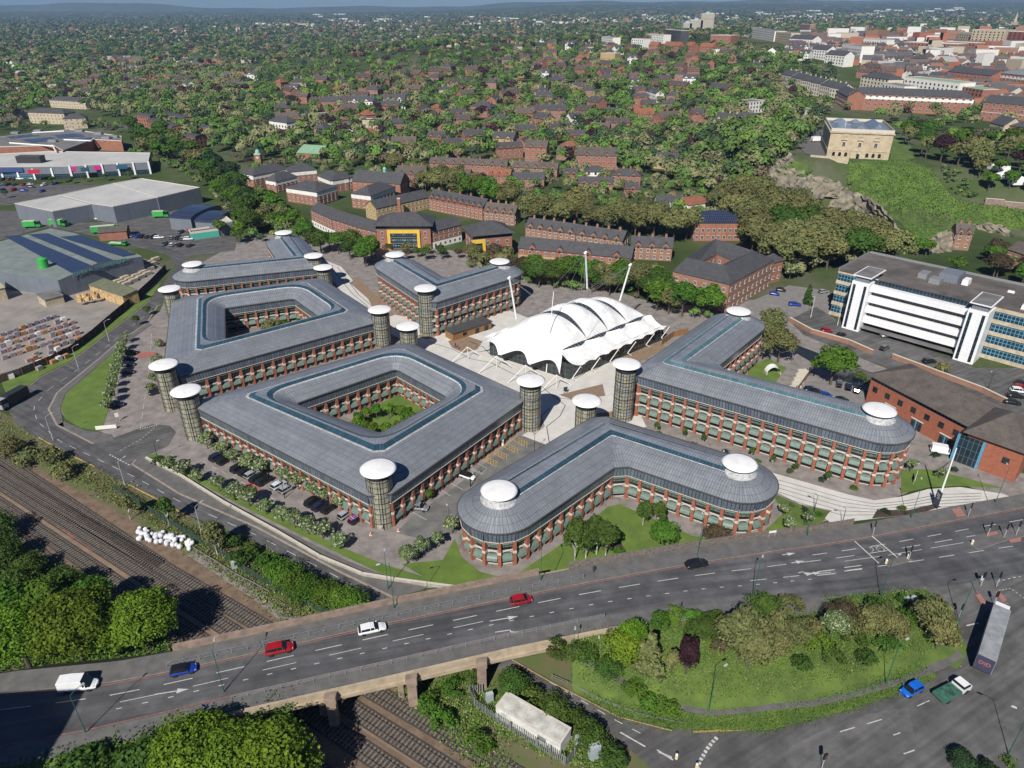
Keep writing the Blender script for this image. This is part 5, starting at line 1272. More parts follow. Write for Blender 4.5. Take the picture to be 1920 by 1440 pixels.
# terraces and villas up the slope
TR=[((806,324),(950,330),9,6.5,'gable',8,'long red gabled terrace at the foot of the wooded estate',M_brickm,M_tile,7),((840,344),(880,346),9,5.5,'gable',2,'short red terrace in front of the long gabled one',M_brickm,M_tile,2),((915,346),(956,348),9,6,'gable',3,'red-tiled terrace half hidden by pale plane trees',M_brickm,M_tiler,2),
 ((962,332),(1044,336),9,6.5,'gable',5,'brown gabled terrace in line with the long red one',M_brickb,M_tile,4),((962,352),(1020,352),9,5.5,'gable',0,'dark roofed low building in front of the brown terrace',M_brickb,M_slate,0),((1084,360),(1148,362),9,5.5,'gable',3,'orange brick terrace with three gables and black roof',M_brickm,M_slate,2),((1097,340),(1135,340),9,6,'hip',0,'white walled house with two big chimneys',M_rend,M_slate,2),
 ((1146,348),(1200,350),10,6.5,'hip',2,'dark roofed villas with many orange chimneys',M_brickm,M_slate,4),((1173,370),(1197,370),9,5,'gable',1,'orange brick cottage below the many-chimneyed villas',M_brickm,M_slate,1),((1056,340),(1082,341),8,5,'gable',2,'cottage with one white and one red gable',M_brickm,M_slate,1),((984,304),(1024,306),12,10.5,'gable',2,'tall villa with white bay windows',M_brickm,M_tile,3),
 ((1043,299),(1067,301),9,6,'gable',0,'plain brick villa beside the tall white-bayed one',M_brickb,M_tile,1),((1080,318),(1155,320),17,9.5,'gable',2,'large red brick school hall with many gables',M_brickm,M_tile,3),((1225,316),(1267,320),14,6,'gable',0,'ochre rendered hall with two low gables',M_ochre,M_slate,0),((924,287),(962,290),12,11,'gable',2,'tall ochre brick villa with slate dormers',M_ochre,M_slate,3),
 ((745,356),(798,357),13,9.5,'gable',3,'large red villa with bay windows beside the slate hall',M_brickm,M_tile,3),((570,233),(620,226),12,6,'flat',0,'white flat-roofed modern building among purple trees',M_rend,M_flat,0),((508,252),(541,258),12,11,'hip',0,'white balconied apartment block in the trees',M_rend,M_slate,0),((595,250),(628,252),10,6,'flat',0,'pale brick flat-roofed house below the white modern building',M_crew,M_flat,0),
 ((637,252),(668,250),10,6,'hip',0,'white house with stone-coloured roof',M_rend,M_tile,0),((681,246),(716,246),14,8,'flat',0,'square stone block on the hillside',M_cream,M_flat,0),((600,210),(660,208),12,9,'hip',0,'red villa row above the white modern building',M_brickm,M_slate,5),((655,210),(700,212),12,10,'gable',2,'white gabled villa on the hillside',M_rend,M_slate,3),((720,205),(760,205),12,9,'gable',2,'white and red villa right of the copper beeches',M_rend,M_slate,3),
 ((882,218),(920,222),14,9,'hip',0,'red villa with white bays in the gardens',M_brickm,M_slate,3),((917,240),(955,240),12,7,'hip',0,'broad low red villa below the white-bayed one',M_brickm,M_slate,1),((1010,232),(1060,232),14,11,'gable',2,'tall brown villa pair with slate roofs near the copper beech',M_brickb,M_slate,4),((1005,200),(1035,200),12,9,'gable',2,'brown gabled villa on the wooded hillside',M_brickb,M_slate,3),
 ((1188,235),(1225,235),14,9,'gable',2,'orange villa with white gables among bright green trees',M_brickm,M_tiler,3),((1210,195),(1228,195),9,8,'gable',1,'white gabled house beside a copper beech',M_rend,M_slate,2),((1392,215),(1432,210),14,9,'flat',0,'white villa beneath the castle woods',M_rend,M_flat,0),((1325,180),(1360,185),12,8,'gable',2,'villa with big orange chimneys by the tennis courts',M_brickm,M_slate,4),
 ((1335,250),(1375,250),12,8,'gable',2,'grey stone villa with pinnacles',M_cream,M_slate,3),((1370,240),(1415,242),10,7,'gable',2,'orange gabled house below the castle woods',M_brickm,M_slate,2),((860,130),(880,130),14,20,'flat',0,'brown tower block on the far wooded slope',M_brickb,M_flat,0) if 0 else ((1125,122),(1152,124),14,14,'flat',0,'ochre 1960s block with balconies in the estate',M_ochre,M_flat,0)]
for p0,p1,dep,h,rf,dm,lab,mw_,mr_,ch in TR:
    front('villa' if 'villa' in lab or 'house' in lab else 'terrace_row',lab,'villa' if 'villa' in lab else ('house' if 'house' in lab or 'cottage' in lab else 'building'),p0,p1,dep,h,None,roof=rf,rh=min(4,dep*.34),dormer=dm,mw=mw_,mr=mr_,ch=ch,wins=tuple(z for z in (1,4,7) if z+2<h+.6),bw=3.4,ws=(1.3,1.6),wk='p' if mw_ is not M_rend else 'd',sides=(0,1,3))
# left: retail sheds
sh=[('grey_warehouse','pale roofed grey warehouse, nearest bay by the green lorries',[(27,382),(98,397),(175,383),(110,366)],8),('grey_warehouse','pale roofed grey warehouse, middle bay with cooling units',[(110,366),(175,383),(212,388),(295,371),(212,344)],8.5),('grey_warehouse','pale roofed grey warehouse, farthest bay by the wood',[(212,344),(295,371),(375,352),(265,335)],8.7)]
for n,l,p,ze in sh:
    r,P=polyb(n,l,'warehouse',p,ze,M_shedw,M_shed,.3)
r,P=polyb('solar_roof_warehouse','big warehouse with rows of dark solar panels beside the timber yard','warehouse',[(0,453),(95,428),(140,437),(266,481),(108,526),(-70,500)],7,M_shedw,mat('grey_green_sheet',(.20,.23,.21),.6,.1,.2))
for q in [[(8,443),(35,440),(192,506),(135,512)],[(52,439),(90,437),(212,487),(187,494)],[(112,444),(150,440),(256,476),(230,481)]]:
    mb=MB(); P_=[W(x,y,7.3) for x,y in q]; mb.poly([(p.x,p.y,7.25) for p in P_],0); mb.build('solar_array',M_solar,r)
mb=MB(); a=W(108,526,7); b=W(266,481,7); c=(a+b)/2; d=b-a; 
mb.face([(a.x,a.y,6.9),(b.x,b.y,6.9),(c.x,c.y,9.6)],0); mb.build('gable_fascia',M_shedw,r)
tx=bpy.data.curves.new('sign','FONT'); tx.body='JOHN A. STEPHENSON'; tx.size=2.3; tx.extrude=.05; tx.align_x='CENTER'
to=bpy.data.objects.new('tmp',tx); C.objects.link(to); bpy.context.view_layer.update(); me=bpy.data.meshes.new_from_object(to); bpy.data.objects.remove(to); me.materials.clear(); me.materials.append(mat('teal_lettering',(.10,.33,.32),.6,.05,1))
o=inst('lettering',me,r,(c.x-r['wl'][0]+.2,c.y-r['wl'][1]-.4,6.9),0); o.rotation_euler=(R(90),0,math.atan2(d.y,d.x))
rsr,rsP=polyb('retail_shed','row of shops with white roof and pink and dark signs over a car park','retail shed',[(-60,316),(0,313),(60,313),(130,312),(278,304),(282,287),(90,284),(-60,292)],8,M_shedw,M_shed,.3)
ssr,_=polyb('shopping_block','large red brick superstore with a flat roof crowded with plant','superstore',[(-60,278),(100,273),(118,283),(175,262),(228,265),(228,256),(130,243),(-40,262)],9,M_brickm,M_flat,.6)
for q in [[(40,262),(95,257),(110,262),(60,268)],[(100,252),(150,250),(160,256),(110,259)],[(130,262),(170,257),(180,260),(150,266)],[(10,255),(60,250),(75,254),(20,260)]]:
    mb=MB(); mb.poly([(p.x,p.y,9.15) for p in [W(x,y,9.15) for x,y in q]],0); mb.build('solar_array',M_solar,ssr)
for q in [[(18,268),(100,274),(104,283)],[(120,262),(170,264),(178,259)],[(60,249),(120,246)]]:
    mb=MB(); P_=[W3(x,y,9.6) for x,y in q]; [mb.tube(P_[i],P_[i+1],.55,n=6) for i in range(len(P_)-1)]; mb.build('roof_duct',M_whm,ssr)
for x,y in [(72,247),(100,266),(150,247),(30,251),(200,260),(185,252),(215,258)]:
    p=W3(x,y,9.1); mb=MB(); mb.box(p.x-3,p.x+3,p.y-2,p.y+2,9.1,10.8); mb.build('roof_plant',M_galv,ssr)
# shop fronts
fp=[W(x,y,8) for x,y in [(-60,316),(0,313),(60,313),(130,312),(278,304)]]
for i in range(4):
    a,b=fp[i],fp[i+1]; L=(b-a).length; d=(b-a)/L; q=Vector((d.y,-d.x)); n=max(2,int(L/9))
    m=MB(); c=(a+b)/2+q*.15; m.obox((c.x,c.y,.2),d,L-1,.3,3.2,0); m.build('shop_front',M_bwin if i<2 else M_dwin,rsr)
    for k in range(n+1):
        m=MB(); p=a+d*L*k/n+q*.35; m.obox((p.x,p.y,0),d,1.1,.7,8.6 if i==3 else 7,0); m.build('pilaster',M_whm,rsr)
p=W3(65,328,0); r=root('entrance_tower','black entrance tower with red sign on the shop row','shop tower',p); m=MB(); m.box(p.x-8,p.x+8,p.y-2,p.y+4,0,12,0); m.build('wall',M_dkmet,r); m=MB(); m.box(p.x-8.2,p.x+8.2,p.y-2.2,p.y+4.2,12,12.4); m.build('roof',M_dkroof,r)
for k,(x,y,w_,lab,colr) in enumerate([(138,316,13,'pink',(.62,.03,.25)),(184,314,13,'pink',(.62,.03,.25)),(230,312,20,'dark blue',(.02,.10,.18)),(65,321,22,'red',(.5,.02,.06)),(161,317,16,'dark',(.03,.08,.12)),(15,318,60,'deep blue',(.04,.07,.2))]):
    a=W3(x-w_/2,y,6.5); b=W3(x+w_/2,y-1,6.5); mb=MB(); cc=(a+b)/2; d=b-a; mb.obox((cc.x,cc.y-1.2,5),(d.x,d.y),d.length,.5,2.6,0)
    o=mb.build('shop_sign',mat('sign_%d'%k,colr,.5,.03,1)); tag(o,'%s shop sign board on the retail row, number %s from the left'%(lab,['four','five','six','two','three','one'][k]) if 0 else '%s sign board on the shop row, %s'%(lab,['left of the middle entrance','right of the middle entrance','over the rightmost entrance','on a black entrance tower','over the middle entrance','on the long blue fascia at left'][k]),'sign')
sheet('retail_car_park',px0([(-80,345),(280,320),(330,335),(260,336),(200,345),(100,368),(20,385),(-80,385)],2*Z),M_asph2)
sheet('service_yard',px0([(-80,395),(60,395),(100,420),(215,415),(380,385),(450,430),(440,470),(360,480),(330,490),(300,465),(240,455),(140,435),(90,425),(0,450),(-90,455)],2*Z),M_asph2)
sheet('timber_yard_ground',px0([(-110,520),(0,500),(110,530),(270,485),(312,505),(300,525),(240,572),(160,640),(90,690),(-100,745)],2*Z),M_yard)
for p0,p1,dep,lab in [((322,430),(362,433),26,'long barrel-roofed grey unit with solar roof'),((370,438),(405,440),20,'shorter barrel-roofed grey unit with solar roof')]:
    front('barrel_roof_unit',lab+' by the wood','workshop',p0,p1,dep,6,roof='barrel',rh=2,mw=M_shedw,mr=M_solar,over=.3)
front('flat_unit','small grey flat-roofed unit beside the barrel-roofed ones','workshop',(408,443),(440,438),10,6,roof='flat',mw=M_shedw,mr=M_shed)
front('teal_shed','low teal walled shed beside the car park','shed',(360,450),(412,443),6,3,roof='flat',mw=mat('teal_wall',(.06,.36,.29),.6,.05,1),mr=M_dkroof,fpar=.9)
front('brick_depot','small brick depot with brown roof by the lorries','depot',(188,452),(240,448),9,4,roof='gable',rh=1.5,mw=M_brickm,mr=M_tile)
front('yard_shed','open-fronted timber shed with mossy roof in the yard','shed',(172,553),(235,575),6,4.2,z=0,roof='mono',rh=.8,mw=mat('stacked_timber',(.50,.34,.17),.85,.25,.8),mr=mat('mossy_roof',(.14,.15,.09),.9,.15,1))
front('yard_shed','small grey block shed in the middle of the yard','shed',(88,577),(122,568),7,3.2,z=0,roof='mono',rh=.6,mw=M_cream,mr=M_flat)
front('yard_canopy','long cream canopy along the front of the solar warehouse','canopy',(150,540),(268,498),7,4.2,z=0,roof='mono',rh=1.4,mw=M_shedw,mr=mat('cream_sheet',(.42,.38,.24),.7,.1,.4))
front('yard_shed','cream roofed open store at the left edge of the yard','shed',(-40,575),(16,562),12,5,z=0,roof='mono',rh=1,mw=M_cream,mr=mat('cream_sheet',(.42,.38,.24),.7,.1,.4))
p=W3(93,532,0); r=root('green_silo','bright green dust silo on the warehouse edge','silo',p); mb=MB(); mb.lathe(p,[(1.9,5),(1.9,10.5),(.4,11.2),(0,11.2)],16,0); mb.build('drum',mat('vivid_green',(.04,.36,.06),.5,.05,1),r); mb=MB(); [mb.tube((p.x+a,p.y+b,0),(p.x+a,p.y+b,5),.15,n=5) for a in (-1.4,1.4) for b in (-1.4,1.4)]; mb.build('legs',M_dkmet,r)
for p0,p1,dep,h,lab in [((0,228),(52,222),14,10,'cream flats with grey hipped roof at the left edge'),((58,232),(125,233),14,10,'long cream balconied flats with grey hipped roof'),((122,243),(165,240),12,9,'small cream flats with hipped roof behind the superstore'),((96,202),(170,205),14,8,'ochre brick office row with dark roof'),((122,183),(180,186),16,8,'ochre hall with pale sloping roof')]:
    front('cream_flats',lab,'apartment block',p0,p1,dep,h,None,roof='hip',rh=3.4,mw=M_cream,mr=M_slate,wins=(1,4,7),bw=4,wk='p')
for p0,p1,lab in [((258,236),(285,239),'leftmost of the curved-roof orange flats by the railway wood'),((280,246),(328,262),'long orange flats with black curved roof along the side street'),((305,232),(345,245),'orange flats with curved black roof behind the long ones'),((347,278),(370,281),'small orange block on the street corner'),((368,262),(400,262),'orange curved-roof flats beyond the parked cars')]:
    front('orange_flats',lab,'apartment block',p0,p1,10,9,None,roof='barrel',rh=1.4,mw=M_brickm,mr=M_slate,wins=(1,4,6.8),bw=3.2,wk='d')
# ---------------- castle
cz=22
ca=front('castle_mansion','square sandstone castle mansion with balustraded roof on top of the cliff','castle',(1549,294),(1665,300),46,14.6,cz,roof='flat',fpar=1.5,mw=brickmat('ashlar_sandstone',(.50,.41,.28),(.44,.36,.24),(.30,.24,.16),1.6,.7,.03,rough=.9,wn=.2,bump=.1,wscale=.3),mr=mat('lead_blue',(.17,.20,.23),.5,.1,.5),wins=())
for c_ in ca.children:
    if c_.name.startswith('wall'): pass
mb=MB()
for z0,z1,e in ((4.0,4.3,.2),(13.6,14.3,.6)):
    mb.box(-16.7-e,16.7+e,-23-e,-23.0,z0,z1); mb.box(-16.7-e,-16.5,-23,23,z0,z1); mb.box(16.5,16.7+e,-23,23,z0,z1)
mb.build('cornice',M_cream,ca)
wm=winmesh(1.6,2.6,'p')
for x in (-8.5,0,8.5):
    inst('window',wm,ca,(x,-23,6.2),PI); mb=MB(); mb.box(x-1.7,x+1.7,-23.5,-22.95,9.8,10.2); mb.box(x-1.3,x+1.3,-23.3,-22.95,11.6,13.2); mb.build('window_hood',M_cream,ca)
am=MB(); am.box(-.8,.8,-.02,.08,0,1.5,0); [am.face([(0,.08,1.5),(.8*math.cos(a),.08,1.5+.8*math.sin(a)),(.8*math.cos(a+PI/6),.08,1.5+.8*math.sin(a+PI/6))],0) for a in [k*PI/6 for k in range(6)]]; am=am.mesh('arched_window',M_wdark)
for x in (-13,-9.7,-6.4,5,8.3,11.6): inst('arched_window',am,ca,(x,-23,.8),PI)
mb=MB(); mb.box(-3.8,3.8,-24.0,-22.95,0,3.9,0); mb.box(-.8,.8,-24.1,-23.98,0,2.6,1); mb.build('porch',[M_cream,M_wdark],ca)
mb=MB()
for (x,y,l,d_) in ((9.5,0,9,34),(-9,14,9,7),(0,15,7,6),(-9,-13,10,6),(0,-13,7,6),(-8,0,10,5),(-2,-20,24,2.4)):
    a0=[(x-l/2,y-d_/2,14.8),(x+l/2,y-d_/2,14.8),(x+l/2,y+d_/2,14.8),(x-l/2,y+d_/2,14.8)]
    rx=max(0,(l-d_)/2); ry=max(0,(d_-l)/2); t0=(x-rx,y-ry,14.8+min(l,d_)*.33); t1=(x+rx,y+ry,14.8+min(l,d_)*.33)
    if l>d_: mb.face([a0[0],a0[1],t1,t0]); mb.face([a0[2],a0[3],t0,t1]); mb.face([a0[1],a0[2],t1]); mb.face([a0[3],a0[0],t0])
    else: mb.face([a0[1],a0[2],t1,t0]); mb.face([a0[3],a0[0],t0,t1]); mb.face([a0[0],a0[1],t0]); mb.face([a0[2],a0[3],t1])
mb.build('roof_lantern',mat('lantern_lead',(.15,.19,.24),.4,.15,.4),ca)
p=W3(1573,293,cz); r=root('flagpole','tall white flagpole in front of the castle mansion','flagpole',p); mb=MB(); mb.tube(p,p+Vector((0,0,21)),.22,.1,8); mb.build('pole',M_whm,r); mb=MB(); mb.lathe(p,[(.6,0),(.5,.5),(0,.5)],8); mb.build('base',M_stw,r)
# retaining wall below the castle and rock outcrops
P=[W3(1510,285,20),W3(1530,292,20),W3(1590,298,20)]
r=root('castle_retaining_wall','tall sandstone retaining wall below the castle terrace','wall',P[1]); mb=MB()
a,b=W(1520,293,cz),W(1592,299,cz); dd=(b-a).normalized(); q=Vector((-dd.y,dd.x)); c=(a+b)/2-q*1.0
mb.obox((c.x,c.y,8),dd,(b-a).length,2,cz+.9-8,0); mb.build('wall_body',M_cream,r)
M_rock=mat('pale_sandstone_rock',(.30,.255,.185),.95,.3,.3,col2=(.10,.095,.075),bump=1.0)
def rock(label,pts,seed,h0,d0):
    rr=random.Random(seed); P=[G(x,y) for x,y in pts]; r=root('cliff_rock',label,'cliff',P[0]); mb=MB()
    P2=resamp(P,len(pts)*5); n=len(P2); K=8; g=[]
    for i,p in enumerate(P2):
        t=i/(n-1); e=math.sin(PI*min(1,max(0,t)))**.4; row=[]
        for k in range(K+1):
            s=k/K; j=rr.uniform(-1,1)
            row.append(Vector((p.x+j*1.3,p.y-d0+ d0*2.2*s**1.4+rr.uniform(-1.3,1.3),p.z-4+(h0+4)*e*(s**.7)+rr.uniform(-.8,.8))))
        g.append(row)
    for i in range(n-1):
        for k in range(K): mb.face([g[i][k],g[i+1][k],g[i+1][k+1],g[i][k+1]])
    mb.build('rock_face',M_rock,r)
rock('pale craggy sandstone cliff under the castle retaining wall',[(1415,335),(1450,330),(1490,345),(1530,355),(1570,350),(1590,345)],1,9,6)
rock('grey craggy sandstone cliff running down the left edge of the grass slope',[(1555,395),(1590,385),(1620,400),(1660,425),(1700,448)],2,9,7)
rock('sandstone outcrop with dark caves at the foot of the grass slope',[(1720,470),(1750,472),(1785,465),(1800,455)],3,7,4)
rock('small pale rock ledge left of the castle vans',[(1440,305),(1465,300),(1490,298)],4,5,3)
rock('pale stone ledge right of the gabled cliff house',[(1812,425),(1840,432),(1880,440),(1915,448)],5,4,2)
# grass slope sheet draped on the terrain
def drape(name,poly,m,dz,nx=40):
    xs_=[p[0] for p in poly]; x0,x1=min(xs_),max(xs_)
    def yr(x):
        ys=[]
        for i in range(len(poly)):
            (a,b),(c,d)=poly[i],poly[(i+1)%len(poly)]
            if (a-x)*(c-x)<=0 and a!=c: ys.append(b+(d-b)*(x-a)/(c-a))
        return min(ys),max(ys)
    V=[];Fc=[];ny=24
    for i in range(nx+1):
        x=x0+(x1-x0)*(i/nx)*.998+.05; lo_,hi_=yr(x)
        for j in range(ny+1):
            p=G(x,lo_+(hi_-lo_)*j/ny); V.append((p.x,p.y,p.z+dz))
    for i in range(nx):
        for j in range(ny): a=i*(ny+1)+j; Fc.append((a,a+1,a+ny+2,a+ny+1))
    me=bpy.data.meshes.new(name); me.from_pydata(V,[],Fc); me.materials.append(m); inst(name,me)['kind']='structure'
M_slope=mat('slope_grass',(.10,.16,.026),.95,.2,.16,col2=(.055,.095,.02),bump=.6)
drape('grass_slope',[(1592,305),(1700,300),(1745,320),(1790,375),(1830,385),(1925,392),(1925,432),(1830,430),(1790,452),(1712,452),(1690,420),(1630,385),(1575,365),(1590,330)],M_slope,.25)
drape('castle_green',[(1668,302),(1675,255),(1705,262),(1715,300)],M_slope,.3,8)
drape('castle_green',[(1440,330),(1480,300),(1515,310),(1515,335),(1470,345)],M_slope,.3,8)
drape('castle_terrace',[(1500,240),(1545,245),(1550,296),(1510,290),(1495,270)],M_pave,.3,8)
# cliff houses
front('cliff_house','gabled old brick house built against the cliff','house',(1785,468),(1815,470),8,8,z=0,roof='gable',rh=3.5,dormer=2,wins=(1.5,5),bw=2.5,mw=M_brickb,mr=M_tile,ch=2)
front('brick_house','brick house with white windows at the right edge below the cliff','house',(1880,500),(1935,520),9,8,z=0,roof='gable',rh=3,wins=(1,4.5),bw=2.5,mw=M_brickb,mr=M_tile)
wallrun('castle_wall','grey stone castle curtain wall crossing the grass on the right',[G(x,y) for x,y in [(1845,382),(1880,386),(1925,395)]],3,1.2,M_stone)
# ---------------- town behind the castle (z from the terrain)
TOWN=[((1462,160),(1480,165),'cream'),((1480,166),(1498,171),'cream'),((1498,172),(1516,176),'cream'),((1516,177),(1534,181),'cream'),((1534,182),(1552,187),'cream'),((1552,188),(1572,192),'cream')]
nm=['leftmost','second from the left','third from the left','third from the right','second from the right','rightmost']
for i,(p0,p1,_) in enumerate(TOWN):
    front('cream_townhouse','cream townhouse with dark slate roof, %s of the row above the woods'%nm[i],'townhouse',p0,p1,14,11,None,roof='gable',rh=4,mw=M_crew,mr=M_slate,wins=(1,4.3,7.6),bw=3.4,wk='d',ws=(1.2,1.8),ch=2,group='cream townhouse row')
TB=[((1586,205),(1818,218),16,13,'hip','long red and white hospital-like block with green gutters behind the castle',M_brickm,M_slate,(9,11.5,M_rend),'p'),((1565,192),(1585,206),14,10,'gable','orange end gable with black roofs left of the long block',M_brickm,M_slate,None,'p'),
 ((1690,175),(1790,192),18,15,'flat','white apartment block with pale green roof terrace behind the long block',M_rend,M_ltgreen,None,'d'),((1610,168),(1660,178),16,13,'hip','cream classical building above the long block',M_crew,M_slate,None,'d'),((1650,178),(1690,188),12,11,'flat','white block with grey roof left of the green-roofed flats',M_rend,M_flat,None,'d'),
 ((1790,190),(1835,200),14,13,'flat','orange and glass block right of the green-roofed flats',M_brickm,M_ltgreen,None,'d'),((1835,225),(1930,235),22,13,'gable','long red brick range with stone bands at the right edge',M_brickm,M_slate,(6,6.4,M_stw),'p'),((1770,160),(1850,172),20,14,'gable','ornate red brick building with stone gable',M_brickm,M_slate,None,'p'),((1860,170),(1930,182),30,17,'hip','red brick round-cornered building with green dome roof at right edge',M_brickm,mat('grey_lead_roof',(.20,.22,.22),.6,.1,.5),(13,15,M_rend),'p'),
 ((1850,255),(1875,262),12,9,'gable','pale gable-ended house among trees behind the castle',M_cream,M_slate,None,'d'),((1885,262),(1925,268),14,9,'hip','orange brick house with hipped roof at the right edge',M_brickm,M_slate,None,'p'),((1480,222),(1518,228),14,7,'flat','low pale brick house above the copper beech',M_crew,M_flat,None,'d'),
 ((1575,105),(1610,118),16,16,'flat','big white stepped building on the ridge',M_rend,M_flat,None,'d'),((1545,118),(1580,126),14,11,'gable','white houses clustered below the stepped building',M_rend,M_slate,None,'d'),((1520,108),(1548,114),14,11,'gable','white gabled houses on the ridge',M_rend,M_slate,None,'d'),((1478,88),(1520,94),16,12,'gable','white town houses left of the ridge cluster',M_rend,M_slate,None,'d'),((1600,88),(1655,96),16,12,'flat','long white office with grey roof on the skyline',M_rend,M_flat,None,'d'),
 ((1690,98),(1790,110),22,14,'flat','long red brick block with white roof',M_brickm,mat('white_flat_roof',(.6,.6,.58),.7,.05,.3),None,'d'),((1765,98),(1822,106),18,14,'flat','red brick block with glass balconies and white roof',M_brickm,mat('white_flat_roof',(.6,.6,.58),.7,.05,.3),None,'d'),((1815,90),(1875,96),24,24,'flat','tall grey and tan striped apartment slab',M_cream,M_flat,None,'d'),((1880,98),(1950,106),24,26,'flat','tall dark red brick tower slab with pale top at right edge',mat('dark_red_brick',(.17,.06,.05),.9,.1,1),M_shed,None,'d'),
 ((1790,85),(1822,90),18,18,'flat','pale concrete block behind the striped slab',M_cream,M_flat,None,'d'),((1400,70),(1450,78),18,14,'flat','white stepped apartment building on the ridge left of the towers gap',M_rend,M_flat,None,'d'),((1330,88),(1368,90),22,15,'flat','long orange brick mansion block with white windows',M_brickm,M_flat,None,'p'),((1452,78),(1480,84),14,14,'flat','pale stone terrace block right of the mansion block',M_cream,M_flat,None,'d'),((1497,62),(1516,64),16,24,'flat','round brown brick tower on the skyline',M_brickb,M_flat,None,'d'),
 ((1127,85),(1148,87),14,13,'flat','white stucco villa, leftmost of the ridge',M_rend,M_flat,None,'d'),((1183,92),(1205,93),14,14,'flat','white stucco villa in the middle of the ridge',M_rend,M_flat,None,'d'),((1210,82),(1243,82),14,13,'flat','white stucco villa right of the ridge middle',M_rend,M_flat,None,'d'),((1245,78),(1275,80),14,17,'flat','dark glass apartment block on the ridge',M_slate,M_flat,None,'d'),((1243,98),(1273,100),10,9,'gable','row of white gabled red houses on the ridge',M_brickm,M_tiler,None,'p'),((1215,100),(1232,100),12,10,'gable','red gabled house below the dark glass block',M_brickm,M_tiler,None,'p'),
 ((1283,100),(1296,101),12,9,'gable','small white gabled red house on the ridge',M_brickm,M_tiler,None,'p'),((1310,102),(1335,103),12,9,'gable','red roofed house row in front of the mansion block',M_brickm,M_tiler,None,'p'),((1338,103),(1362,104),12,6,'flat','white flat-roofed house in front of the mansion block',M_rend,M_flat,None,'d'),((1090,78),(1103,78),12,10,'gable','white gabled house at the left end of the ridge',M_rend,M_slate,None,'d'),((1003,78),(1012,79),12,10,'gable','white house with black gable on the far ridge',M_rend,M_slate,None,'d')]
for p0,p1,dep,h,rf,lab,mw_,mr_,bd,wk in TB:
    front('town_building',lab,'building',p0,p1,dep,h,None,roof=rf,rh=4.5,mw=mw_,mr=mr_,wins=tuple(np.arange(1.2,h-2,3.2)),bw=4.6 if h<20 else 5.5,wk=wk,ws=(1.7,1.7),band=bd,sides=(0,3),ch=2 if rf=='gable' else 0)
# stepped cream tower blocks on the skyline
for (x0,x1,y,h,lab) in [(1280,1296,62,26,'cream stepped tower block on the skyline, leftmost and lowest'),(1292,1316,62,34,'cream stepped tower block on the skyline, in the middle'),(1312,1336,62,50,'cream tower block with blue-white top, tallest on the skyline')]:
    r=front('tower_block',lab,'tower block',(x0,y),(x1,y),24,h,None,roof='flat',mw=brickmat('ribbed_concrete',(.50,.45,.36),(.47,.42,.34),(.2,.18,.15),3,40,.6,rough=.9,off=0,wn=.1,bump=0),mr=M_flat,fpar=1.5)
    mb=MB(); mb.box(-5,5,-6,6,h+.05,h+6,0); mb.build('roof_plant',mat('pale_blue_cladding',(.35,.5,.6),.6,.1,1),r)
p=G(1900,52); r=root('church_spire','pale pointed church spire on the skyline at the far right','church spire',p); mb=MB(); mb.box(p.x-6,p.x+6,p.y-6,p.y+6,p.z-4,p.z+14); mb.build('tower',M_cream,r); mb=MB(); mb.lathe((p.x,p.y,p.z+14),[(6.5,0),(0,38)],8); mb.build('spire',M_cream,r)
# ------------------------------------------------------------ vegetation
KC={'bright':(.105,.215,.022),'mid':(.085,.155,.025),'olive':(.225,.235,.085),'dark':(.04,.075,.028),'copper':(.055,.020,.028),'brown':(.13,.10,.055),'lime':(.15,.265,.02),'blossom':(.15,.215,.07),'hedge':(.05,.10,.018)}
LM={}
for k,c in KC.items():
    LM[k]=mat('foliage_'+k,c,.75,.25,.9,col2=tuple(x*.5 for x in c),spec=.2,objrand=.22,trans=.25)
M_flow=mat('white_blossom',(.40,.44,.28),.8,.1,3,trans=.2)
M_bark=mat('bark',(.10,.08,.06),.95,.2,2); M_birch=mat('birch_bark',(.45,.43,.40),.8,.3,1.5)
def quads(n,cent,nrm,size,r_,jt=.55):
    """numpy quads around centres with given normals"""
    a=r_.normal(size=(n,3)); nrm=nrm+a*jt; nrm/=np.linalg.norm(nrm,axis=1)[:,None]+1e-9
    t=np.cross(nrm,r_.normal(size=(n,3))); t/=np.linalg.norm(t,axis=1)[:,None]+1e-9; b=np.cross(nrm,t)
    s=(size*r_.uniform(.6,1.35,n))[:,None]
    k=r_.uniform(.55,1,n)[:,None]
    V=np.stack([cent-t*s-b*s*k*.4,cent-b*s*k+t*s*.3,cent+t*s+b*s*k*.3,cent+b*s*k-t*s*.25],1)
    return V
def crown_pts(n,shape,r_,ncl):
    # unit crown: radius 1 horizontally, z in [-1,1] scaled later
    d=r_.normal(size=(ncl,3)); d/=np.linalg.norm(d,axis=1)[:,None]; d[:,2]=np.where(d[:,2]<-.35,-d[:,2],d[:,2])
    cc=d*r_.uniform(.45,.80,ncl)[:,None]; cr_=r_.uniform(.22,.40,ncl)
    if shape=='cone': cc[:,2]=r_.uniform(-.9,.95,ncl); f=(1-(cc[:,2]+1)/2)*.8+.08; cc[:,:2]*=f[:,None]; cr_*=.4+f*.6
    if shape=='column': cc[:,:2]*=.75
    w=cr_**2; idx=r_.choice(ncl,n,p=w/w.sum())
    e=r_.normal(size=(n,3)); e/=np.linalg.norm(e,axis=1)[:,None]; e[:,2]=np.where(e[:,2]<-.5,-e[:,2]*.6,e[:,2])
    p=cc[idx]+e*(cr_[idx]*r_.uniform(.75,1.05,n)**1)[:,None]
    nr=e*.7+p*.5
    return p,nr
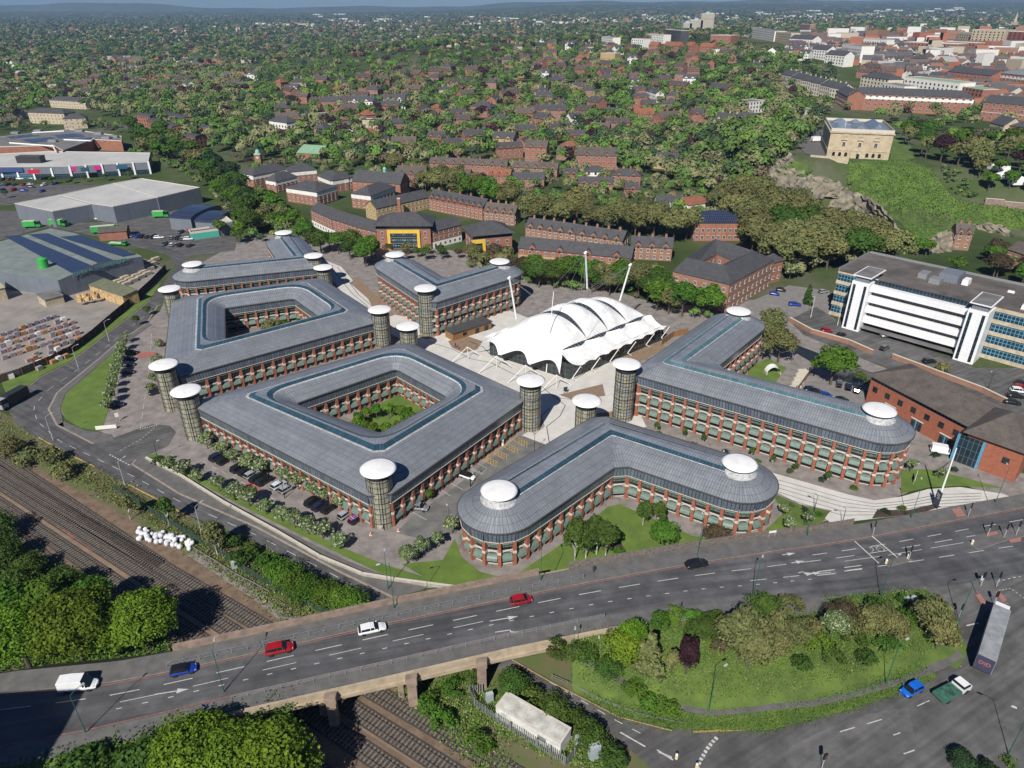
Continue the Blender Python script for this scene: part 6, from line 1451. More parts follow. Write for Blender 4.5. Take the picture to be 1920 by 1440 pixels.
def mesh_from_quads(name,V,mats,mi=None,col=None):
    n=len(V); me=bpy.data.meshes.new(name); me.vertices.add(4*n); me.vertices.foreach_set('co',V.reshape(-1).astype(np.float32))
    me.loops.add(4*n); me.loops.foreach_set('vertex_index',np.arange(4*n,dtype=np.int32)); me.polygons.add(n)
    me.polygons.foreach_set('loop_start',np.arange(0,4*n,4,dtype=np.int32)); me.polygons.foreach_set('loop_total',np.full(n,4,dtype=np.int32))
    for m in mats: me.materials.append(m)
    if mi is not None: me.polygons.foreach_set('material_index',mi.astype(np.int32))
    if col is not None:
        a=me.color_attributes.new('col','FLOAT_COLOR','POINT'); c=np.ones((n,4,4),dtype=np.float32); c[:,:,:3]=col[:,None,:]; a.data.foreach_set('color',c.reshape(-1))
    me.update(calc_edges=True); return me
TP_={}
def treeproto(kind,lod,var):
    key=(kind,lod,var)
    if key in TP_: return TP_[key]
    r_=np.random.default_rng(abs(hash(str(key)))%99991 if 0 else (sum(map(ord,str(key)))*7+var))
    n={'hi':17000,'mid':3600,'low':1000}[lod]; shape='round'; ncl={'hi':85,'mid':42,'low':22}[lod]; rx=.36; rz=.40; z0=.60; ls={'hi':.0145,'mid':.028,'low':.048}[lod]
    trunkm=M_bark
    if kind=='birch': rx=.26; rz=.42; z0=.58; n=int(n*.55); trunkm=M_birch
    if kind=='shrub': rx=.62; rz=.55; z0=.42
    if kind=='willow': rx=.48; rz=.46; z0=.52
    if kind=='conifer': shape='cone'; rx=.42; rz=.48; z0=.52
    if kind=='column': shape='column'; rx=.26; rz=.46; z0=.54
    if kind=='small': rx=.42; rz=.36; z0=.63
    p,nr=crown_pts(n,shape,r_,ncl)
    p=p*np.array([rx,rx,rz])/.95; p[:,2]+=z0
    V=quads(n,p,nr,ls,r_)
    # trunk + limbs
    mb=MB(); top=z0
    mb.tube((0,0,-.05),(0.01,0.0,z0*.6),.030 if kind!='birch' else .016,.020 if kind!='birch' else .012,7)
    for k in range(6):
        a=k*1.05+r_.uniform(0,.5); L=rx*.75; z1=z0*(.45+.1*(k%3)); mb.tube((0.01,0,z1),(math.cos(a)*L,math.sin(a)*L,z0+rz*.35*r_.uniform(-.2,1)),.014,.004,5,cap=False)
    tm=mb.mesh('trunk',trunkm)
    TP_[key]=(V,n,tm,{}); return TP_[key]
def crownmesh(kind,lod,var,colk):
    V,n,tm,cache=treeproto(kind,lod,var)
    if colk not in cache:
        if colk=='blossom':
            rr=np.random.default_rng(3); mi=(rr.random(n)<.24).astype(int); V2=V.copy()
            cache[colk]=mesh_from_quads('crown',V2,[LM['blossom'],M_flow],mi)
        else: cache[colk]=mesh_from_quads('crown',V,[LM[colk]])
    return cache[colk],tm
NT=[0]
def tree(p,h,kind,col,label,group=None,lod=None,name=None,cat='tree',wide=1):
    p=Vector(p); d=(p-Vector((0,0,HC))).length
    lod=lod or ('hi' if h/d>.075 else 'mid' if h/d>.028 else 'low')
    var=NT[0]%3; NT[0]+=1
    cm,tm=crownmesh(kind,lod,var,col)
    nm=name or {'birch':'birch_tree','shrub':'shrub','conifer':'conifer_tree','willow':'willow_tree','column':'columnar_tree'}.get(kind,'broadleaf_tree')
    r=root(nm,label,cat,p,random.uniform(0,6.28),group,world=False); r.scale=(h*wide*random.uniform(.92,1.08),h*wide*random.uniform(.92,1.08),h)
    inst('crown',cm,r); 
    if kind!='shrub': inst('trunk',tm,r)
    return r
ORD=['first','second','third','fourth','fifth','sixth','seventh','eighth','ninth','tenth','eleventh','twelfth','thirteenth','fourteenth','fifteenth','sixteenth','seventeenth','eighteenth','nineteenth','twentieth','twenty-first','twenty-second','twenty-third','twenty-fourth','twenty-fifth','twenty-sixth','twenty-seventh','twenty-eighth','twenty-ninth','thirtieth']
CW={'bright':'bright green','mid':'mid green','olive':'pale olive','dark':'dark green','copper':'dark purple','brown':'brownish','lime':'yellow-green','blossom':'white-flowering','hedge':'green'}
def row(pts,h,kind,col,where,group,cat='tree',jit=.12,f=W3,wide=1,z=0):
    n=len(pts)
    for i,(x,y) in enumerate(pts):
        p=f(x,y,z) if f is W3 else f(x,y)
        w_='' if n==1 else ', %s from the left'%ORD[i]
        if n==2: w_=', the %s one'%('left','right')[i]
        tree(p,h*random.uniform(1-jit,1+jit),kind,col,'%s %s %s%s'%(CW[col],'shrub' if kind=='shrub' else 'tree',where,w_),group if n>1 else None,cat='shrub' if kind=='shrub' else cat,wide=wide)
# campus trees
row([(320,884),(347,894),(374,906),(412,922),(441,938),(468,950),(500,966),(530,978),(553,990),(579,1002),(606,1010),(638,1030)],4.3,'small','blossom','in the row along the low white wall','trees along the low white wall',wide=1.25)
row([(390,842),(415,856),(438,868),(468,884),(492,890)],4.4,'small','blossom','before the front office facade, beside the dark parked cars','trees before the front office facade',wide=1.2)
row([(535,905),(560,918),(590,932),(612,944),(640,955)],4.4,'small','blossom','before the front office facade, beside the silver cars','trees before the front office facade',wide=1.2)
row([(205,772),(208,757),(213,742),(216,728),(220,714),(224,700),(228,686),(231,672),(234,658),(239,644)],4.4,'small','blossom','in the dense row between lawn and car park','trees between lawn and car park')
row([(257,612),(278,592)],4.2,'small','mid','at the bend of the road beside the left office','trees at the road bend')
row([(286,735),(290,715),(297,680),(300,650)],3.2,'shrub','blossom','against the left wall of the second square office','shrubs against the left office')
row([(384,738),(440,722),(470,712),(500,705),(530,697),(545,680),(600,672),(628,662)],3.0,'small','blossom','in the alley between the two square offices','alley trees')
row([(764,1058),(792,1040),(822,1026),(848,1000)],4.0,'small','blossom','on the lawn corner below the round-ended office','trees on the lawn corner')
row([(803,938)],3.6,'small','mid','alone beside the marked bays','')
row([(1078,1050),(1098,1048),(1118,1040),(1135,1045)],10,'birch','mid','birch with white stem on the triangular lawn','lawn birches')
row([(1205,985),(1232,990)],7,'birch','mid','birch against the curved office wall','wall birches')
row([(1243,1032)],6.5,'small','bright','by the wooden fence on the triangular lawn','')
row([(1340,1032)],6.8,'shrub','brown','broad and thin-leaved by the wooden fence','',wide=.8)
row([(1160,1040)],2.2,'shrub','bright','on the lawn in front of the birches','')
row([(1468,968),(1478,995),(1512,985)],3.6,'small','blossom','beside the wavy pale walkway','walkway blossom trees')
row([(1706,885),(1760,898)],3.6,'small','blossom','on the grass beside the white van','van blossom trees')
row([(1230,810),(1283,822),(1318,830),(1408,858),(1447,872),(1490,885),(1550,905)],3.0,'birch','mid','slender, in the bed along the long brick arcade','slender arcade trees')
row([(1556,722)],12,'small','bright','big and domed beside the rear car park','',wide=1.15)
row([(1610,722)],5,'small','mid','small and round between dark cars and brick office','')
row([(1458,680),(1440,640)],13,'willow','olive','loose willow between the long office and canal','canal willows',wide=.95)
row([(1512,572)],7.5,'conifer','mid','bushy, in the mill car park','',wide=.8)
row([(1480,525)],7.5,'small','blossom','beside the mill gatehouse','')
row([(1790,515),(1735,480),(1720,480)],8.5,'small','bright','behind the flat roof of the white office','trees behind the white office',wide=1.2)
row([(1868,520)],9,'small','brown','reddish, behind the white office roof','',wide=1.3)
row([(1765,700),(1630,730)],4,'shrub','olive','by the brown-roofed office roof edge','roof edge shrubs')
row([(1752,858),(1788,885)],1.8,'shrub','dark','clipped dome beside the white van','clipped shrubs')
# courtyards
n=13
cc=(AI[0]+AI[1]+AI[2]+AI[3])/4
for k in range(n):
    a=PI*.02+2*PI*k/n; p=Vector((cc.x+.5+7.0*math.cos(a),cc.y+5.2*math.sin(a),0))
    tree(p,4.9,'small','lime' if k%2 else 'bright','%s ring tree in the front office courtyard, %s clockwise from its right end'%('yellow-green' if k%2 else 'bright green',ORD[n-1-k]),'courtyard ring trees',wide=.85)
cc2=(CI[0]+CI[1]+CI[2]+CI[3])/4
for k,(dx,dy,h,c) in enumerate([(2,-3,8.5,'olive'),(7,-4,7,'bright'),(12,-2,6,'lime'),(-1,-7,6,'lime'),(5,1,7,'mid'),(10,3,6.5,'bright')]):
    tree((cc2.x+dx,cc2.y+dy,0),h,'small',c,'%s tree filling the dark courtyard, %s of six counted outward'%(CW[c],ORD[k]),'courtyard trees')
# foreground
row([(60,1262),(158,1240),(228,1232),(285,1222)],12,'small','lime','on the bank left of the bridge parapet','foreground bank trees',jit=.25,wide=1.15)
row([(20,1180),(95,1160),(180,1165)],9,'small','bright','behind the big bright ones on the left bank','foreground back trees',wide=1.2)
row([(380,1478),(450,1490),(525,1505)],13,'small','lime','at the bottom edge below the carriageway','foreground bottom trees',wide=1.2,jit=.1)
row([(170,1500),(235,1480),(295,1475)],8,'small','mid','dull, at the bottom edge beside the shadowed road','foreground dull trees',wide=1.2)
row([(385,1368),(440,1366)],4.5,'shrub','mid','by the southern bridge abutment','abutment shrubs')
row([(10,1060),(60,1080),(120,1120),(40,1120),(5,1010)],6,'shrub','mid','on the bank beside the rusty track','bank shrubs',wide=1.1)
row([(318,985)],8,'birch','mid','standing alone on the verge by the lower road','')
row([(412,1030),(408,1040)],7.5,'birch','olive','double stemmed, on the verge by the white sacks','verge birches')
row([(245,975)],6.0,'birch','olive','thin, on the verge by the lower road dashes','')
row([(120,895),(95,870),(20,850),(60,870)],5,'shrub','olive','overgrown, on the verge at the road bend','bend shrubs',wide=1.2)
row([(505,1070),(535,1095),(560,1110),(585,1125),(612,1130),(640,1140),(668,1150)],4.6,'shrub','bright','in the hedge beside the lower road','hedge shrubs by lower road',wide=1.15)
row([(440,1025),(470,1045),(455,1060)],3.6,'shrub','mid','in the hedge near the white sacks','hedge shrubs near sacks')
row([(300,870)],2.0,'shrub','hedge','clipped hedge block at the junction','',wide=1.6)
# mound
row([(1385,1235),(1400,1250)],10,'willow','olive','feathery birch-like, on the mound next to the main road','mound feathery trees',f=mound)
row([(1215,1265)],8,'conifer','olive','yellowish cone-shaped, on the mound','',f=mound)
row([(1185,1205),(1165,1235)],5,'shrub','lime','at the bridge end of the mound','bridge end shrubs',f=mound)
row([(1285,1262)],7,'column','copper','narrow, on the mound','',f=mound)
row([(1258,1262)],5.5,'column','olive','greyish, leaning on the purple column tree','',f=mound)
row([(1556,1195)],5.4,'small','blossom','on top of the mound','',f=mound)
row([(1755,1215),(1740,1190)],7.2,'willow','olive','at the junction end of the mound','junction end trees',f=mound)
row([(1690,1130)],2.2,'shrub','mid','beside the roadside cabinets','',f=mound)
row([(1460,1180),(1490,1200),(1520,1190),(1590,1190),(1625,1180),(1655,1170),(1480,1150),(1440,1205)],4.2,'shrub','olive','in the tangle on the mound crest','mound crest shrubs',f=mound,wide=1.1)
row([(1620,1240),(1560,1240),(1660,1215),(1500,1250)],2.4,'shrub','mid','low, on the open flank of the mound','mound flank shrubs',f=mound,wide=1.4)
row([(1300,1170),(1265,1160),(1235,1175),(1340,1170)],2.6,'shrub','bright','beside the carriageway at the top of the mound','mound roadside shrubs',f=mound,wide=1.3)
row([(1140,1265),(1100,1240),(1075,1230),(1045,1225)],3.4,'shrub','mid','between slip road and footpath under the bridge','under-bridge shrubs',f=mound,wide=1.2)
row([(1190,1300),(1220,1325),(1250,1338)],2.4,'shrub','bright','in the strip between slip road and footpath','slip strip shrubs',f=mound,wide=1.5)
# hedge between compound and slip road
row([(880,1270),(960,1295),(1000,1320),(1040,1345),(1075,1365),(1110,1395),(1150,1430)],3.6,'shrub','mid','in the hedge behind the white cabin','compound hedge shrubs',wide=1.25)
row([(850,1300),(800,1330),(770,1300),(830,1360),(900,1400)],2.6,'shrub','bright','scrubby, between the tracks and the compound','trackside shrubs',wide=1.3)
row([(1790,1452),(1840,1470)],5,'small','dark','cut by the bottom edge right of the turn arrow','bottom edge trees')
row([(1880,1450)],4,'shrub','bright','cut by the bottom right corner','')
# ------------------------------------------------------------ scatter regions (screen-sampled, stands on the terrain)
OBB=[]
bpy.context.view_layer.update()
for o in list(C.objects):
    if o.parent and o.name.split('.')[0] in('wall','glass_wall','rear_wall') and o.type=='MESH':
        bb=np.array([tuple(v) for v in o.bound_box]); M=o.matrix_world
        x0,x1,y0,y1=bb[:,0].min(),bb[:,0].max(),bb[:,1].min(),bb[:,1].max()
        c=M@Vector(((x0+x1)/2,(y0+y1)/2,0)); a=M.to_euler().z
        OBB.append((c.x,c.y,math.cos(a),math.sin(a),(x1-x0)/2,(y1-y0)/2))
OB=np.array(OBB)
def clearV(x,y,m):
    ok=np.ones(len(x),bool)
    for cx,cy,ca_,sa,hx,hy in OBB:
        dx=x-cx; dy=y-cy; u=dx*ca_+dy*sa; v=-dx*sa+dy*ca_
        ok&=~((np.abs(u)<hx+m)&(np.abs(v)<hy+m))
    return ok
def ssV(a,b,x): t=np.clip((x-a)/(b-a),0,1); return t*t*(3-2*t)
def TnV(x,y):
    g=ssV(-520,-120,x)*(1-ssV(900,1500,x)); z=46*ssV(430,1250,y)*(1-ssV(1300,2300,y)*.62)*g*(.75+.25*ssV(-100,400,x))
    f=np.interp(x,[120,150,172,190,230,300,420],[470,428,400,395,352,330,300]); w_=np.interp(x,[120,150,172,190,230,300,420],[34,18,17,36,52,46,40])
    cg=ssV(0,1,(y-f)/w_)*ssV(112,150,x); z=np.maximum(z,22*cg)
    return z+6*ssV(500,900,y)*ssV(180,300,x)+14*ssV(1500,4500,y)+95*ssV(4500,9000,y)*(.35+.65*ssV(-2500,3500,x))+6*np.sin(x*.0011+1)*ssV(2500,6000,y)
def GV(px,py):
    a=(px-960)/F; b=(720-py)/F; d=np.stack([a,cP+b*sP,-sP+b*cP],1); t=np.full(len(px),150.0); done=np.zeros(len(px),bool)
    for _ in range(2600):
        act=~done
        if not act.any(): break
        x=d[act,0]*t[act]; y=d[act,1]*t[act]; z=HC+d[act,2]*t[act]; hit=z<=np.where(y>330,TnV(x,y),0)
        idx=np.where(act)[0]; done[idx[hit]]=True; mv=idx[~hit]; t[mv]+=np.maximum(1,t[mv]*.004)
        done|=t>13000
    ok=t<13000
    return d[:,0]*t,d[:,1]*t,ok
def inpoly(px,py,poly):
    c=np.zeros(len(px),bool); n=len(poly); j=n-1
    for i in range(n):
        xi,yi=poly[i]; xj,yj=poly[j]
        c^=((yi>py)!=(yj>py))&(px<(xj-xi)*(py-yi)/((yj-yi) or 1e-9)+xi); j=i
    return c
def sample(poly,n,seed):
    r_=np.random.default_rng(seed); xs_=[p[0] for p in poly]; ys_=[p[1] for p in poly]; X=[];Y=[]
    while len(X)<n:
        a=r_.uniform(min(xs_),max(xs_),n*2); b=r_.uniform(min(ys_),max(ys_),n*2); k=inpoly(a,b,poly); X+=list(a[k]); Y+=list(b[k])
    return np.array(X[:n]),np.array(Y[:n])
def grove(poly,n,kinds,hr,where,group,seed,mind=4.5,kind='small'):
    X,Y=sample(poly,n*5,seed); gx,gy,ok=GV(X,Y); ok&=clearV(gx,gy,2.2); P=[]
    for i in range(len(X)):
        if not ok[i]: continue
        if all((gx[i]-a)**2+(gy[i]-b)**2>mind**2 for a,b,_ in P): P.append((gx[i],gy[i],X[i]))
        if len(P)>=n: break
    rr=random.Random(seed); by={}
    for a,b,x in P: by.setdefault(rr.choice(kinds),[]).append((x,a,b))
    for k,L in by.items():
        L.sort()
        for i,(x,a,b) in enumerate(L):
            wz=('%s from the left'%ORD[i] if i<30 else '%s from the right'%ORD[len(L)-1-i])
            tree((a,b,Tn(a,b)),rr.uniform(*hr),kind,k,'%s tree %s, %s of its colour'%(CW[k],where,wz if len(L)>1 else 'only one'),group,wide=rr.uniform(.95,1.2))
B_,Mi,O_,Dk,Cp,Br,Li='bright','mid','olive','dark','copper','brown','lime'
grove([(985,540),(1060,548),(1180,560),(1240,590),(1330,600),(1345,560),(1260,545),(1180,535),(1000,520)],36,[B_,B_,Mi,Mi,O_],(9,13),'behind the white tent','belt behind the tent',11)
grove([(870,495),(985,535),(1000,505),(880,470)],9,[O_,Br,O_],(6,9),'by the round-ended canal flats','canal bank trees',12)
grove([(590,478),(690,505),(700,480),(640,462),(600,465)],10,[B_,B_,Mi],(8,11),'below the curved canal flats','back path trees',13,5)
grove([(700,482),(870,500),(880,480),(710,474)],10,[O_,Br,Mi],(4.5,6.5),'below the yellow framed flats','canal bank trees',14)
grove([(450,400),(570,470),(600,462),(560,430),(480,360),(440,360)],26,[Mi,B_,O_,B_],(7,11),'left of the curved flats','canalside wood',15,4.5)
grove([(235,245),(300,255),(420,330),(480,400),(470,450),(430,400),(380,340),(280,300),(240,280)],58,[Mi,Dk,B_,Mi,O_,Mi],(11,16),'beside the grey warehouse','warehouse wood',16,5.5)
grove([(720,330),(820,345),(930,375),(1000,395),(960,405),(860,385),(730,345)],14,[O_,O_,O_,B_],(13,16),'between the two red terraces','avenue planes',17,8)
grove([(985,415),(1090,410),(1200,425),(1290,445),(1280,465),(1170,445),(990,430)],20,[O_,O_,O_,O_,B_],(13,17),'above the brown terraces','avenue planes above brown terraces',18,8)
grove([(1370,375),(1440,395),(1500,425),(1560,450),(1640,485),(1690,512),(1560,505),(1470,530),(1400,470),(1330,410)],44,[O_,O_,O_,O_,O_,Mi],(15,19),'in the cliff-foot grove','grove under the cliff',19,8)
grove([(380,440),(450,465),(470,455),(410,432)],4,[Mi,B_],(7,9),'near the teal shed','trees by teal shed',20,6)
grove([(285,490),(330,490),(325,470),(300,470)],2,[Mi],(8,9),'above the yard corner','yard corner trees',21,5)
grove([(1680,262),(1720,262),(1930,290),(1930,330),(1760,310),(1700,290)],18,[O_,B_,Cp,O_,Mi],(12,15),'right of the castle','castle grounds',22,8)
grove([(1800,310),(1930,340),(1930,375),(1840,370)],8,[O_,B_,Mi],(9,12),'above the curtain wall','above curtain wall',23,8)
row([(100,378-32),(135,345),(160,342),(200,340),(245,336),(12,372)],5,'small','mid','in the retail car park','retail car park trees')
grove([(1820,480),(1930,500),(1930,540),(1850,520)],6,[Br,O_,B_],(8,11),'beside the cliff house','cliff house trees',24,6)
# ---- the suburb: screen-sampled houses and tree mass
HOUSES=[]
def proto_house(L,Dp,h,rf,mw_,mr_,ch,dm,wk='p',ws=(1.3,1.7)):
    r=building('villa','proto','villa',(0,-900),0,L,Dp,h,roof=rf,rh=Dp*.36,mw=mw_,mr=mr_,ch=ch,dormer=dm,wins=tuple(z for z in (1,4,7) if z+2<h+.5),bw=3.6,wk=wk,ws=ws,z=0,sides=(0,3)); return r
PR=[('red brick villa with slate roof',proto_house(14,10,8,'gable',M_brickm,M_slate,2,2)),('brown brick villa with hipped roof',proto_house(13,11,9,'hip',M_brickb,M_slate,2,0)),('white rendered villa with slate roof',proto_house(13,10,8,'gable',M_rend,M_slate,2,2,'d')),('red villa with brown tiled roof',proto_house(16,11,8,'gable',M_brickm,M_tile,3,3)),('many-chimneyed red brick house pair',proto_house(20,9,7.5,'gable',M_brickm,M_slate,4,4)),('stone-coloured villa',proto_house(14,11,8.5,'hip',M_cream,M_slate,2,0)),('orange roofed red house',proto_house(12,9,7,'hip',M_brickm,M_tiler,1,0))]
def estate(poly,n,seed,where,mind,wts,group):
    X,Y=sample(poly,n*6,seed); gx,gy,ok=GV(X,Y); ok&=clearV(gx,gy,7); P=[]; rr=random.Random(seed)
    for i in range(len(X)):
        if ok[i] and all((gx[i]-a)**2+(gy[i]-b)**2>mind**2 for a,b,_ in P): P.append((gx[i],gy[i],X[i]))
        if len(P)>=n: break
    by={}
    for a,b,x in P: by.setdefault(rr.choices(range(len(PR)),wts)[0],[]).append((x,a,b))
    for k,Ls in by.items():
        Ls.sort()
        for i,(x,a,b) in enumerate(Ls):
            yaw=rr.choice([0,0,.3,-.35,.5,1.2,-.9])+rr.uniform(-.1,.1); s=rr.uniform(.85,1.15)
            lab='%s %s, %s of such'%(PR[k][0],where,('%s from the left'%ORD[i]) if i<30 else '%s from the right'%ORD[len(Ls)-1-i])
            dup(PR[k][1],(a,b,Tn(a,b)),yaw,lab,group,(s,s,s)); OBB.append((a,b,math.cos(yaw),math.sin(yaw),8*s,6*s))
W1=(5,4,2,4,4,1,1)
estate([(500,170),(960,120),(1300,130),(1320,230),(1080,290),(860,300),(700,290),(520,250)],105,31,'in the hillside estate',26,W1,'hillside estate villas')
estate([(950,90),(1460,95),(1450,140),(1000,135)],26,32,'near the wooded crest',34,(4,3,5,2,2,1,2),'crest villas')
estate([(150,150),(480,135),(500,175),(160,190)],24,33,'in the left streets',20,(3,2,3,4,6,0,1),'left terraced streets')
estate([(0,110),(470,100),(480,130),(0,150)],12,34,'far off at left',38,(3,2,3,4,5,1,1),'far left streets')
estate([(1480,60),(1920,60),(1920,100),(1480,100)],30,35,'in the skyline town',40,(5,2,3,3,4,1,2),'skyline town houses')
estate([(1440,85),(1760,95),(1740,165),(1600,150),(1560,120),(1440,110)],34,37,'on the white ridge',17,(1,1,9,0,1,4,0),'white ridge houses')
estate([(1600,120),(1920,115),(1920,165),(1640,160)],26,36,'behind the castle',22,(5,2,2,4,6,1,2),'old town houses')
for _,p in PR:
    for ch in list(p.children):
        for g in list(ch.children): bpy.data.objects.remove(g)
        bpy.data.objects.remove(ch)
    bpy.data.objects.remove(p)
# tree mass
PAL=np.array([KC[k] for k in ('bright','mid','olive','dark','copper','brown','lime')]); PAL=PAL*np.array([[.95],[1.05],[.85],[1.15],[1],[1.05],[.9]]); PAL=PAL*.8+PAL.mean(1)[:,None]*.2
def mass(name,poly,step,seed,pal,hr,pmin=1.0,keep=1.0,label=None,nq=1.0,vstep=None,clear=2.5):
    r_=np.random.default_rng(seed); xs_=[p[0] for p in poly]; ys_=[p[1] for p in poly]
    vs_=vstep or step*.55
    gx_,gy_=np.meshgrid(np.arange(min(xs_),max(xs_),step),np.arange(min(ys_),max(ys_),vs_)); X=gx_.ravel()+r_.uniform(-.5,.5,gx_.size)*step; Y=gy_.ravel()+r_.uniform(-.5,.5,gx_.size)*vs_
    k=inpoly(X,Y,poly)&(r_.random(len(X))<keep); X,Y=X[k],Y[k]; x,y,ok=GV(X,Y); ok&=clearV(x,y,clear); x,y=x[ok],y[ok]
    z=TnV(x,y)*(y>330); n=len(x); h=r_.uniform(hr[0],hr[1],n); d=np.sqrt(x*x+y*y+HC*HC)
    # colour: patches + random
    pi=r_.choice(7,n,p=np.array(pal)/sum(pal)); col=PAL[pi]*r_.uniform(.75,1.25,n)[:,None]
    px_=F*h/d; q=np.clip(px_**2*.5*nq,7,260).astype(int)
    tot=q.sum(); ti=np.repeat(np.arange(n),q)
    # lumpy crowns: 7 clumps per tree
    nc=7; cd=r_.normal(size=(n,nc,3)); cd/=np.linalg.norm(cd,axis=2)[:,:,None]; cd[:,:,2]=np.abs(cd[:,:,2])*.9-.15; cc_=cd*r_.uniform(.35,.62,(n,nc))[:,:,None]
    ci=r_.integers(0,nc,tot); e=r_.normal(size=(tot,3)); e/=np.linalg.norm(e,axis=1)[:,None]; e[:,2]=np.where(e[:,2]<-.3,-e[:,2],e[:,2])
    p=cc_[ti,ci]+e*.42; nr=e*.7+p*.6
    rx=h*r_.uniform(.42,.54,n); rz=h*.46
    P=np.stack([x[ti]+p[:,0]*rx[ti],y[ti]+p[:,1]*rx[ti],z[ti]+h[ti]*.45+p[:,2]*rz[ti]],1)
    size=h[ti]*np.clip(.85/np.sqrt(q[ti]),.045,.26)
    V=quads(tot,P,nr,size,r_,.33); c=col[ti]*r_.uniform(.9,1.1,tot)[:,None]
    me=mesh_from_quads(name,V,[FM],col=c); o=inst(name,me); tag(o,label,'woodland',None,'stuff'); return n,tot
FM=attrmat('woodland_foliage',.85)
tot=[]
hill=[(470,120),(700,100),(1000,85),(1200,95),(1450,120),(1560,220),(1540,240),(1440,320),(1420,370),(1350,380),(1200,330),(960,300),(720,320),(560,300),(430,300),(300,240),(140,180),(0,195),(0,120),(300,110)]
tot.append(mass('estate_woodland',hill,13,51,(5,6,7,3,1.1,.7,.7),(11,18),label='trees and gardens covering the hillside estate behind the campus',keep=.8,vstep=8,clear=3.2))
tot.append(mass('valley_woodland',[(-20,36),(480,30),(960,26),(1400,22),(1940,18),(1940,62),(1450,70),(1200,84),(960,86),(700,102),(470,122),(300,112),(-20,125)],6,52,(1,4,3,7,.4,1.5,.1),(10,22),label='tree cover over the far suburbs up to the skyline hills',keep=.85,vstep=2.0,nq=1.5,clear=4))
tot.append(mass('town_greenery',[(1450,120),(1500,70),(1940,70),(1940,300),(1700,262),(1560,200)],12,53,(3,4,6,3,1,1,.5),(8,14),label='scattered trees between the town buildings behind the castle',keep=.2,vstep=7,clear=3))
tot.append(mass('ridge_greenery',[(1290,95),(1370,80),(1480,108),(1560,140),(1570,195),(1450,150),(1440,120)],11,74,(4,6,5,4,1.5,0,0),(10,17),label='trees between the white ridge houses and the cream townhouse row',keep=.75,vstep=6,clear=2))
tot.append(mass('left_greenery',[(-20,125),(300,112),(470,122),(430,220),(300,240),(230,235),(130,200),(-20,240)],13,54,(4,5,8,3,.4,.6,.3),(12,19),label='trees between the streets and flats at the left',keep=.88,vstep=6.5,clear=1))
tot.append(mass('avenue_greenery',[(430,300),(560,300),(720,320),(960,300),(1200,330),(1350,380),(1300,440),(1180,420),(960,400),(720,350),(560,320),(450,330)],15,55,(4,4,7,2,.5,1,1),(6,11),label='garden trees and hedges among the red terraces',keep=.62,vstep=9,clear=1.5))
tot.append(mass('cliff_scrub',[(1400,300),(1500,240),(1545,240),(1500,280),(1440,330),(1400,360)],11,56,(3,4,4,3,.5,1,.5),(5,9),label='scrub and young trees on the slope left of the castle',keep=.8,vstep=7))
tot.append(mass('garden_hedges',[(1750,310),(1790,370),(1830,380),(1810,330)],9,57,(4,4,1,2,0,0,1),(2,4),label='bushes in the dip between grass slope and castle grounds',keep=.7,vstep=7))
tot.append(mass('superstore_edge',[(-20,235),(60,238),(230,236),(225,250),(130,240),(-20,252)],12,58,(2,4,3,3,0,1,0),(7,10),label='line of trees behind the brick superstore',keep=.8,vstep=6))
tot.append(mass('canalside_scrub',[(235,250),(300,262),(430,340),(500,400),(590,462),(560,470),(470,455),(420,400),(370,345),(280,305),(240,285)],13,71,(4,6,5,4,0,1,1),(5,10),label='undergrowth filling the long wood beside the grey warehouse',keep=.8,vstep=8,clear=1))
tot.append(mass('grove_undergrowth',[(1370,375),(1440,395),(1500,425),(1560,450),(1640,485),(1690,512),(1560,505),(1470,530),(1400,470),(1330,410)],16,72,(2,3,8,2,0,1,0),(6,11),label='undergrowth between the pale trees at the foot of the cliff',keep=.7,vstep=10,clear=1))
tot.append(mass('bank_undergrowth',[(985,535),(1060,545),(1180,556),(1240,585),(1345,605),(1350,565),(1260,545),(1180,530),(1000,515),(870,490),(860,500)],13,73,(4,5,3,3,0,2,1),(3,5.5),label='undergrowth along the canal bank behind the white tent',keep=.8,vstep=8,clear=1))
print('MASS',tot)
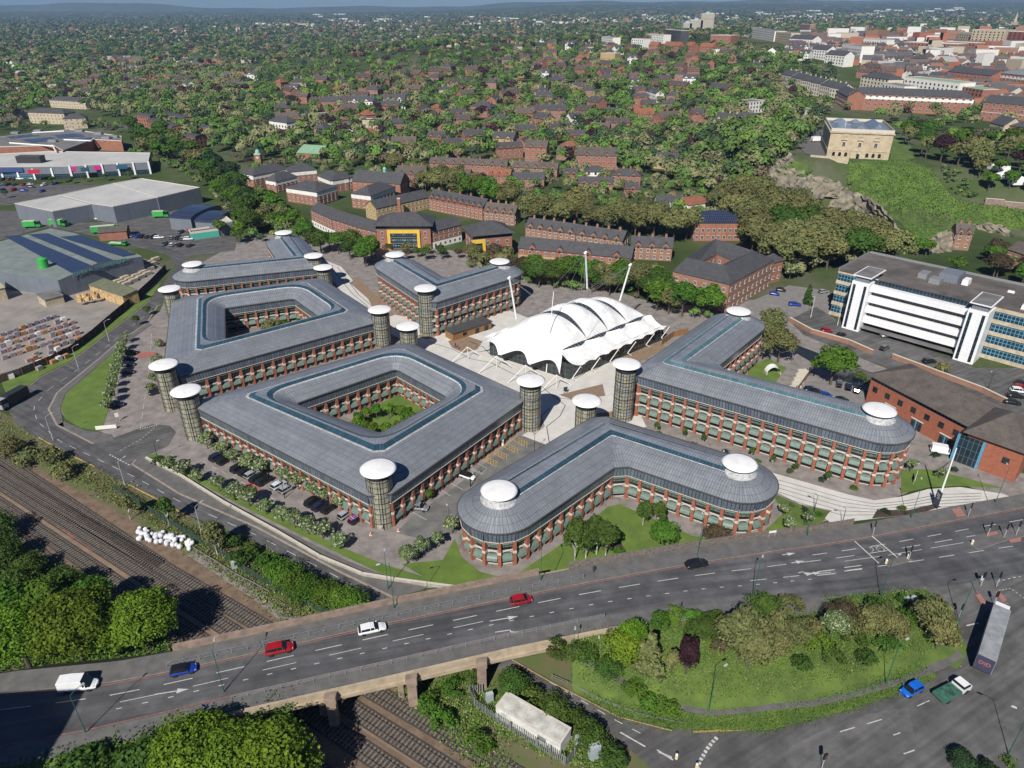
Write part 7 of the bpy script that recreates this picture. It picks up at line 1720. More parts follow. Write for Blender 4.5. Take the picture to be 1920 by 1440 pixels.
# far houses as one mass
FH=bpy.data.materials.new('far_house'); FH.use_nodes=True
_b=FH.node_tree.nodes['Principled BSDF']; _a=FH.node_tree.nodes.new('ShaderNodeAttribute'); _a.attribute_name='col'; FH.node_tree.links.new(_a.outputs['Color'],_b.inputs['Base Color']); _b.inputs['Roughness'].default_value=.85
def farhouses(name,poly,n,seed,label,sz,colw,hh=(5,8),flat=False):
    r_=np.random.default_rng(seed); X,Y=sample(poly,n,seed); x,y,ok=GV(X,Y); ok&=clearV(x,y,4); x,y=x[ok],y[ok]; z=TnV(x,y); n=len(x)
    L=r_.uniform(*sz,n)/2; D=L*r_.uniform(.45,.8,n); H=r_.uniform(*hh,n); a=r_.choice([0,.4,-.5,1.2],n)+r_.normal(size=n)*.1; ca_=np.cos(a); sa=np.sin(a)
    wc=np.array([(.33,.12,.07),(.62,.6,.56),(.28,.15,.10),(.42,.36,.27)]); rc=np.array([(.08,.08,.085),(.12,.09,.075),(.25,.11,.06),(.30,.29,.28)])
    wi=r_.choice(4,n,p=colw); ri=r_.choice(4,n,p=(.45,.3,.13,.12) if not flat else (.4,.1,.02,.48))
    def P(u,v,w): return np.stack([x+u*L*ca_-v*D*sa,y+u*L*sa+v*D*ca_,z+w],1)
    z0=-3; zr=H+(.4 if flat else np.where(L>18,1.5,D*.7))
    q=[(P(-1,-1,z0),P(1,-1,z0),P(1,-1,H),P(-1,-1,H),0),(P(1,-1,z0),P(1,1,z0),P(1,1,H),P(1,-1,H),0),(P(-1,1,z0),P(-1,-1,z0),P(-1,-1,H),P(-1,1,H),0),
       (P(-1,-1,H),P(1,-1,H),P(1,0,zr),P(-1,0,zr),1),(P(1,1,H),P(-1,1,H),P(-1,0,zr),P(1,0,zr),1),(P(1,-1,H),P(1,1,H),P(1,.02,zr),P(1,-.02,zr),0),(P(-1,1,H),P(-1,-1,H),P(-1,-.02,zr),P(-1,.02,zr),0)]
    V=np.concatenate([np.stack(t[:4],1) for t in q]); col=np.concatenate([(rc[ri] if t[4] else wc[wi]) for t in q])
    o=inst(name,mesh_from_quads(name,V,[FH],col=col)); tag(o,label,'houses',None,'stuff')
farhouses('far_suburb_houses',[(-20,60),(500,45),(960,35),(1500,28),(1940,22),(1940,60),(1450,68),(1000,82),(700,95),(470,120),(-20,120)],1500,61,'countless small houses and sheds of the far suburbs',(10,22),(.30,.16,.34,.20))
farhouses('far_sheds',[(560,25),(960,30),(1200,26),(1800,15),(1900,25),(1400,40),(700,48),(480,52)],70,62,'long pale sheds and factories near the skyline',(40,120),(.02,.9,.03,.05))
farhouses('town_roofs',[(1480,70),(1940,62),(1940,200),(1860,215),(1760,165),(1600,125),(1480,100)],760,63,'crowded small roofs of the town behind the castle',(11,22),(.42,.3,.15,.13))
farhouses('left_street_roofs',[(-20,125),(470,120),(480,170),(200,190),(-20,190)],170,64,'rows of small terraced roofs at the left',(9,16),(.6,.15,.2,.05))
farhouses('town_blocks',[(1560,60),(1940,50),(1940,160),(1850,150),(1700,120),(1560,95)],130,65,'taller flat-topped blocks standing in the town behind the castle',(14,30),(.30,.36,.16,.18),(11,20),True)
mass('cliff_bushes',[(1440,325),(1500,335),(1570,345),(1600,350),(1640,395),(1700,440),(1690,455),(1620,410),(1560,395),(1500,365),(1440,350)],12,75,(4,4,4,2,.3,1,0),(2.5,5),label='bushes clinging to the sandstone cliff',keep=.42,vstep=8,clear=1)
# ------------------------------------------------------------ walkway, beds
sheet('pale_walkway',px0([(1380,872),(1440,884),(1500,901),(1545,914),(1590,927),(1640,938),(1690,931),(1740,917),(1800,913),(1880,926),(1905,935),(1860,944),(1780,954),(1720,964),(1660,970),(1600,977),(1562,984),(1545,970),(1560,957),(1500,945),(1440,915),(1395,890)],5*Z),M_white)
mb=MB()
for k in range(5):
    strip(px0([(1400+k*2,884+k*7),(1500,911+k*8),(1580,934+k*8),(1640,945+k*5),(1700,939+k*5),(1760,927+k*6),(1840,925+k*5)],6*Z),.16,mb)
struct('dark_paving_lines',mb,MATS['slate_line'])
sheet('planting_bed',px0([(1448,925),(1500,947),(1556,958),(1545,975),(1520,992),(1470,965)],5.5*Z),M_rough)
sheet('planting_bed',px0([(1635,972),(1645,955),(1700,957),(1750,945),(1765,950),(1720,964)],6.5*Z),MATS['dark_soil'])
sheet('lawn',px0([(1690,925),(1690,880),(1740,880),(1800,893),(1880,915),(1800,911),(1740,914)],5.5*Z),M_lawn)
for i,(x,y) in enumerate([(1235,815),(1300,835),(1360,850),(1420,868),(1480,885),(1540,902),(1600,918),(1480,950),(1510,960),(1535,968),(1690,955),(1660,962)]):
    tree(W3(x,y,0),1.1,'shrub',['bright','mid','dark'][i%3],'%s low planting clump in the beds of the pale walkway, %s from the left'%(CW[['bright','mid','dark'][i%3]],ORD[i]),'walkway planting',cat='shrub',wide=1.6)
# ------------------------------------------------------------ vehicles
def paint(c): return mat('paint_%02d%02d%02d'%tuple(int(x*99) for x in c),c,.25,.02,1,spec=.6)
M_tyre=mat('tyre',(.018,.018,.018),.8,.1,2); M_glass=mat('car_glass',(.012,.015,.018),.06,.1,2); M_light=mat('headlamp',(.55,.55,.55),.2,.02,2); M_tail=mat('tail_lamp',(.35,.01,.01),.3,.02,2); M_rim=mat('alloy_rim',(.35,.35,.36),.35,.05,3,metal=.6)
CPROF={ # body stations (x,halfw,zlow,zbelt); cabin (x,hwb,zb,hwt,zt)
 'hatch':(4.0,[(-2.0,.72,.45,.80),(-1.9,.84,.25,.92),(-1.2,.87,.2,.94),(.2,.87,.2,.92),(1.1,.86,.2,.88),(1.7,.80,.22,.72),(2.0,.62,.3,.56)],[(-1.92,.76,.92,.60,.95),(-1.6,.80,.92,.62,1.42),(-.2,.82,.92,.64,1.48),(.45,.81,.90,.60,1.38),(1.15,.78,.86,.66,.88)]),
 'suv':(4.5,[(-2.25,.76,.5,.95),(-2.15,.90,.3,1.05),(-1.3,.93,.26,1.07),(.3,.93,.26,1.05),(1.3,.92,.26,1.0),(2.0,.86,.28,.84),(2.25,.68,.38,.66)],[(-2.12,.82,1.05,.66,1.1),(-1.85,.85,1.05,.70,1.62),(-.3,.87,1.05,.72,1.70),(.5,.86,1.02,.68,1.60),(1.25,.84,.98,.74,1.0)]),
 'estate':(4.7,[(-2.35,.74,.45,.85),(-2.25,.86,.25,.95),(-1.3,.89,.2,.97),(.3,.89,.2,.95),(1.4,.88,.2,.9),(2.1,.82,.22,.74),(2.35,.64,.3,.58)],[(-2.25,.78,.95,.62,1.0),(-1.85,.81,.95,.66,1.42),(-.3,.83,.95,.67,1.48),(.4,.82,.93,.63,1.38),(1.15,.80,.9,.7,.92)]),
 'van':(5.4,[(-2.7,.95,.4,1.1),(-2.65,.98,.3,1.15),(-1,.98,.28,1.15),(.9,.98,.28,1.15),(1.7,.96,.28,1.05),(2.4,.88,.3,.9),(2.7,.7,.4,.7)],[(-2.68,.95,1.1,.88,2.25),(-1,.96,1.1,.90,2.35),(.9,.96,1.1,.88,2.3),(1.3,.94,1.1,.84,2.1),(2.0,.9,1.0,.8,1.05)])}
CARM={}
def carmesh(t):
    if t in CARM: return CARM[t]
    L,bs,cs=CPROF[t]; B=MB()
    def ring(st): x,w,zl,zb=st; m=(zl+zb)/2; return [(x,-w*.86,zl),(x,-w,m),(x,-w*.94,zb-.04),(x,-w*.82,zb),(x,w*.82,zb),(x,w*.94,zb-.04),(x,w,m),(x,w*.86,zl)]
    rg=[ring(s) for s in bs]
    for i in range(len(rg)-1):
        for k in range(8): j=(k+1)%8; B.face([rg[i][k],rg[i][j],rg[i+1][j],rg[i+1][k]])
    B.face(rg[0]); B.face(rg[-1][::-1])
    for s in (-1,1): B.box(.75 if t!='van' else 1.3,.95 if t!='van' else 1.5,s*bs[3][1]+(-.0 if s>0 else -.16),s*bs[3][1]+(.16 if s>0 else 0),cs[0][2]+.02,cs[0][2]+.18)
    body=B.mesh('body',[paint((.5,.5,.5))],True); body.materials.clear()
    G_=MB(); 
    def cr(st): x,wb_,zb,wt,zt=st; return [(x,-wb_,zb-.03),(x,-wt,zt),(x,wt,zt),(x,wb_,zb-.03)]
    cg=[cr(s) for s in cs]
    Rf=MB()
    for i in range(len(cg)-1):
        a,b=cg[i],cg[i+1]; roof=(min(cs[i][4],cs[i+1][4])>cs[2][4]-.14)
        up=Vector((0,0,.012))
        solid=(t=='van' and i<2)
        for k in (0,2):
            (Rf if solid else G_).face([a[k],b[k],b[k+1],a[k+1]])
        if roof or solid:
            Rf.face([Vector(a[1])+up,Vector(b[1])+up,Vector(b[2])+up,Vector(a[2])+up])
            for k,s in ((1,-1),(2,1)):
                Rf.face([Vector(a[k])+up,Vector(b[k])+up,Vector(b[k])+Vector((0,s*.03,-.07)),Vector(a[k])+Vector((0,s*.03,-.07))])
        else: G_.face([a[1],b[1],b[2],a[2]])
        # pillars
        for k,s in ((0,-1),(3,1)):
            p=Vector(a[k]); q=Vector(a[1 if k==0 else 2]); o=Vector((0,s*.012,0)); Rf.face([p+o,p+o+Vector((.07,0,0)),q+o+Vector((.07,0,0)),q+o])
    (Rf if t=='van' else G_).face(cg[0])
    gl=G_.mesh('windows',M_glass); rf=Rf.mesh('roof',[paint((.5,.5,.5))]); rf.materials.clear()
    Wm=MB(); Wm.lathe((0,0,0),[(.0,-.11),(.31,-.11),(.33,-.06),(.33,.06),(.31,.11),(0,.11)],14); wme=Wm.mesh('wheel',M_tyre)
    Rm=MB(); Rm.lathe((0,0,0),[(.2,-.118),(.0,-.125)],10); rme=Rm.mesh('rim',M_rim)
    x1=bs[-1][0]; h=MB(); h.box(-.12,.03,-.14,.14,-.07,.07); hm=h.mesh('headlight',M_light); tm=MB(); tm.box(-.03,.05,-.1,.1,-.1,.1); tm=tm.mesh('tail_light',M_tail)
    CARM[t]=(L,bs,body,gl,rf,wme,rme,hm,tm); return CARM[t]
def setm(o,m):
    me=o.data
    if len(me.materials)==0: me.materials.append(m)
    o.material_slots[0].link='OBJECT'; o.material_slots[0].material=m
def car(p,yaw,t,c,label,group=None,roofc=None,cat='car',s=1.0):
    L,bs,body,gl,rf,wme,rme,hm,tm=carmesh(t); name={'van':'van','suv':'suv','estate':'estate_car','hatch':'hatchback'}[t]
    r=root(name,label,'van' if t=='van' else cat,p,yaw,group,world=False); r.scale=(s,s,s); m=paint(c)
    o=inst('body',body,r); setm(o,m); inst('windows',gl,r); o=inst('roof',rf,r); setm(o,paint(roofc) if roofc else m)
    xw=L*.31
    for x in (-xw,xw):
        for sd in (-1,1):
            w_=inst('wheel',wme,r,(x,sd*(bs[2][1]-.12),.33)); w_.rotation_euler=(R(90)*(1 if sd<0 else -1)*-1,0,0)
            w_.rotation_euler=(R(-90) if sd>0 else R(90),0,0); inst('rim',rme,w_)
    for sd in (-1,1): inst('headlight',hm,r,(bs[-2][0]+.12,sd*bs[-2][1]*.72,bs[-2][3]-.12)); inst('tail_light',tm,r,(bs[0][0]-.02,sd*bs[0][1]*.86,bs[0][3]-.14))
    return r
BLK=(.012,.013,.016);NAV=(.012,.02,.05);SIL=(.32,.34,.36);GRY=(.09,.10,.11);WHT=(.75,.75,.75);RED=(.32,.01,.015);BLU=(.01,.05,.35)
def rdir(x): return math.atan2(nkY(x+3)-nkY(x-3),6)
for px,py,t,c,lab,rv in [(150,1290,'van',WHT,'large white van at left, half in the black shadow',0),(345,1260,'hatch',(.012,.04,.30),'bright blue car with black roof behind the white van',0),(525,1221,'suv',RED,'red car on the bridge behind the blue one',0),(698,1183,'estate',WHT,'white estate car on the middle of the bridge',0),(977,1129,'hatch',RED,'dark red car leaving the bridge near the campus lawn',0),(1306,1061,'estate',BLK,'black car alone on the main road by the fence',0)]:
    p=WR(px,py,.02); car(p,rdir(p.x),t,c,lab,None,BLK if 'black roof' in lab else None,s=1.0)
p=WS(1708,1297,.08); car(p,R(205),'hatch',(.01,.12,.55),'light blue hatchback waiting on the slip road',s=1.02)
# green flatbed truck
def lorry(p,yaw,L,W_,H,label,mc,mb_,cab=WHT,flat=False,name='lorry',text=None):
    r=root(name,label,'lorry',p,yaw,None,world=False); m=MB(); m.box(-L/2,L/2-2.3,-W_/2,W_/2,.95 if not flat else .75,(H if not flat else 1.3),0); m.build('cargo_box' if not flat else 'flatbed',[mb_],r)
    if flat: 
        m=MB(); m.box(-L/2+.08,L/2-2.4,-W_/2+.08,W_/2-.08,1.3,1.36); m.build('load',mc,r)
    if not flat:
        m=MB(); m.box(-L/2-.02,L/2-2.28,-W_/2-.02,W_/2+.02,H,H+.06); m.build('box_roof',mc,r)
        m=MB(); m.box(-L/2-.08,-L/2-.01,-W_/2+.05,W_/2-.05,1.0,H-.05); m.build('rear_door',mat('dark_blue_door',(.05,.05,.09),.5,.1,2) if text else mb_,r)
    cm=paint(cab); x0=L/2-2.0; m=MB(); hc=2.0 if flat else min(H-.2,3.4)
    m.box(x0,x0+2.0,-W_/2+.05,W_/2-.05,.6,1.5 if flat else 1.9,0); 
    a=[(x0,-W_/2+.08),(x0+1.85,-W_/2+.08),(x0+1.85,W_/2-.08),(x0,W_/2-.08)]; z1=1.5 if flat else 1.9
    b=[(x0+.05,-W_/2+.2),(x0+1.35 if flat else x0+1.65,-W_/2+.2),(x0+1.35 if flat else x0+1.65,W_/2-.2),(x0+.05,W_/2-.2)]
    m.face([(x,y,hc) for x,y in b],0); m.build('cab',cm,r)
    g=MB()
    for i in range(4):
        j=(i+1)%4; (g if i in(0,1,2) else g).face([(a[i][0],a[i][1],z1),(a[j][0],a[j][1],z1),(b[j][0],b[j][1],hc),(b[i][0],b[i][1],hc)],0)
    g.build('cab_windows',M_glass,r)
    wme=carmesh('hatch')[5]
    xs_=[L/2-1.0,-L/2+1.2]+([-L/2+2.5,-L/2+3.8] if L>9 else [])+([L/2-4.2] if L>12 else [])
    for x in xs_:
        for sd in (-1,1):
            w_=inst('wheel',wme,r,(x,sd*(W_/2-.2),.5),0,(1.5,1.5,1.6)); w_.rotation_euler=(R(90),0,0)
    if text:
        tx=bpy.data.curves.new('t','FONT'); tx.body=text; tx.size=1.0; tx.extrude=.01; tx.align_x='CENTER'; to=bpy.data.objects.new('t',tx); C.objects.link(to); bpy.context.view_layer.update(); me=bpy.data.meshes.new_from_object(to); bpy.data.objects.remove(to); me.materials.clear(); me.materials.append(mat('door_lettering',(.45,.16,.10),.6,.05,1))
        o=inst('lettering',me,r,(-L/2-.10,0,2.3)); o.rotation_euler=(R(90),0,R(-90))
    return r
M_tarp=mat('trailer_roof_grey',(.28,.29,.30),.6,.15,.6)
a=WS(1835,1272,.08); b=WS(1872,1150,.08); d=b-a
lorry((a+b)/2,math.atan2(d.y,d.x),16.5,2.6,4.0,'long articulated lorry with grey trailer and dark lettered rear doors at the junction',M_tarp,mat('trailer_side',(.35,.37,.40),.5,.1,1),text='D|D')
lorry(WS(1782,1302,.08),R(25),6.4,2.2,2.1,'small flatbed truck with white cab and green load bed on the slip road',mat('green_tarp',(.04,.13,.09),.8,.3,1.2),mat('green_bed',(.05,.14,.10),.7,.1,1),flat=True)
lorry(W3(27,757,.07),R(255),9,2.5,3.6,'dark lorry with silver cab parked under trees at the left edge',M_dkmet,M_dkmet,cab=SIL)
for (x,y,yaw,L,lab) in [(112,424,-12,9,'green box lorry beside the grey warehouse wall'),(200,436,20,13,'long green articulated lorry behind the brick depot'),(223,460,-10,9,'green flatbed lorry on the yard road'),(303,408,5,8,'green lorry beside the white tanks'),(62,427,10,8,'brown and green lorry at the left of the service yard')]:
    lorry(W3(x,y,.05),R(yaw),L,2.5,3.6,lab,mat('lorry_roof_pale',(.55,.55,.45),.6,.1,1),MATS['vivid_green'],cab=(.03,.30,.05),flat='flatbed' in lab)
# parked cars before the front office
fa=(AO[1]-AO[0]).normalized(); nyaw=math.atan2(-fa.x,fa.y)
PK=[(409,860,'suv',NAV,'dark blue'),(422,867,'hatch',BLK,'black'),(449,881,'suv',BLK,'black'),(462,888,'hatch',BLK,'black'),(473,893,'hatch',SIL,'silver'),(485,899,'estate',BLK,'black'),(497,905,'suv',BLK,'black'),(523,913,'hatch',(.55,.62,.68),'pale blue'),(538,920,'hatch',SIL,'silver'),(588,944,'suv',BLK,'black'),(602,951,'estate',NAV,'navy'),(617,957,'hatch',BLK,'black'),(648,968,'hatch',SIL,'silver')]
for i,(x,y,t,c,cn) in enumerate(PK): car(W3(x,y,.06),nyaw+PI,t,c,'%s car parked before the front office, %s from the left'%(cn,ORD[i]),'cars parked before the front office')
r=car(W3(669,977,.06),nyaw+PI*.97,'hatch',(.02,.02,.05),'car with colourful rally stripes parked beside the front tower')
mb=MB()
for k,(c_) in enumerate(range(6)): mb.box(-1.7+k*.55,-1.35+k*.55,-.62,.62,.955 if k in(4,5) else 1.50,.965 if k in(4,5) else 1.51,k%2)
mb.build('stripes',[paint((.6,.05,.2)),paint((.2,.35,.75))],r)
car(W3(877,896,.09),R(-28),'hatch',WHT,'white car with black roof in the marked bays','' or None,BLK)
car(W3(785,955,.09),R(-12),'suv',(.20,.21,.22),'grey car driving past the front tower')
ly=math.atan2((W(235,690)-W(215,692)).y,(W(235,690)-W(215,692)).x)
for i,(x,y,c,cn) in enumerate([(246,664,BLK,'black'),(243,676,BLK,'black'),(241,686,NAV,'navy'),(240,700,BLK,'black')]): car(W3(x,y,.06),ly,'hatch',c,'%s car parked beside the left lawn tree row, %s from the far end'%(cn,ORD[i]),'cars beside the lawn trees')
car(W3(218,762,.06),ly,'suv',NAV,'dark blue car nearest the white entrance sign'); car(W3(293,738,.06),ly+.3,'hatch',BLK,'black car beside the stair towers at the junction')
for x,y,yaw,t,c,lab in [(1550,622,0,'hatch',RED,'dark red car at the left end of the white office car park'),(1577,630,30,'hatch',BLK,'black car beside the dark red one by the canal wall'),(1661,631,10,'hatch',WHT,'white car alone in the white office car park'),(1658,655,40,'suv',GRY,'dark grey car entering the white office car park'),(1742,680,10,'suv',BLK,'black car near the right stair fin of the white office'),
 (1573,722,65,'estate',GRY,'grey car, leftmost of three below the domed green tree'),(1590,728,65,'suv',NAV,'navy car, middle of three below the domed green tree'),(1605,734,65,'hatch',BLK,'black car, rightmost of three below the domed green tree'),(1520,733,0,'hatch',NAV,'navy car behind the long office roof, far left'),(1532,738,0,'hatch',BLK,'black car behind the long office roof'),(1547,744,-10,'hatch',BLU,'bright blue car behind the long office roof'),(1578,753,-5,'hatch',BLK,'black car behind the long office roof, far right'),
 (1915,722,-15,'hatch',BLK,'black car at the right edge, farthest of the row'),(1912,729,-15,'hatch',RED,'red car at the right edge between black and white ones'),(1909,736,-15,'suv',WHT,'white car at the right edge'),(1903,745,-15,'suv',BLK,'black car below the white one at the right edge'),(1897,757,-20,'estate',BLK,'black car at the right edge, nearest of the row'),
 (1452,553,-20,'hatch',BLU,'blue car in the mill car park'),(1458,549,-20,'hatch',NAV,'navy car between blue and black in the mill car park'),(1464,546,-20,'hatch',BLK,'black car in the mill car park'),(1490,573,-10,'estate',BLU,'dark blue car under the mill car park tree'),(1543,549,20,'hatch',SIL,'silver car on the lane by the white office'),
 (1766,850,-22,'van',WHT,'white van parked before the brown-roofed brick office')]:
    if 'mill' in lab and c==NAV: continue
    car(W3(x,y,.1),R(yaw),t,c,lab)
for x,y,yaw,t,c,lab in [(1532,266,8,'van',WHT,'white lorry-sized van beside the castle mansion'),(1530,256,8,'van',GRY,'grey van behind the white one at the castle')]:
    car(G(x,y,.35),R(yaw),t,c,lab,s=1.5)
rr=random.Random(5); cols=[(BLK,'black'),(WHT,'white'),(SIL,'silver'),(GRY,'grey'),(RED,'red'),(BLU,'blue'),(NAV,'navy')]; pos=[]
for (x0,y0,x1,y1,n) in [(5,338,115,334,11),(2,348,100,346,8),(5,357,80,360,5),(60,352,130,341,4),(225,443,300,447,8),(340,437,368,434,4),(315,447,352,450,5),(150,412,200,410,4),(310,460,355,462,4)]:
    for k in range(n):
        if rr.random()<.85: pos.append((x0+(x1-x0)*k/max(1,n-1)+rr.uniform(-2,2),y0+(y1-y0)*k/max(1,n-1)))
byc={}
for x,y in sorted(pos): byc.setdefault(rr.choice(range(7)),[]).append((x,y))
for k,L_ in byc.items():
    for i,(x,y) in enumerate(L_): car(W3(x,y,.06),R(rr.choice([75,80,-100,10])),rr.choice(['hatch','suv','estate']),cols[k][0],'%s car in the retail and depot car parks, %s %s car from the left'%(cols[k][1],ORD[i],cols[k][1]),'cars in the retail and depot car parks')
# ------------------------------------------------------------ street furniture
M_gpole=mat('green_pole',(.02,.12,.08),.5,.1,2); M_lampw=mat('lamp_head_grey',(.45,.46,.46),.4,.05,2); M_blackp=mat('black_pole',(.015,.015,.016),.5,.1,2)
def lamp(p,h,ang,label,m=None,group='street lamps',arm=1.6):
    r=root('street_lamp',label,'street lamp',p,ang,group,world=False); m=m or M_gpole
    b=MB(); b.tube((0,0,0),(0,0,1.2),.11,.11,6); b.tube((0,0,1.2),(0,0,h),.075,.05,6); b.tube((0,0,h),(arm*.6,0,h+.35),.045,.04,5); b.tube((arm*.6,0,h+.35),(arm,0,h+.35),.04,.04,5); b.build('pole',m,r)
    b=MB(); b.box(arm-.1,arm+.65,-.14,.14,h+.27,h+.42,0,.08,.04); b.build('lamp_head',M_lampw,r)
for x,y,f,h,a,lab in [(1329,1333,mound,9,30,'green street lamp at the foot of the mound path'),(1660,1283,mound,9,30,'green street lamp at the mound edge above the blue hatchback'),(1795,1168,WS,9.5,20,'green street lamp beside the lorry cab'),(739,1141,WR,10.5,200,'tall green street lamp behind the bridge parapet above the lower road'),(420,1297,WR,9,100,'green street lamp on the bridge beside the blue car'),(161,1374,WR,8,60,'street lamp in the black shadow at lower left'),
  (1014,1089,WR,8,100,'green street lamp before the tip of the round-ended office'),(1307,1044,WR,9,80,'green street lamp by the wooden fence above the black car'),(1513,1006,WR,8.5,80,'green street lamp beside the blossom trees by the walkway'),(1708,972,WR,9,70,'green street lamp at the flagpole end of the walkway'),(1866,943,WR,9,70,'green street lamp at the right end of the walkway'),(1650,1122,WR,9.5,30,'green street lamp on the south kerb by the cabinets'),(1410,1128,WR,9,60,'green street lamp on the south kerb by the feathery trees'),
  (1072,1272,W3,9.5,80,'green street lamp rising from the slip road hedge'),(1118,1260,W3,6,80,'short dark street lamp beside the mound footpath'),(728,1105,W3,8,100,'street lamp on the path behind the bridge parapet'),(1890,1415,WS,9,150,'green street lamp at the lower right corner')]:
    p=f(x,y); lamp(p,h,R(a),lab)
for i,(x,y) in enumerate([(100,826),(235,912),(378,1000),(147,690),(205,640)]): lamp(W3(x,y,0),7,R(60),'slim street lamp along the lower road, %s from the %s'%(['first','second','third','second','first'][i],['bend towards the bridge']*3 and (['road bend','road bend','road bend','far end','far end'][i])),M_lampw)
for i,(x,y,h) in enumerate([(534,935,5.5),(297,943-80,5),(843,985,4.5),(1002,880-25,6),(882,905+8,5),(1150,778,4.5),(1578,985,4.5),(1526,960,4.5),(1570,610,7),(1520,650-55,8),(1852,730,5)]):
    lamp(W3(x,y,0),h,R(rr.uniform(0,360)),['lamp post between the silver and dark parked cars','lamp post at the junction island','lamp post behind the marked bays','lamp post beside the stained glass tower','lamp post next to the white car with black roof','lamp post below the tallest stained tower','lamp post at the bottom of the pale walkway','lamp post in the middle of the pale walkway','lamp post before the left stair fin of the white office','tall pale lamp post by the mill car park','dark lamp post at the white office wall corner'][i],M_blackp if i not in(8,9) else M_whm,arm=.8)
def traffic_light(p,label,a=0):
    r=root('traffic_light',label,'traffic light',p,R(a),'traffic lights at the junction',world=False)
    b=MB(); b.tube((0,0,0),(0,0,3.2),.06,.06,6); b.build('pole',M_lampw,r)
    b=MB(); b.box(-.28,.28,-.12,.12,2.3,3.5,0); b.build('signal_head',M_blackp,r)
    for k,c in enumerate([(.25,.02,.02),(.3,.15,.01),(.01,.15,.05)]): b=MB(); b.tube((0,-.125,3.25-k*.36),(0,-.16,3.25-k*.36),.11,n=8); b.build('lens',mat('signal_lens_%d'%k,c,.3,.05,1),r)
for x,y,f,a,lab in [(1703,1050,WR,60,'traffic light on the small splitter island in the main road'),(1636,1003,WR,60,'traffic light on the campus side pavement'),(1851,1005,WR,60,'traffic light at the left end of the long island'),(1882,1008,WR,240,'traffic light in the middle of the long island'),(1905,1003,WR,60,'traffic light at the right end of the long island'),(1838,1100,WS,200,'traffic light at the top of the triangular island'),(1862,1136,WS,200,'traffic light at the bottom of the triangular island'),(1797,1160,WS,30,'traffic light beside the lorry shadow'),(1815,968,WR,60,'traffic light by the red tactile paving'),(1868,1100,WS,60,'traffic light on the right of the triangular island'),(1540,1442,WS,20,'traffic light cut by the bottom edge')]:
    traffic_light(f(x,y,.1),lab,a)
bl=MB(); bl.lathe((0,0,0),[(.22,0),(.22,.9),(.16,1.05),(0,1.1)],10); blm=bl.mesh('body',M_rend); bb2=MB(); bb2.box(-.17,.17,-.235,-.2,.45,.8); bbm=bb2.mesh('panel',M_yellow)
for x,y,f,lab in [(1661,1056,WR,'white keep-left bollard at the left tip of the splitter island'),(1702,1047,WR,'white keep-left bollard beside the splitter island light'),(1822,1020,WR,'white keep-left bollard at the tip of the long island'),(1268,1422,WS,'white and yellow bollard beside the slip road chevrons'),(1306,1440,WS,'white bollard at the bottom edge by the give-way squares'),(1840,1088,WS,'white bollard on the triangular island')]:
    r=root('bollard',lab,'bollard',f(x,y,.1),0,None,world=False); inst('body',blm,r); inst('panel',bbm,r)
cb=MB(); cb.box(-.45,.45,-.25,.25,0,1.5,0,.02,.02); cbm=cb.mesh('cabinet_body',mat('cabinet_grey',(.38,.42,.44),.6,.08,1)); cd=MB(); cd.box(-.4,.4,-.27,-.255,.1,1.4); cdm=cd.mesh('door',mat('cabinet_door',(.32,.36,.38),.6,.05,1))
for x,y,f,s,lab in [(1697,1130,mound,1,'left of two grey roadside cabinets behind the south kerb'),(1710,1129,mound,1,'right of two grey roadside cabinets behind the south kerb'),(441,1066,W3,1.3,'blue-grey cabinet beside the long pale barrier near the tracks'),(918,1316,W3,1.4,'white cabinet inside the palisade compound'),(1114,1420,W3,1.9,'large white cabinet below the white cabin'),(1085,1395,W3,1.3,'white cabinet at the end of the long white cabin')]:
    r=root('roadside_cabinet',lab,'cabinet',f(x,y),R(20),None,world=False); r.scale=(s,s,s); inst('cabinet_body',cbm,r); inst('door',cdm,r)
# fences
def fence(name,label,pts,h,m,post,board=True,step=2.6,mp=None):
    P=[Vector(p) for p in pts]; r=root(name,label,'fence',P[0]); mb=MB()
    for i in range(len(P)-1):
        d=P[i+1]-P[i]; a,b=P[i],P[i+1]; L=d.length; n=max(1,int(L/.32)); q=Vector((-d.y,d.x,0)).normalized()*.03
        for k in range(n):
            s,e=a+d*(k+.06)/n,a+d*(k+(.94 if board else .5))/n; hh=h*(1+.02*((k*7)%3-1))
            z=Vector((0,0,hh)); mb.face([s-q,e-q,e-q+z,s-q+z]); mb.face([e+q,s+q,s+q+z,e+q+z]); mb.face([s-q+z,e-q+z,e+q+z,s+q+z])
    mb.build('boards',m,r); pm=MB(); pm.box(-.07,.07,-.07,.07,0,h+post); me=pm.mesh('post',mp or m); T_=sum((P[i+1]-P[i]).length for i in range(len(P)-1))
    for p in resamp(P,min(95,int(T_/step)+2)): inst('post',me,r,p-P[0])
    return r
M_wood=mat('grey_weathered_wood',(.17,.145,.125),.9,.2,2); M_fdark=mat('dark_brown_fence',(.045,.035,.03),.9,.2,1.5)
fence('wooden_fence','weathered grey close-boarded fence between the main road and campus lawn',[(x,npY(x)+.25,zroad(x)-.1) for x in np.linspace(WR(1068,1078).x,WR(1600,985).x,26)],1.7,M_wood,.0)
fence('yard_fence','tall dark brown fence curving along the timber yard',[W3(x,y,0) for x,y in [(-10,722),(40,705),(100,680),(135,662),(175,632),(215,597),(255,563),(285,535),(312,507)]],2.6,M_fdark,.15,step=4,mp=mat('rusty_post',(.32,.13,.06),.8,.2,2))
fence('palisade_fence','grey palisade fence round the long white cabin',[W3(x,y,0) for x,y in [(905,1300),(880,1300),(890,1325),(940,1362),(1000,1398),(1062,1436),(1080,1415),(1090,1395)]],2.0,M_galv,.1,board=False)
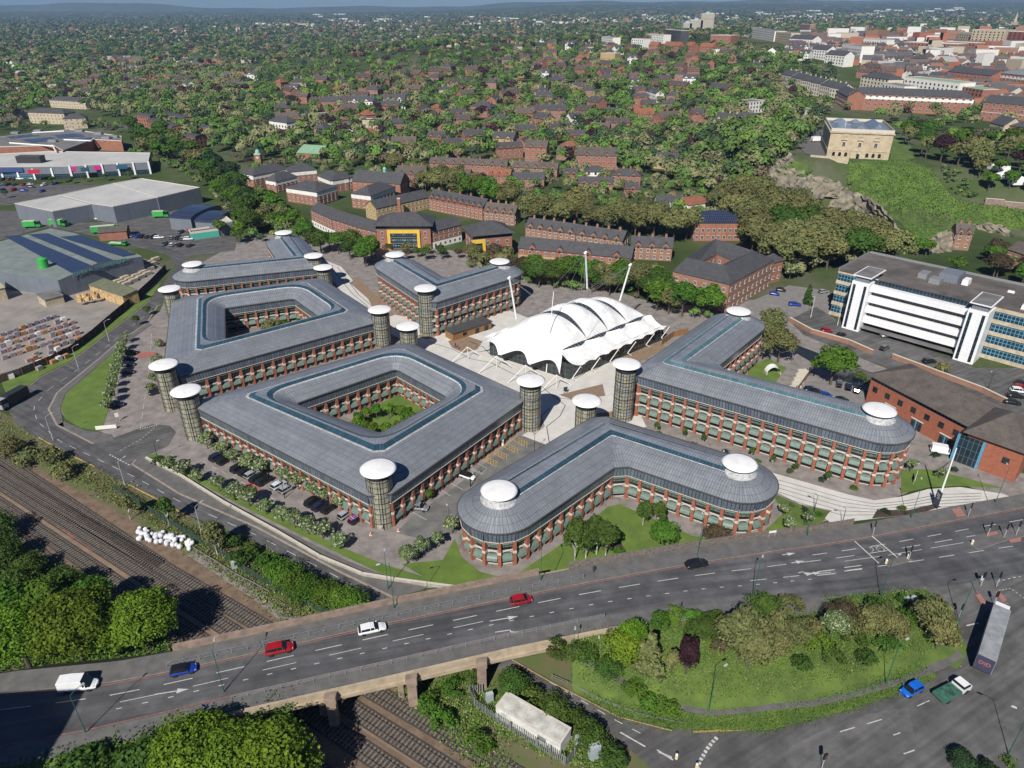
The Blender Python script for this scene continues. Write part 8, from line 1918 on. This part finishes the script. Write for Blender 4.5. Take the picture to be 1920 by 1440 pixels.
fence('palisade_fence','green-grey security fence along the railway verge',[W3(x,y,0) for x,y in [(215,918),(320,985),(420,1045),(470,1080),(560,1130),(640,1165)]],1.8,mat('fence_green',(.05,.10,.07),.7,.1,1),.1,board=False)
fence('timber_fence','tan timber fence behind the tent beside the long office',[W3(x,y,0) for x,y in [(1240,648),(1262,632),(1290,626)]],2.2,M_timber,.0)
rail('barrier_rail','pale crash barrier on the railway verge near the blue cabinet',[W3(x,y,0) for x,y in [(363,1030),(400,1052),(440,1078),(480,1098),(505,1112)]],.7,2.5,(.45,.6))
rail('pavement_railing','railing along the top of the slip road hedge',[W3(x,y,0) for x,y in [(1035,1272),(1080,1292),(1130,1318),(1200,1345),(1280,1362)]],.9,2.5,(.5,.85))
rail('grey_handrail','grey railing on the ramp in the angle of the V-shaped office',[W3(x,y,0) for x,y in [(1092,968),(1120,950),(1140,935),(1160,940)]],1.1,1.5,(.5,1.05))
# long white cabin in the compound
a,b,yaw,L=wb((930,1346),(1050,1418),0); d=(b-a)/L; q=Vector((-d.y,d.x)); c=(a+b)/2+q*1.6
r=building('site_cabin','long low white cabin with ribbed roof inside the palisade fence','cabin',(c.x,c.y),yaw,L,3.2,2.9,roof='flat',mw=mat('white_cabin_wall',(.62,.62,.58),.6,.12,.8),mr=mat('cabin_roof',(.55,.54,.48),.7,.18,.6),fpar=.05,z=0)
m=MB(); m.box(-L/2+1,-L/2+2,-1.68,-1.6,.1,2.2); m.build('door',M_lampw,r); m=MB(); m.box(L/2-4,L/2-2.5,-1.68,-1.6,1.1,2.0); m.build('vent',M_galv,r)
# white sacks by the rails
sk_=MB(); sk_.lathe((0,0,0),[(.38,0),(.52,.2),(.55,.55),(.42,.85),(.22,.92),(0,.86)],9); skm=sk_.mesh('white_sack',mat('white_sack',(.68,.68,.70),.8,.15,2),True)
for k in range(62):
    t=rr.random(); x=258+ t*106+rr.uniform(-3,3); y=1001+t*22+rr.uniform(-10,11); o=inst('bulk_sack',skm,None,W3(x,y,.05 if rr.random()<.75 else .75),rr.uniform(0,6),(rr.uniform(.8,1.1),)*3); tag(o,'white bulk sack in the heap on the verge beside the railway tracks','sack','white sacks heaped by the rails')
m=MB(); [m.obox(W3(118+i*3,990+i*2,.1),(1,-.75),9,.12,.12) for i in range(1)]
for i,(x0,y0,x1,y1) in enumerate([(108,987,140,1010),(120,993,175,1033)]):
    a=W3(x0,y0,.1); b=W3(x1,y1,.1); m=MB(); m.tube(a,b,.09,n=6); o=m.build('rail_length',mat('rusty_rail',(.30,.10,.06),.8,.2,1),None); tag(o,'rusty length of spare rail lying on the sandy strip, the %s one'%['shorter','longer'][i],'spare rail')
# traffic cones
cn=MB(); cn.box(-.22,.22,-.22,.22,0,.05,1); cn.lathe((0,0,.05),[(.16,0),(.11,.28,1),(.08,.45),(.03,.72),(0,.72)],8,0); cnm=cn.mesh('traffic_cone',[mat('cone_orange',(.65,.10,.03),.6,.05,1),M_rend])
for x,y,lab in [(797,1306,'orange cone under the bridge beside the tracks'),(853,1352,'orange cone on the gravel path by the palisade fence'),(695,1003,'orange cone left of the front tower base'),(747,996,'orange cone right of the front tower base')]: o=inst('traffic_cone',cnm,None,W3(x,y,.06),0,(1.3,)*3); tag(o,lab,'cone')
# ------------------------------------------------------------ long grass, weeds and bramble as ground cover
def cover(name,label,fn,n,size,pal,seed,hgt=.35,cl=6,spread=.8):
    r_=np.random.default_rng(seed); P=[];
    for _ in range(n):
        p=fn(r_)
        if p is not None: P.append(tuple(p))
    P=np.array(P); m=len(P); sc=r_.uniform(.5,1.4,m); idx=np.repeat(np.arange(m),cl); e=r_.normal(size=(m*cl,3))*[spread,spread,hgt*.5]; e[:,2]=np.abs(e[:,2])
    nr=r_.normal(size=(m*cl,3))*.5+[0,-.2,1]; V=quads(m*cl,P[idx]+e*sc[idx][:,None],nr,size,r_)
    pc=np.array([KC[k] for k in pal]); col=pc[r_.integers(0,len(pc),m)][idx]*r_.uniform(.7,1.2,m*cl)[:,None]
    o=inst(name,mesh_from_quads(name,V,[FM],col=col)); tag(o,label,'ground cover',None,'stuff')
def mnd(r_):
    x=r_.uniform(XM0+1,XM1-1); t=r_.random()
    ya,yb=slY(x),spY(x) if x<58 else skY(x)-.3
    q=PX(x,ya+(yb-ya)*t,mZ(x,t))
    if t<.28 or (t<.55 and r_.random()<.5): return None
    return (x,ya+(yb-ya)*t,mZ(x,t))
cover('long_grass','long rough grass and weeds over the mound',mnd,9500,.10,['mid','bright','mid','hedge','olive'],81,.4,7,.7)
def inpx(poly,z=0.05):
    xs_=[p[0] for p in poly]; ys_=[p[1] for p in poly]
    def f(r_):
        for _ in range(20):
            x=r_.uniform(min(xs_),max(xs_)); y=r_.uniform(min(ys_),max(ys_))
            if inpoly(np.array([x]),np.array([y]),poly)[0]: p=W(x,y,z); return (p.x,p.y,z)
        return None
    return f
cover('verge_weeds','weeds and bramble on the verge between lower road and railway',inpx([(0,775),(30,800),(70,828),(125,858),(240,915),(350,978),(480,1025),(600,1090),(730,1168),(560,1180),(420,1075),(250,960),(120,893),(0,825)]),2300,.17,['mid','olive','brown','brown','mid'],82,.5,7,.9)
cover('trackside_weeds','weeds between the tracks and the compound below the bridge',inpx([(740,1290),(860,1260),(960,1290),(1180,1440),(1090,1440),(1000,1400),(900,1370),(960,1440),(900,1440)]),1500,.16,['mid','hedge','olive','bright'],83,.4,7,.8)
cover('bank_bramble','bramble and young growth on the bank beside the rusty track',inpx([(-40,980),(60,1045),(180,1120),(300,1195),(320,1235),(0,1260),(-60,1250)]),3200,.19,['mid','hedge','bright','dark','mid'],84,1.1,10,1.1)
def emb(r_):
    x=r_.uniform(-90,-33); t=r_.random(); return (x,spY(x)-9*t,(zroad(x)+.1)*(1-t))
cover('embankment_bramble','bramble on the southern embankment of the carriageway',emb,2200,.19,['mid','hedge','dark'],85,.9,9,1.0)
def slp(r_):
    x=r_.uniform(XM0+3,XM1-10); t=r_.random()*.18; ya,yb=slY(x),spY(x) if x<58 else skY(x)-.3; return (x,ya+(yb-ya)*t,mZ(x,t))
cover('roadside_growth','low growth in the strip between slip road and footpath',slp,1800,.10,['hedge','mid','mid'],86,.3,7,.6)
_sl=[(1592,305),(1700,300),(1745,320),(1790,375),(1830,385),(1925,392),(1925,432),(1830,430),(1790,452),(1712,452),(1690,420),(1630,385),(1575,365),(1590,330)]
_sx,_sy=sample(_sl,2600,91); _gx,_gy,_ok=GV(_sx,_sy); _sp=[(a,b,Tn(a,b)+.25) for a,b,k in zip(_gx,_gy,_ok) if k]; _it=iter(_sp)
cover('slope_growth','rough grass, nettles and small bushes over the castle slope',lambda r_:next(_it,None),2600,.30,['mid','bright','mid','hedge'],87,.5,5,1.3)
for i,(x,y) in enumerate([(1430,1150),(1450,1225),(1535,1215),(1575,1165),(1600,1205),(1640,1150),(1670,1190),(1700,1165),(1350,1215),(1320,1195)]):
    k=['mid','olive','bright','brown','mid'][i%5]; tree(mound(x,y),random.uniform(2.6,4.2),'shrub',k,'%s shrub filling the upper mound, %s clump counted in this thicket'%(CW[k],ORD[i]),'upper mound thicket',cat='shrub',wide=1.25)
# ------------------------------------------------------------ timber yard stock
stk=MB(); stk.box(-.75,.75,-.6,.6,.15,1.5,0,.04,.04); stk.box(-.78,.78,-.62,.62,0,.15,1); sk1=MB(); sk1.box(-.7,.7,-.58,.58,0,.95,0,.05,.05)
SM=[mat('wrapped_grey_bricks',(.30,.27,.29),.6,.2,1.5),mat('wrapped_pink_bricks',(.40,.28,.25),.6,.2,1.5),mat('white_wrapped_load',(.62,.62,.62),.5,.1,1.5),mat('orange_bricks',(.42,.22,.11),.8,.2,1.5)]
SME=[stk.mesh('pallet_load',[m,M_timber]) for m in SM]
names=['grey wrapped','pinkish wrapped','white wrapped','orange brick']
rows_=[((0,632),(120,590)),((0,642),(140,596)),((0,653),(150,603)),((0,664),(155,612)),((5,675),(160,622)),((50,672),(160,633)),((50,682),(120,655)),((55,690),(115,665)),((70,695),(140,664)),((0,708),(30,700)),((0,716),(40,705)),((5,695),(30,688))]
rr=random.Random(9)
for ri,(a,b) in enumerate(rows_):
    A_,B2=W3(*a,.05),W3(*b,.05); L=(B2-A_).length; n=int(L/2.3); d=(B2-A_)/L
    for k in range(n):
        if rr.random()<.1: continue
        ty=rr.choices([0,1,2,3],[6,3,2,2] if ri<6 else [3,2,4,4])[0]; p=A_+d*(k*2.3+.8)+Vector((rr.uniform(-.2,.2),rr.uniform(-.3,.3),0)); s=rr.uniform(.8,1.15)
        o=inst('pallet_stack',SME[ty],None,p,math.atan2(d.y,d.x)+rr.uniform(-.05,.05),(1.1,1.1,s)); tag(o,'%s pallet load, row %s from the back fence, %s along it'%(names[ty],ORD[ri],ORD[k]),'pallet load','pallet loads in the timber yard')
# timber and pipe racks
pk=MB()
for j in range(3):
    for i in range(4): pk.box(-3,3,-.9+.46*i,-.5+.46*i,.2+.5*j,.6+.5*j,j%2)
pkm=pk.mesh('rack_load',[mat('pale_timber',(.50,.42,.30),.85,.15,1),mat('grey_pipes',(.36,.36,.37),.6,.15,1)])
k=0
for j in range(4):
    for i in range(6):
        x=212+i*13+j*5; y=548-i*6.5-j*9.0
        o=inst('timber_rack',pkm,None,W3(x,y,.05),R(150-90)+rr.uniform(-.05,.05),(.55,.9,.9)); tag(o,'rack of stacked lengths in the fenced corner, rank %s from the fence, %s along'%(ORD[j],ORD[i]),'timber rack','racks in the timber yard corner')
bx_=MB(); bx_.box(-.9,.9,-.7,.7,0,1.6,0,.02,.02); bxm=bx_.mesh('timber_bundle',MATS['stacked_timber'])
for i in range(14): o=inst('timber_bundle',bxm,None,W3(150+(i%7)*5,566-(i%7)*1.0+(i//7)*-7,.05 if i%3 else 1.6),rr.uniform(-.1,.1),(1,1,.9)); tag(o,'ochre board bundle by the mossy shed, %s from the left, %s rank'%(ORD[i%7],'front' if i<7 else 'rear'),'timber bundle','sawn board bundles')
# ------------------------------------------------------------ signs, flag mast, people
p=W3(1756,948,.3); r=root('flag_mast','tall white slanting-topped mast with a dark sign board at the pale walkway','mast',p); m=MB(); m.tube(p,p+Vector((0,0,15.5)),.24,.12,10); m.build('mast_pole',M_whm,r)
m=MB(); m.box(p.x-.55,p.x-.25,p.y-1.0,p.y+.6,.2,4.4); m.build('sign_board',mat('navy_board',(.03,.04,.07),.5,.05,1),r)
for k in range(3): m=MB(); m.box(p.x-.57,p.x-.555,p.y-.8,p.y+.3-.2*k,3.6-.5*k,3.75-.5*k); m.build('sign_line',M_rend,r)
def sign(label,p,yaw,w,h,z0,m,name='sign_board'):
    r=root(name,label,'sign',p,R(yaw),None,world=False); b=MB(); b.box(-w/2,w/2,-.04,.04,z0,z0+h); b.build('panel',m,r); b=MB(); [b.box(x-.04,x+.04,.045,.1,0,z0+h) for x in (-w*.4,w*.4)]; b.build('posts',M_lampw,r); return r
sign('white sign board on posts on the grass beside the round-ended long office',W3(1714,905,0),55,2.6,1.5,1.2,M_rend)
sign('low white entrance sign with blue stripe at the road junction lawn',W3(200,806,0),10,5.2,1.1,.3,M_rend)
sign('small white sign on the lawn entrance post',W3(222,790,0),30,.9,1.2,1.4,M_rend); sign('blue information board beside the tent courtyard',W3(1060,738,0),20,1.2,1.3,.9,mat('navy_board',(.03,.04,.07),.5,.05,1)); sign('white sign fixed to the grey fence by the main road',WR(1447,1006),10,1.6,.5,1.0,M_rend)
ev=MB(); ev.box(-.25,.25,-.2,.2,0,1.7,0,.03,.03); evm=ev.mesh('charger_body',M_rend); e2=MB(); e2.box(-.15,.15,-.23,-.205,.9,1.3); e2m=e2.mesh('screen',M_wdark)
for x,y,lab in [(833,909,'white charging post before the shaded wall near the single round tree'),(943,835,'white charging post beside the yellow hatching'),(977,1014-5,'') ]:
    if lab: r=root('charging_post',lab,'charger',W3(x,y,.05),R(-30),None,world=False); inst('charger_body',evm,r); inst('screen',e2m,r)
def person(p,yaw,label,top,bot,stride=.18):
    r=root('person',label,'person',p,yaw,None,world=False)
    pr=[(0,.0),(1,0)]
    me=bpy.data.meshes.new('body'); s=stride
    v=[(0,0,.92),(0,0,1.15),(0,0,1.42),(0,0,1.52),(.02,0,1.66),(.03,0,1.74),(0,.20,1.40),(-.08,.27,1.12),(.05,.28,.88),(0,-.20,1.40),(.08,-.27,1.12),(.12,-.28,.88),(0,.10,.88),(s,.10,.48),(s*.7,.10,.08),(s*1.1+.08,.10,.04),(0,-.10,.88),(-s*.5,-.10,.48),(-s*1.4,-.10,.10),(-s*1.3+.12,-.10,.05)]
    e=[(0,1),(1,2),(2,3),(3,4),(4,5),(2,6),(6,7),(7,8),(2,9),(9,10),(10,11),(0,12),(12,13),(13,14),(14,15),(0,16),(16,17),(17,18),(18,19)]
    me.from_pydata(v,e,[]); o=inst('body',me,r); sk=o.modifiers.new('s','SKIN'); sk.branch_smoothing=.5
    rad=[.17,.15,.17,.065,.10,.09,.075,.05,.035,.075,.05,.035,.10,.065,.045,.04,.10,.065,.045,.04]
    for i,q in enumerate(me.skin_vertices[0].data): q.radius=(rad[i]*.85,rad[i]); q.use_root=(i==0)
    o.modifiers.new('u','SUBSURF').levels=1; o.modifiers['u'].render_levels=1; me.materials.append(top)
    m=MB(); m.lathe((.02,0,1.62),[(.0,.2),(.085,.16),(.112,.08),(.108,0)],10); m.build('hair',M_blackp,r,True)
    m=MB(); m.lathe((0,0,.78),[(.19,.16),(.17,.02),(.2,-.02)],10); m.build('waistband',bot,r)
    return r
DKC=mat('dark_clothes',(.03,.032,.04),.9,.1,3); BLC=mat('blue_clothes',(.10,.16,.30),.9,.1,3); WHC=mat('pale_clothes',(.55,.52,.50),.9,.1,3); PKC=mat('pink_clothes',(.45,.12,.25),.9,.1,3)
for f,x,y,c,lab in [(WR,1113,1074,DKC,'person in dark clothes walking beside the wooden fence'),(WR,1276,1143,DKC,'person in dark clothes walking on the south pavement by the mound'),(W3,717,995,WHC,'person in pale clothes standing at the front tower base'),(W3,1356,853,WHC,'person in white before the brick arcade, leftmost of the group'),(W3,1361,855,DKC,'person in dark top before the brick arcade, second of the group'),(W3,1366,856,BLC,'person in blue before the brick arcade, third of the group'),(W3,1382,862,BLC,'person in blue standing right of the arcade group'),(W3,854,652,DKC,'person in dark clothes on the pale plaza by the round gravel bed'),(W3,859,656,PKC,'person in pink on the pale plaza by the round gravel bed')]:
    person(f(x,y,.08) if f is not W3 else f(x,y,.08),rr.uniform(0,6),lab,c,DKC)
# benches in the front courtyard
for dx,dy,yaw,lab in [(-4.3,-.5,20,'white bench at the left inside the courtyard tree ring'),(6.0,.3,-25,'white bench at the right inside the courtyard tree ring')]:
    r=root('park_bench',lab,'bench',(cc.x+dx,cc.y+dy,.08),R(yaw),None,world=False); m=MB(); m.box(-1.3,1.3,-.25,.25,.42,.5); m.build('seat',M_rend,r); m=MB(); m.box(-1.3,1.3,.22,.28,.55,.9); m.build('backrest',M_rend,r); 
    for x in (-1.1,1.1): m=MB(); m.box(x-.05,x+.05,-.2,.2,0,.42); m.build('leg',M_lampw,r)
# tall block behind the camera at the left whose shadow crosses the carriageway
q=WR(165,1303); h=32.0; k=h/math.tan(EL); c0=Vector((q.x-k*math.sin(AZ),q.y-k*math.cos(AZ)))
building('tower_block','plain brown tower block standing just beyond the lower left of the view','tower block',(c0.x-12,c0.y-16),R(4),24,32,h+zroad(-60),roof='flat',mw=M_brickb,mr=M_flat,z=0,wins=tuple(np.arange(2,34,3.2)),bw=4,sides=(0,1,2,3))
# marquees in the castle grounds
for x,y,w_,lab in [(1872,318,9,'white marquee among the trees right of the castle'),(1880,335,6,'small white tent below the marquee right of the castle'),(1908,345,8,'white tent at the right edge of the castle grounds')]:
    p=G(x,y,.2); r=root('marquee',lab,'marquee',p); m=MB(); m.box(p.x-w_/2,p.x+w_/2,p.y-w_/3,p.y+w_/3,p.z,p.z+2.4); m.build('side_panels',M_mem,r); m=MB(); a0=[(p.x-w_/2,p.y-w_/3,p.z+2.4),(p.x+w_/2,p.y-w_/3,p.z+2.4),(p.x+w_/2,p.y+w_/3,p.z+2.4),(p.x-w_/2,p.y+w_/3,p.z+2.4)]; [m.face([a0[i],a0[(i+1)%4],(p.x,p.y,p.z+4.4)]) for i in range(4)]; m.build('canopy',M_mem,r)
# far hills on the skyline
hr_=np.random.default_rng(4); V=[];Fc=[]; nx=160
for j,(yy,hh,off) in enumerate([(9000,0,0),(9600,1,0),(10600,1,.6),(12000,.8,1.3)]):
    for i in range(nx+1):
        x=-9500+19000*i/nx; prof=70+75*ss(-1500,5500,x)+28*math.sin(x*.0009+off*2)+16*math.sin(x*.0023+off)+7*math.sin(x*.006+2)
        V.append((x,yy,30+(prof*hh if hh else 0)))
for j in range(3):
    for i in range(nx): a=j*(nx+1)+i; Fc.append((a,a+1,a+nx+2,a+nx+1))
me=bpy.data.meshes.new('far_hills'); me.from_pydata(V,[],Fc); me.polygons.foreach_set('use_smooth',[True]*len(Fc)); me.materials.append(mat('hill_cover',(.07,.085,.05),.95,.3,.004,col2=(.03,.045,.025))); inst('far_hills',me)['kind']='structure'
# haze
mb=MB(); mb.box(-10500,10500,-700,12600,-8,330); o=mb.build('haze',None,None); o.data.materials.clear()
o['label']='thin blue haze over the whole town'; hm=bpy.data.materials.new('haze'); hm.use_nodes=True; n=hm.node_tree; n.nodes.remove(n.nodes['Principled BSDF']); pv=n.nodes.new('ShaderNodeVolumePrincipled'); pv.inputs['Color'].default_value=(.38,.62,1,1); pv.inputs['Density'].default_value=HAZE; pv.inputs['Anisotropy'].default_value=0.0
n.links.new(pv.outputs[0],n.nodes['Material Output'].inputs['Volume']); o.data.materials.append(hm); o['kind']='stuff'
# keep labels within sixteen words
for o in C.objects:
    if o.parent is None and o.get('label') and len(o['label'].split())>16: print('LONG',len(o['label'].split()),o['label'])
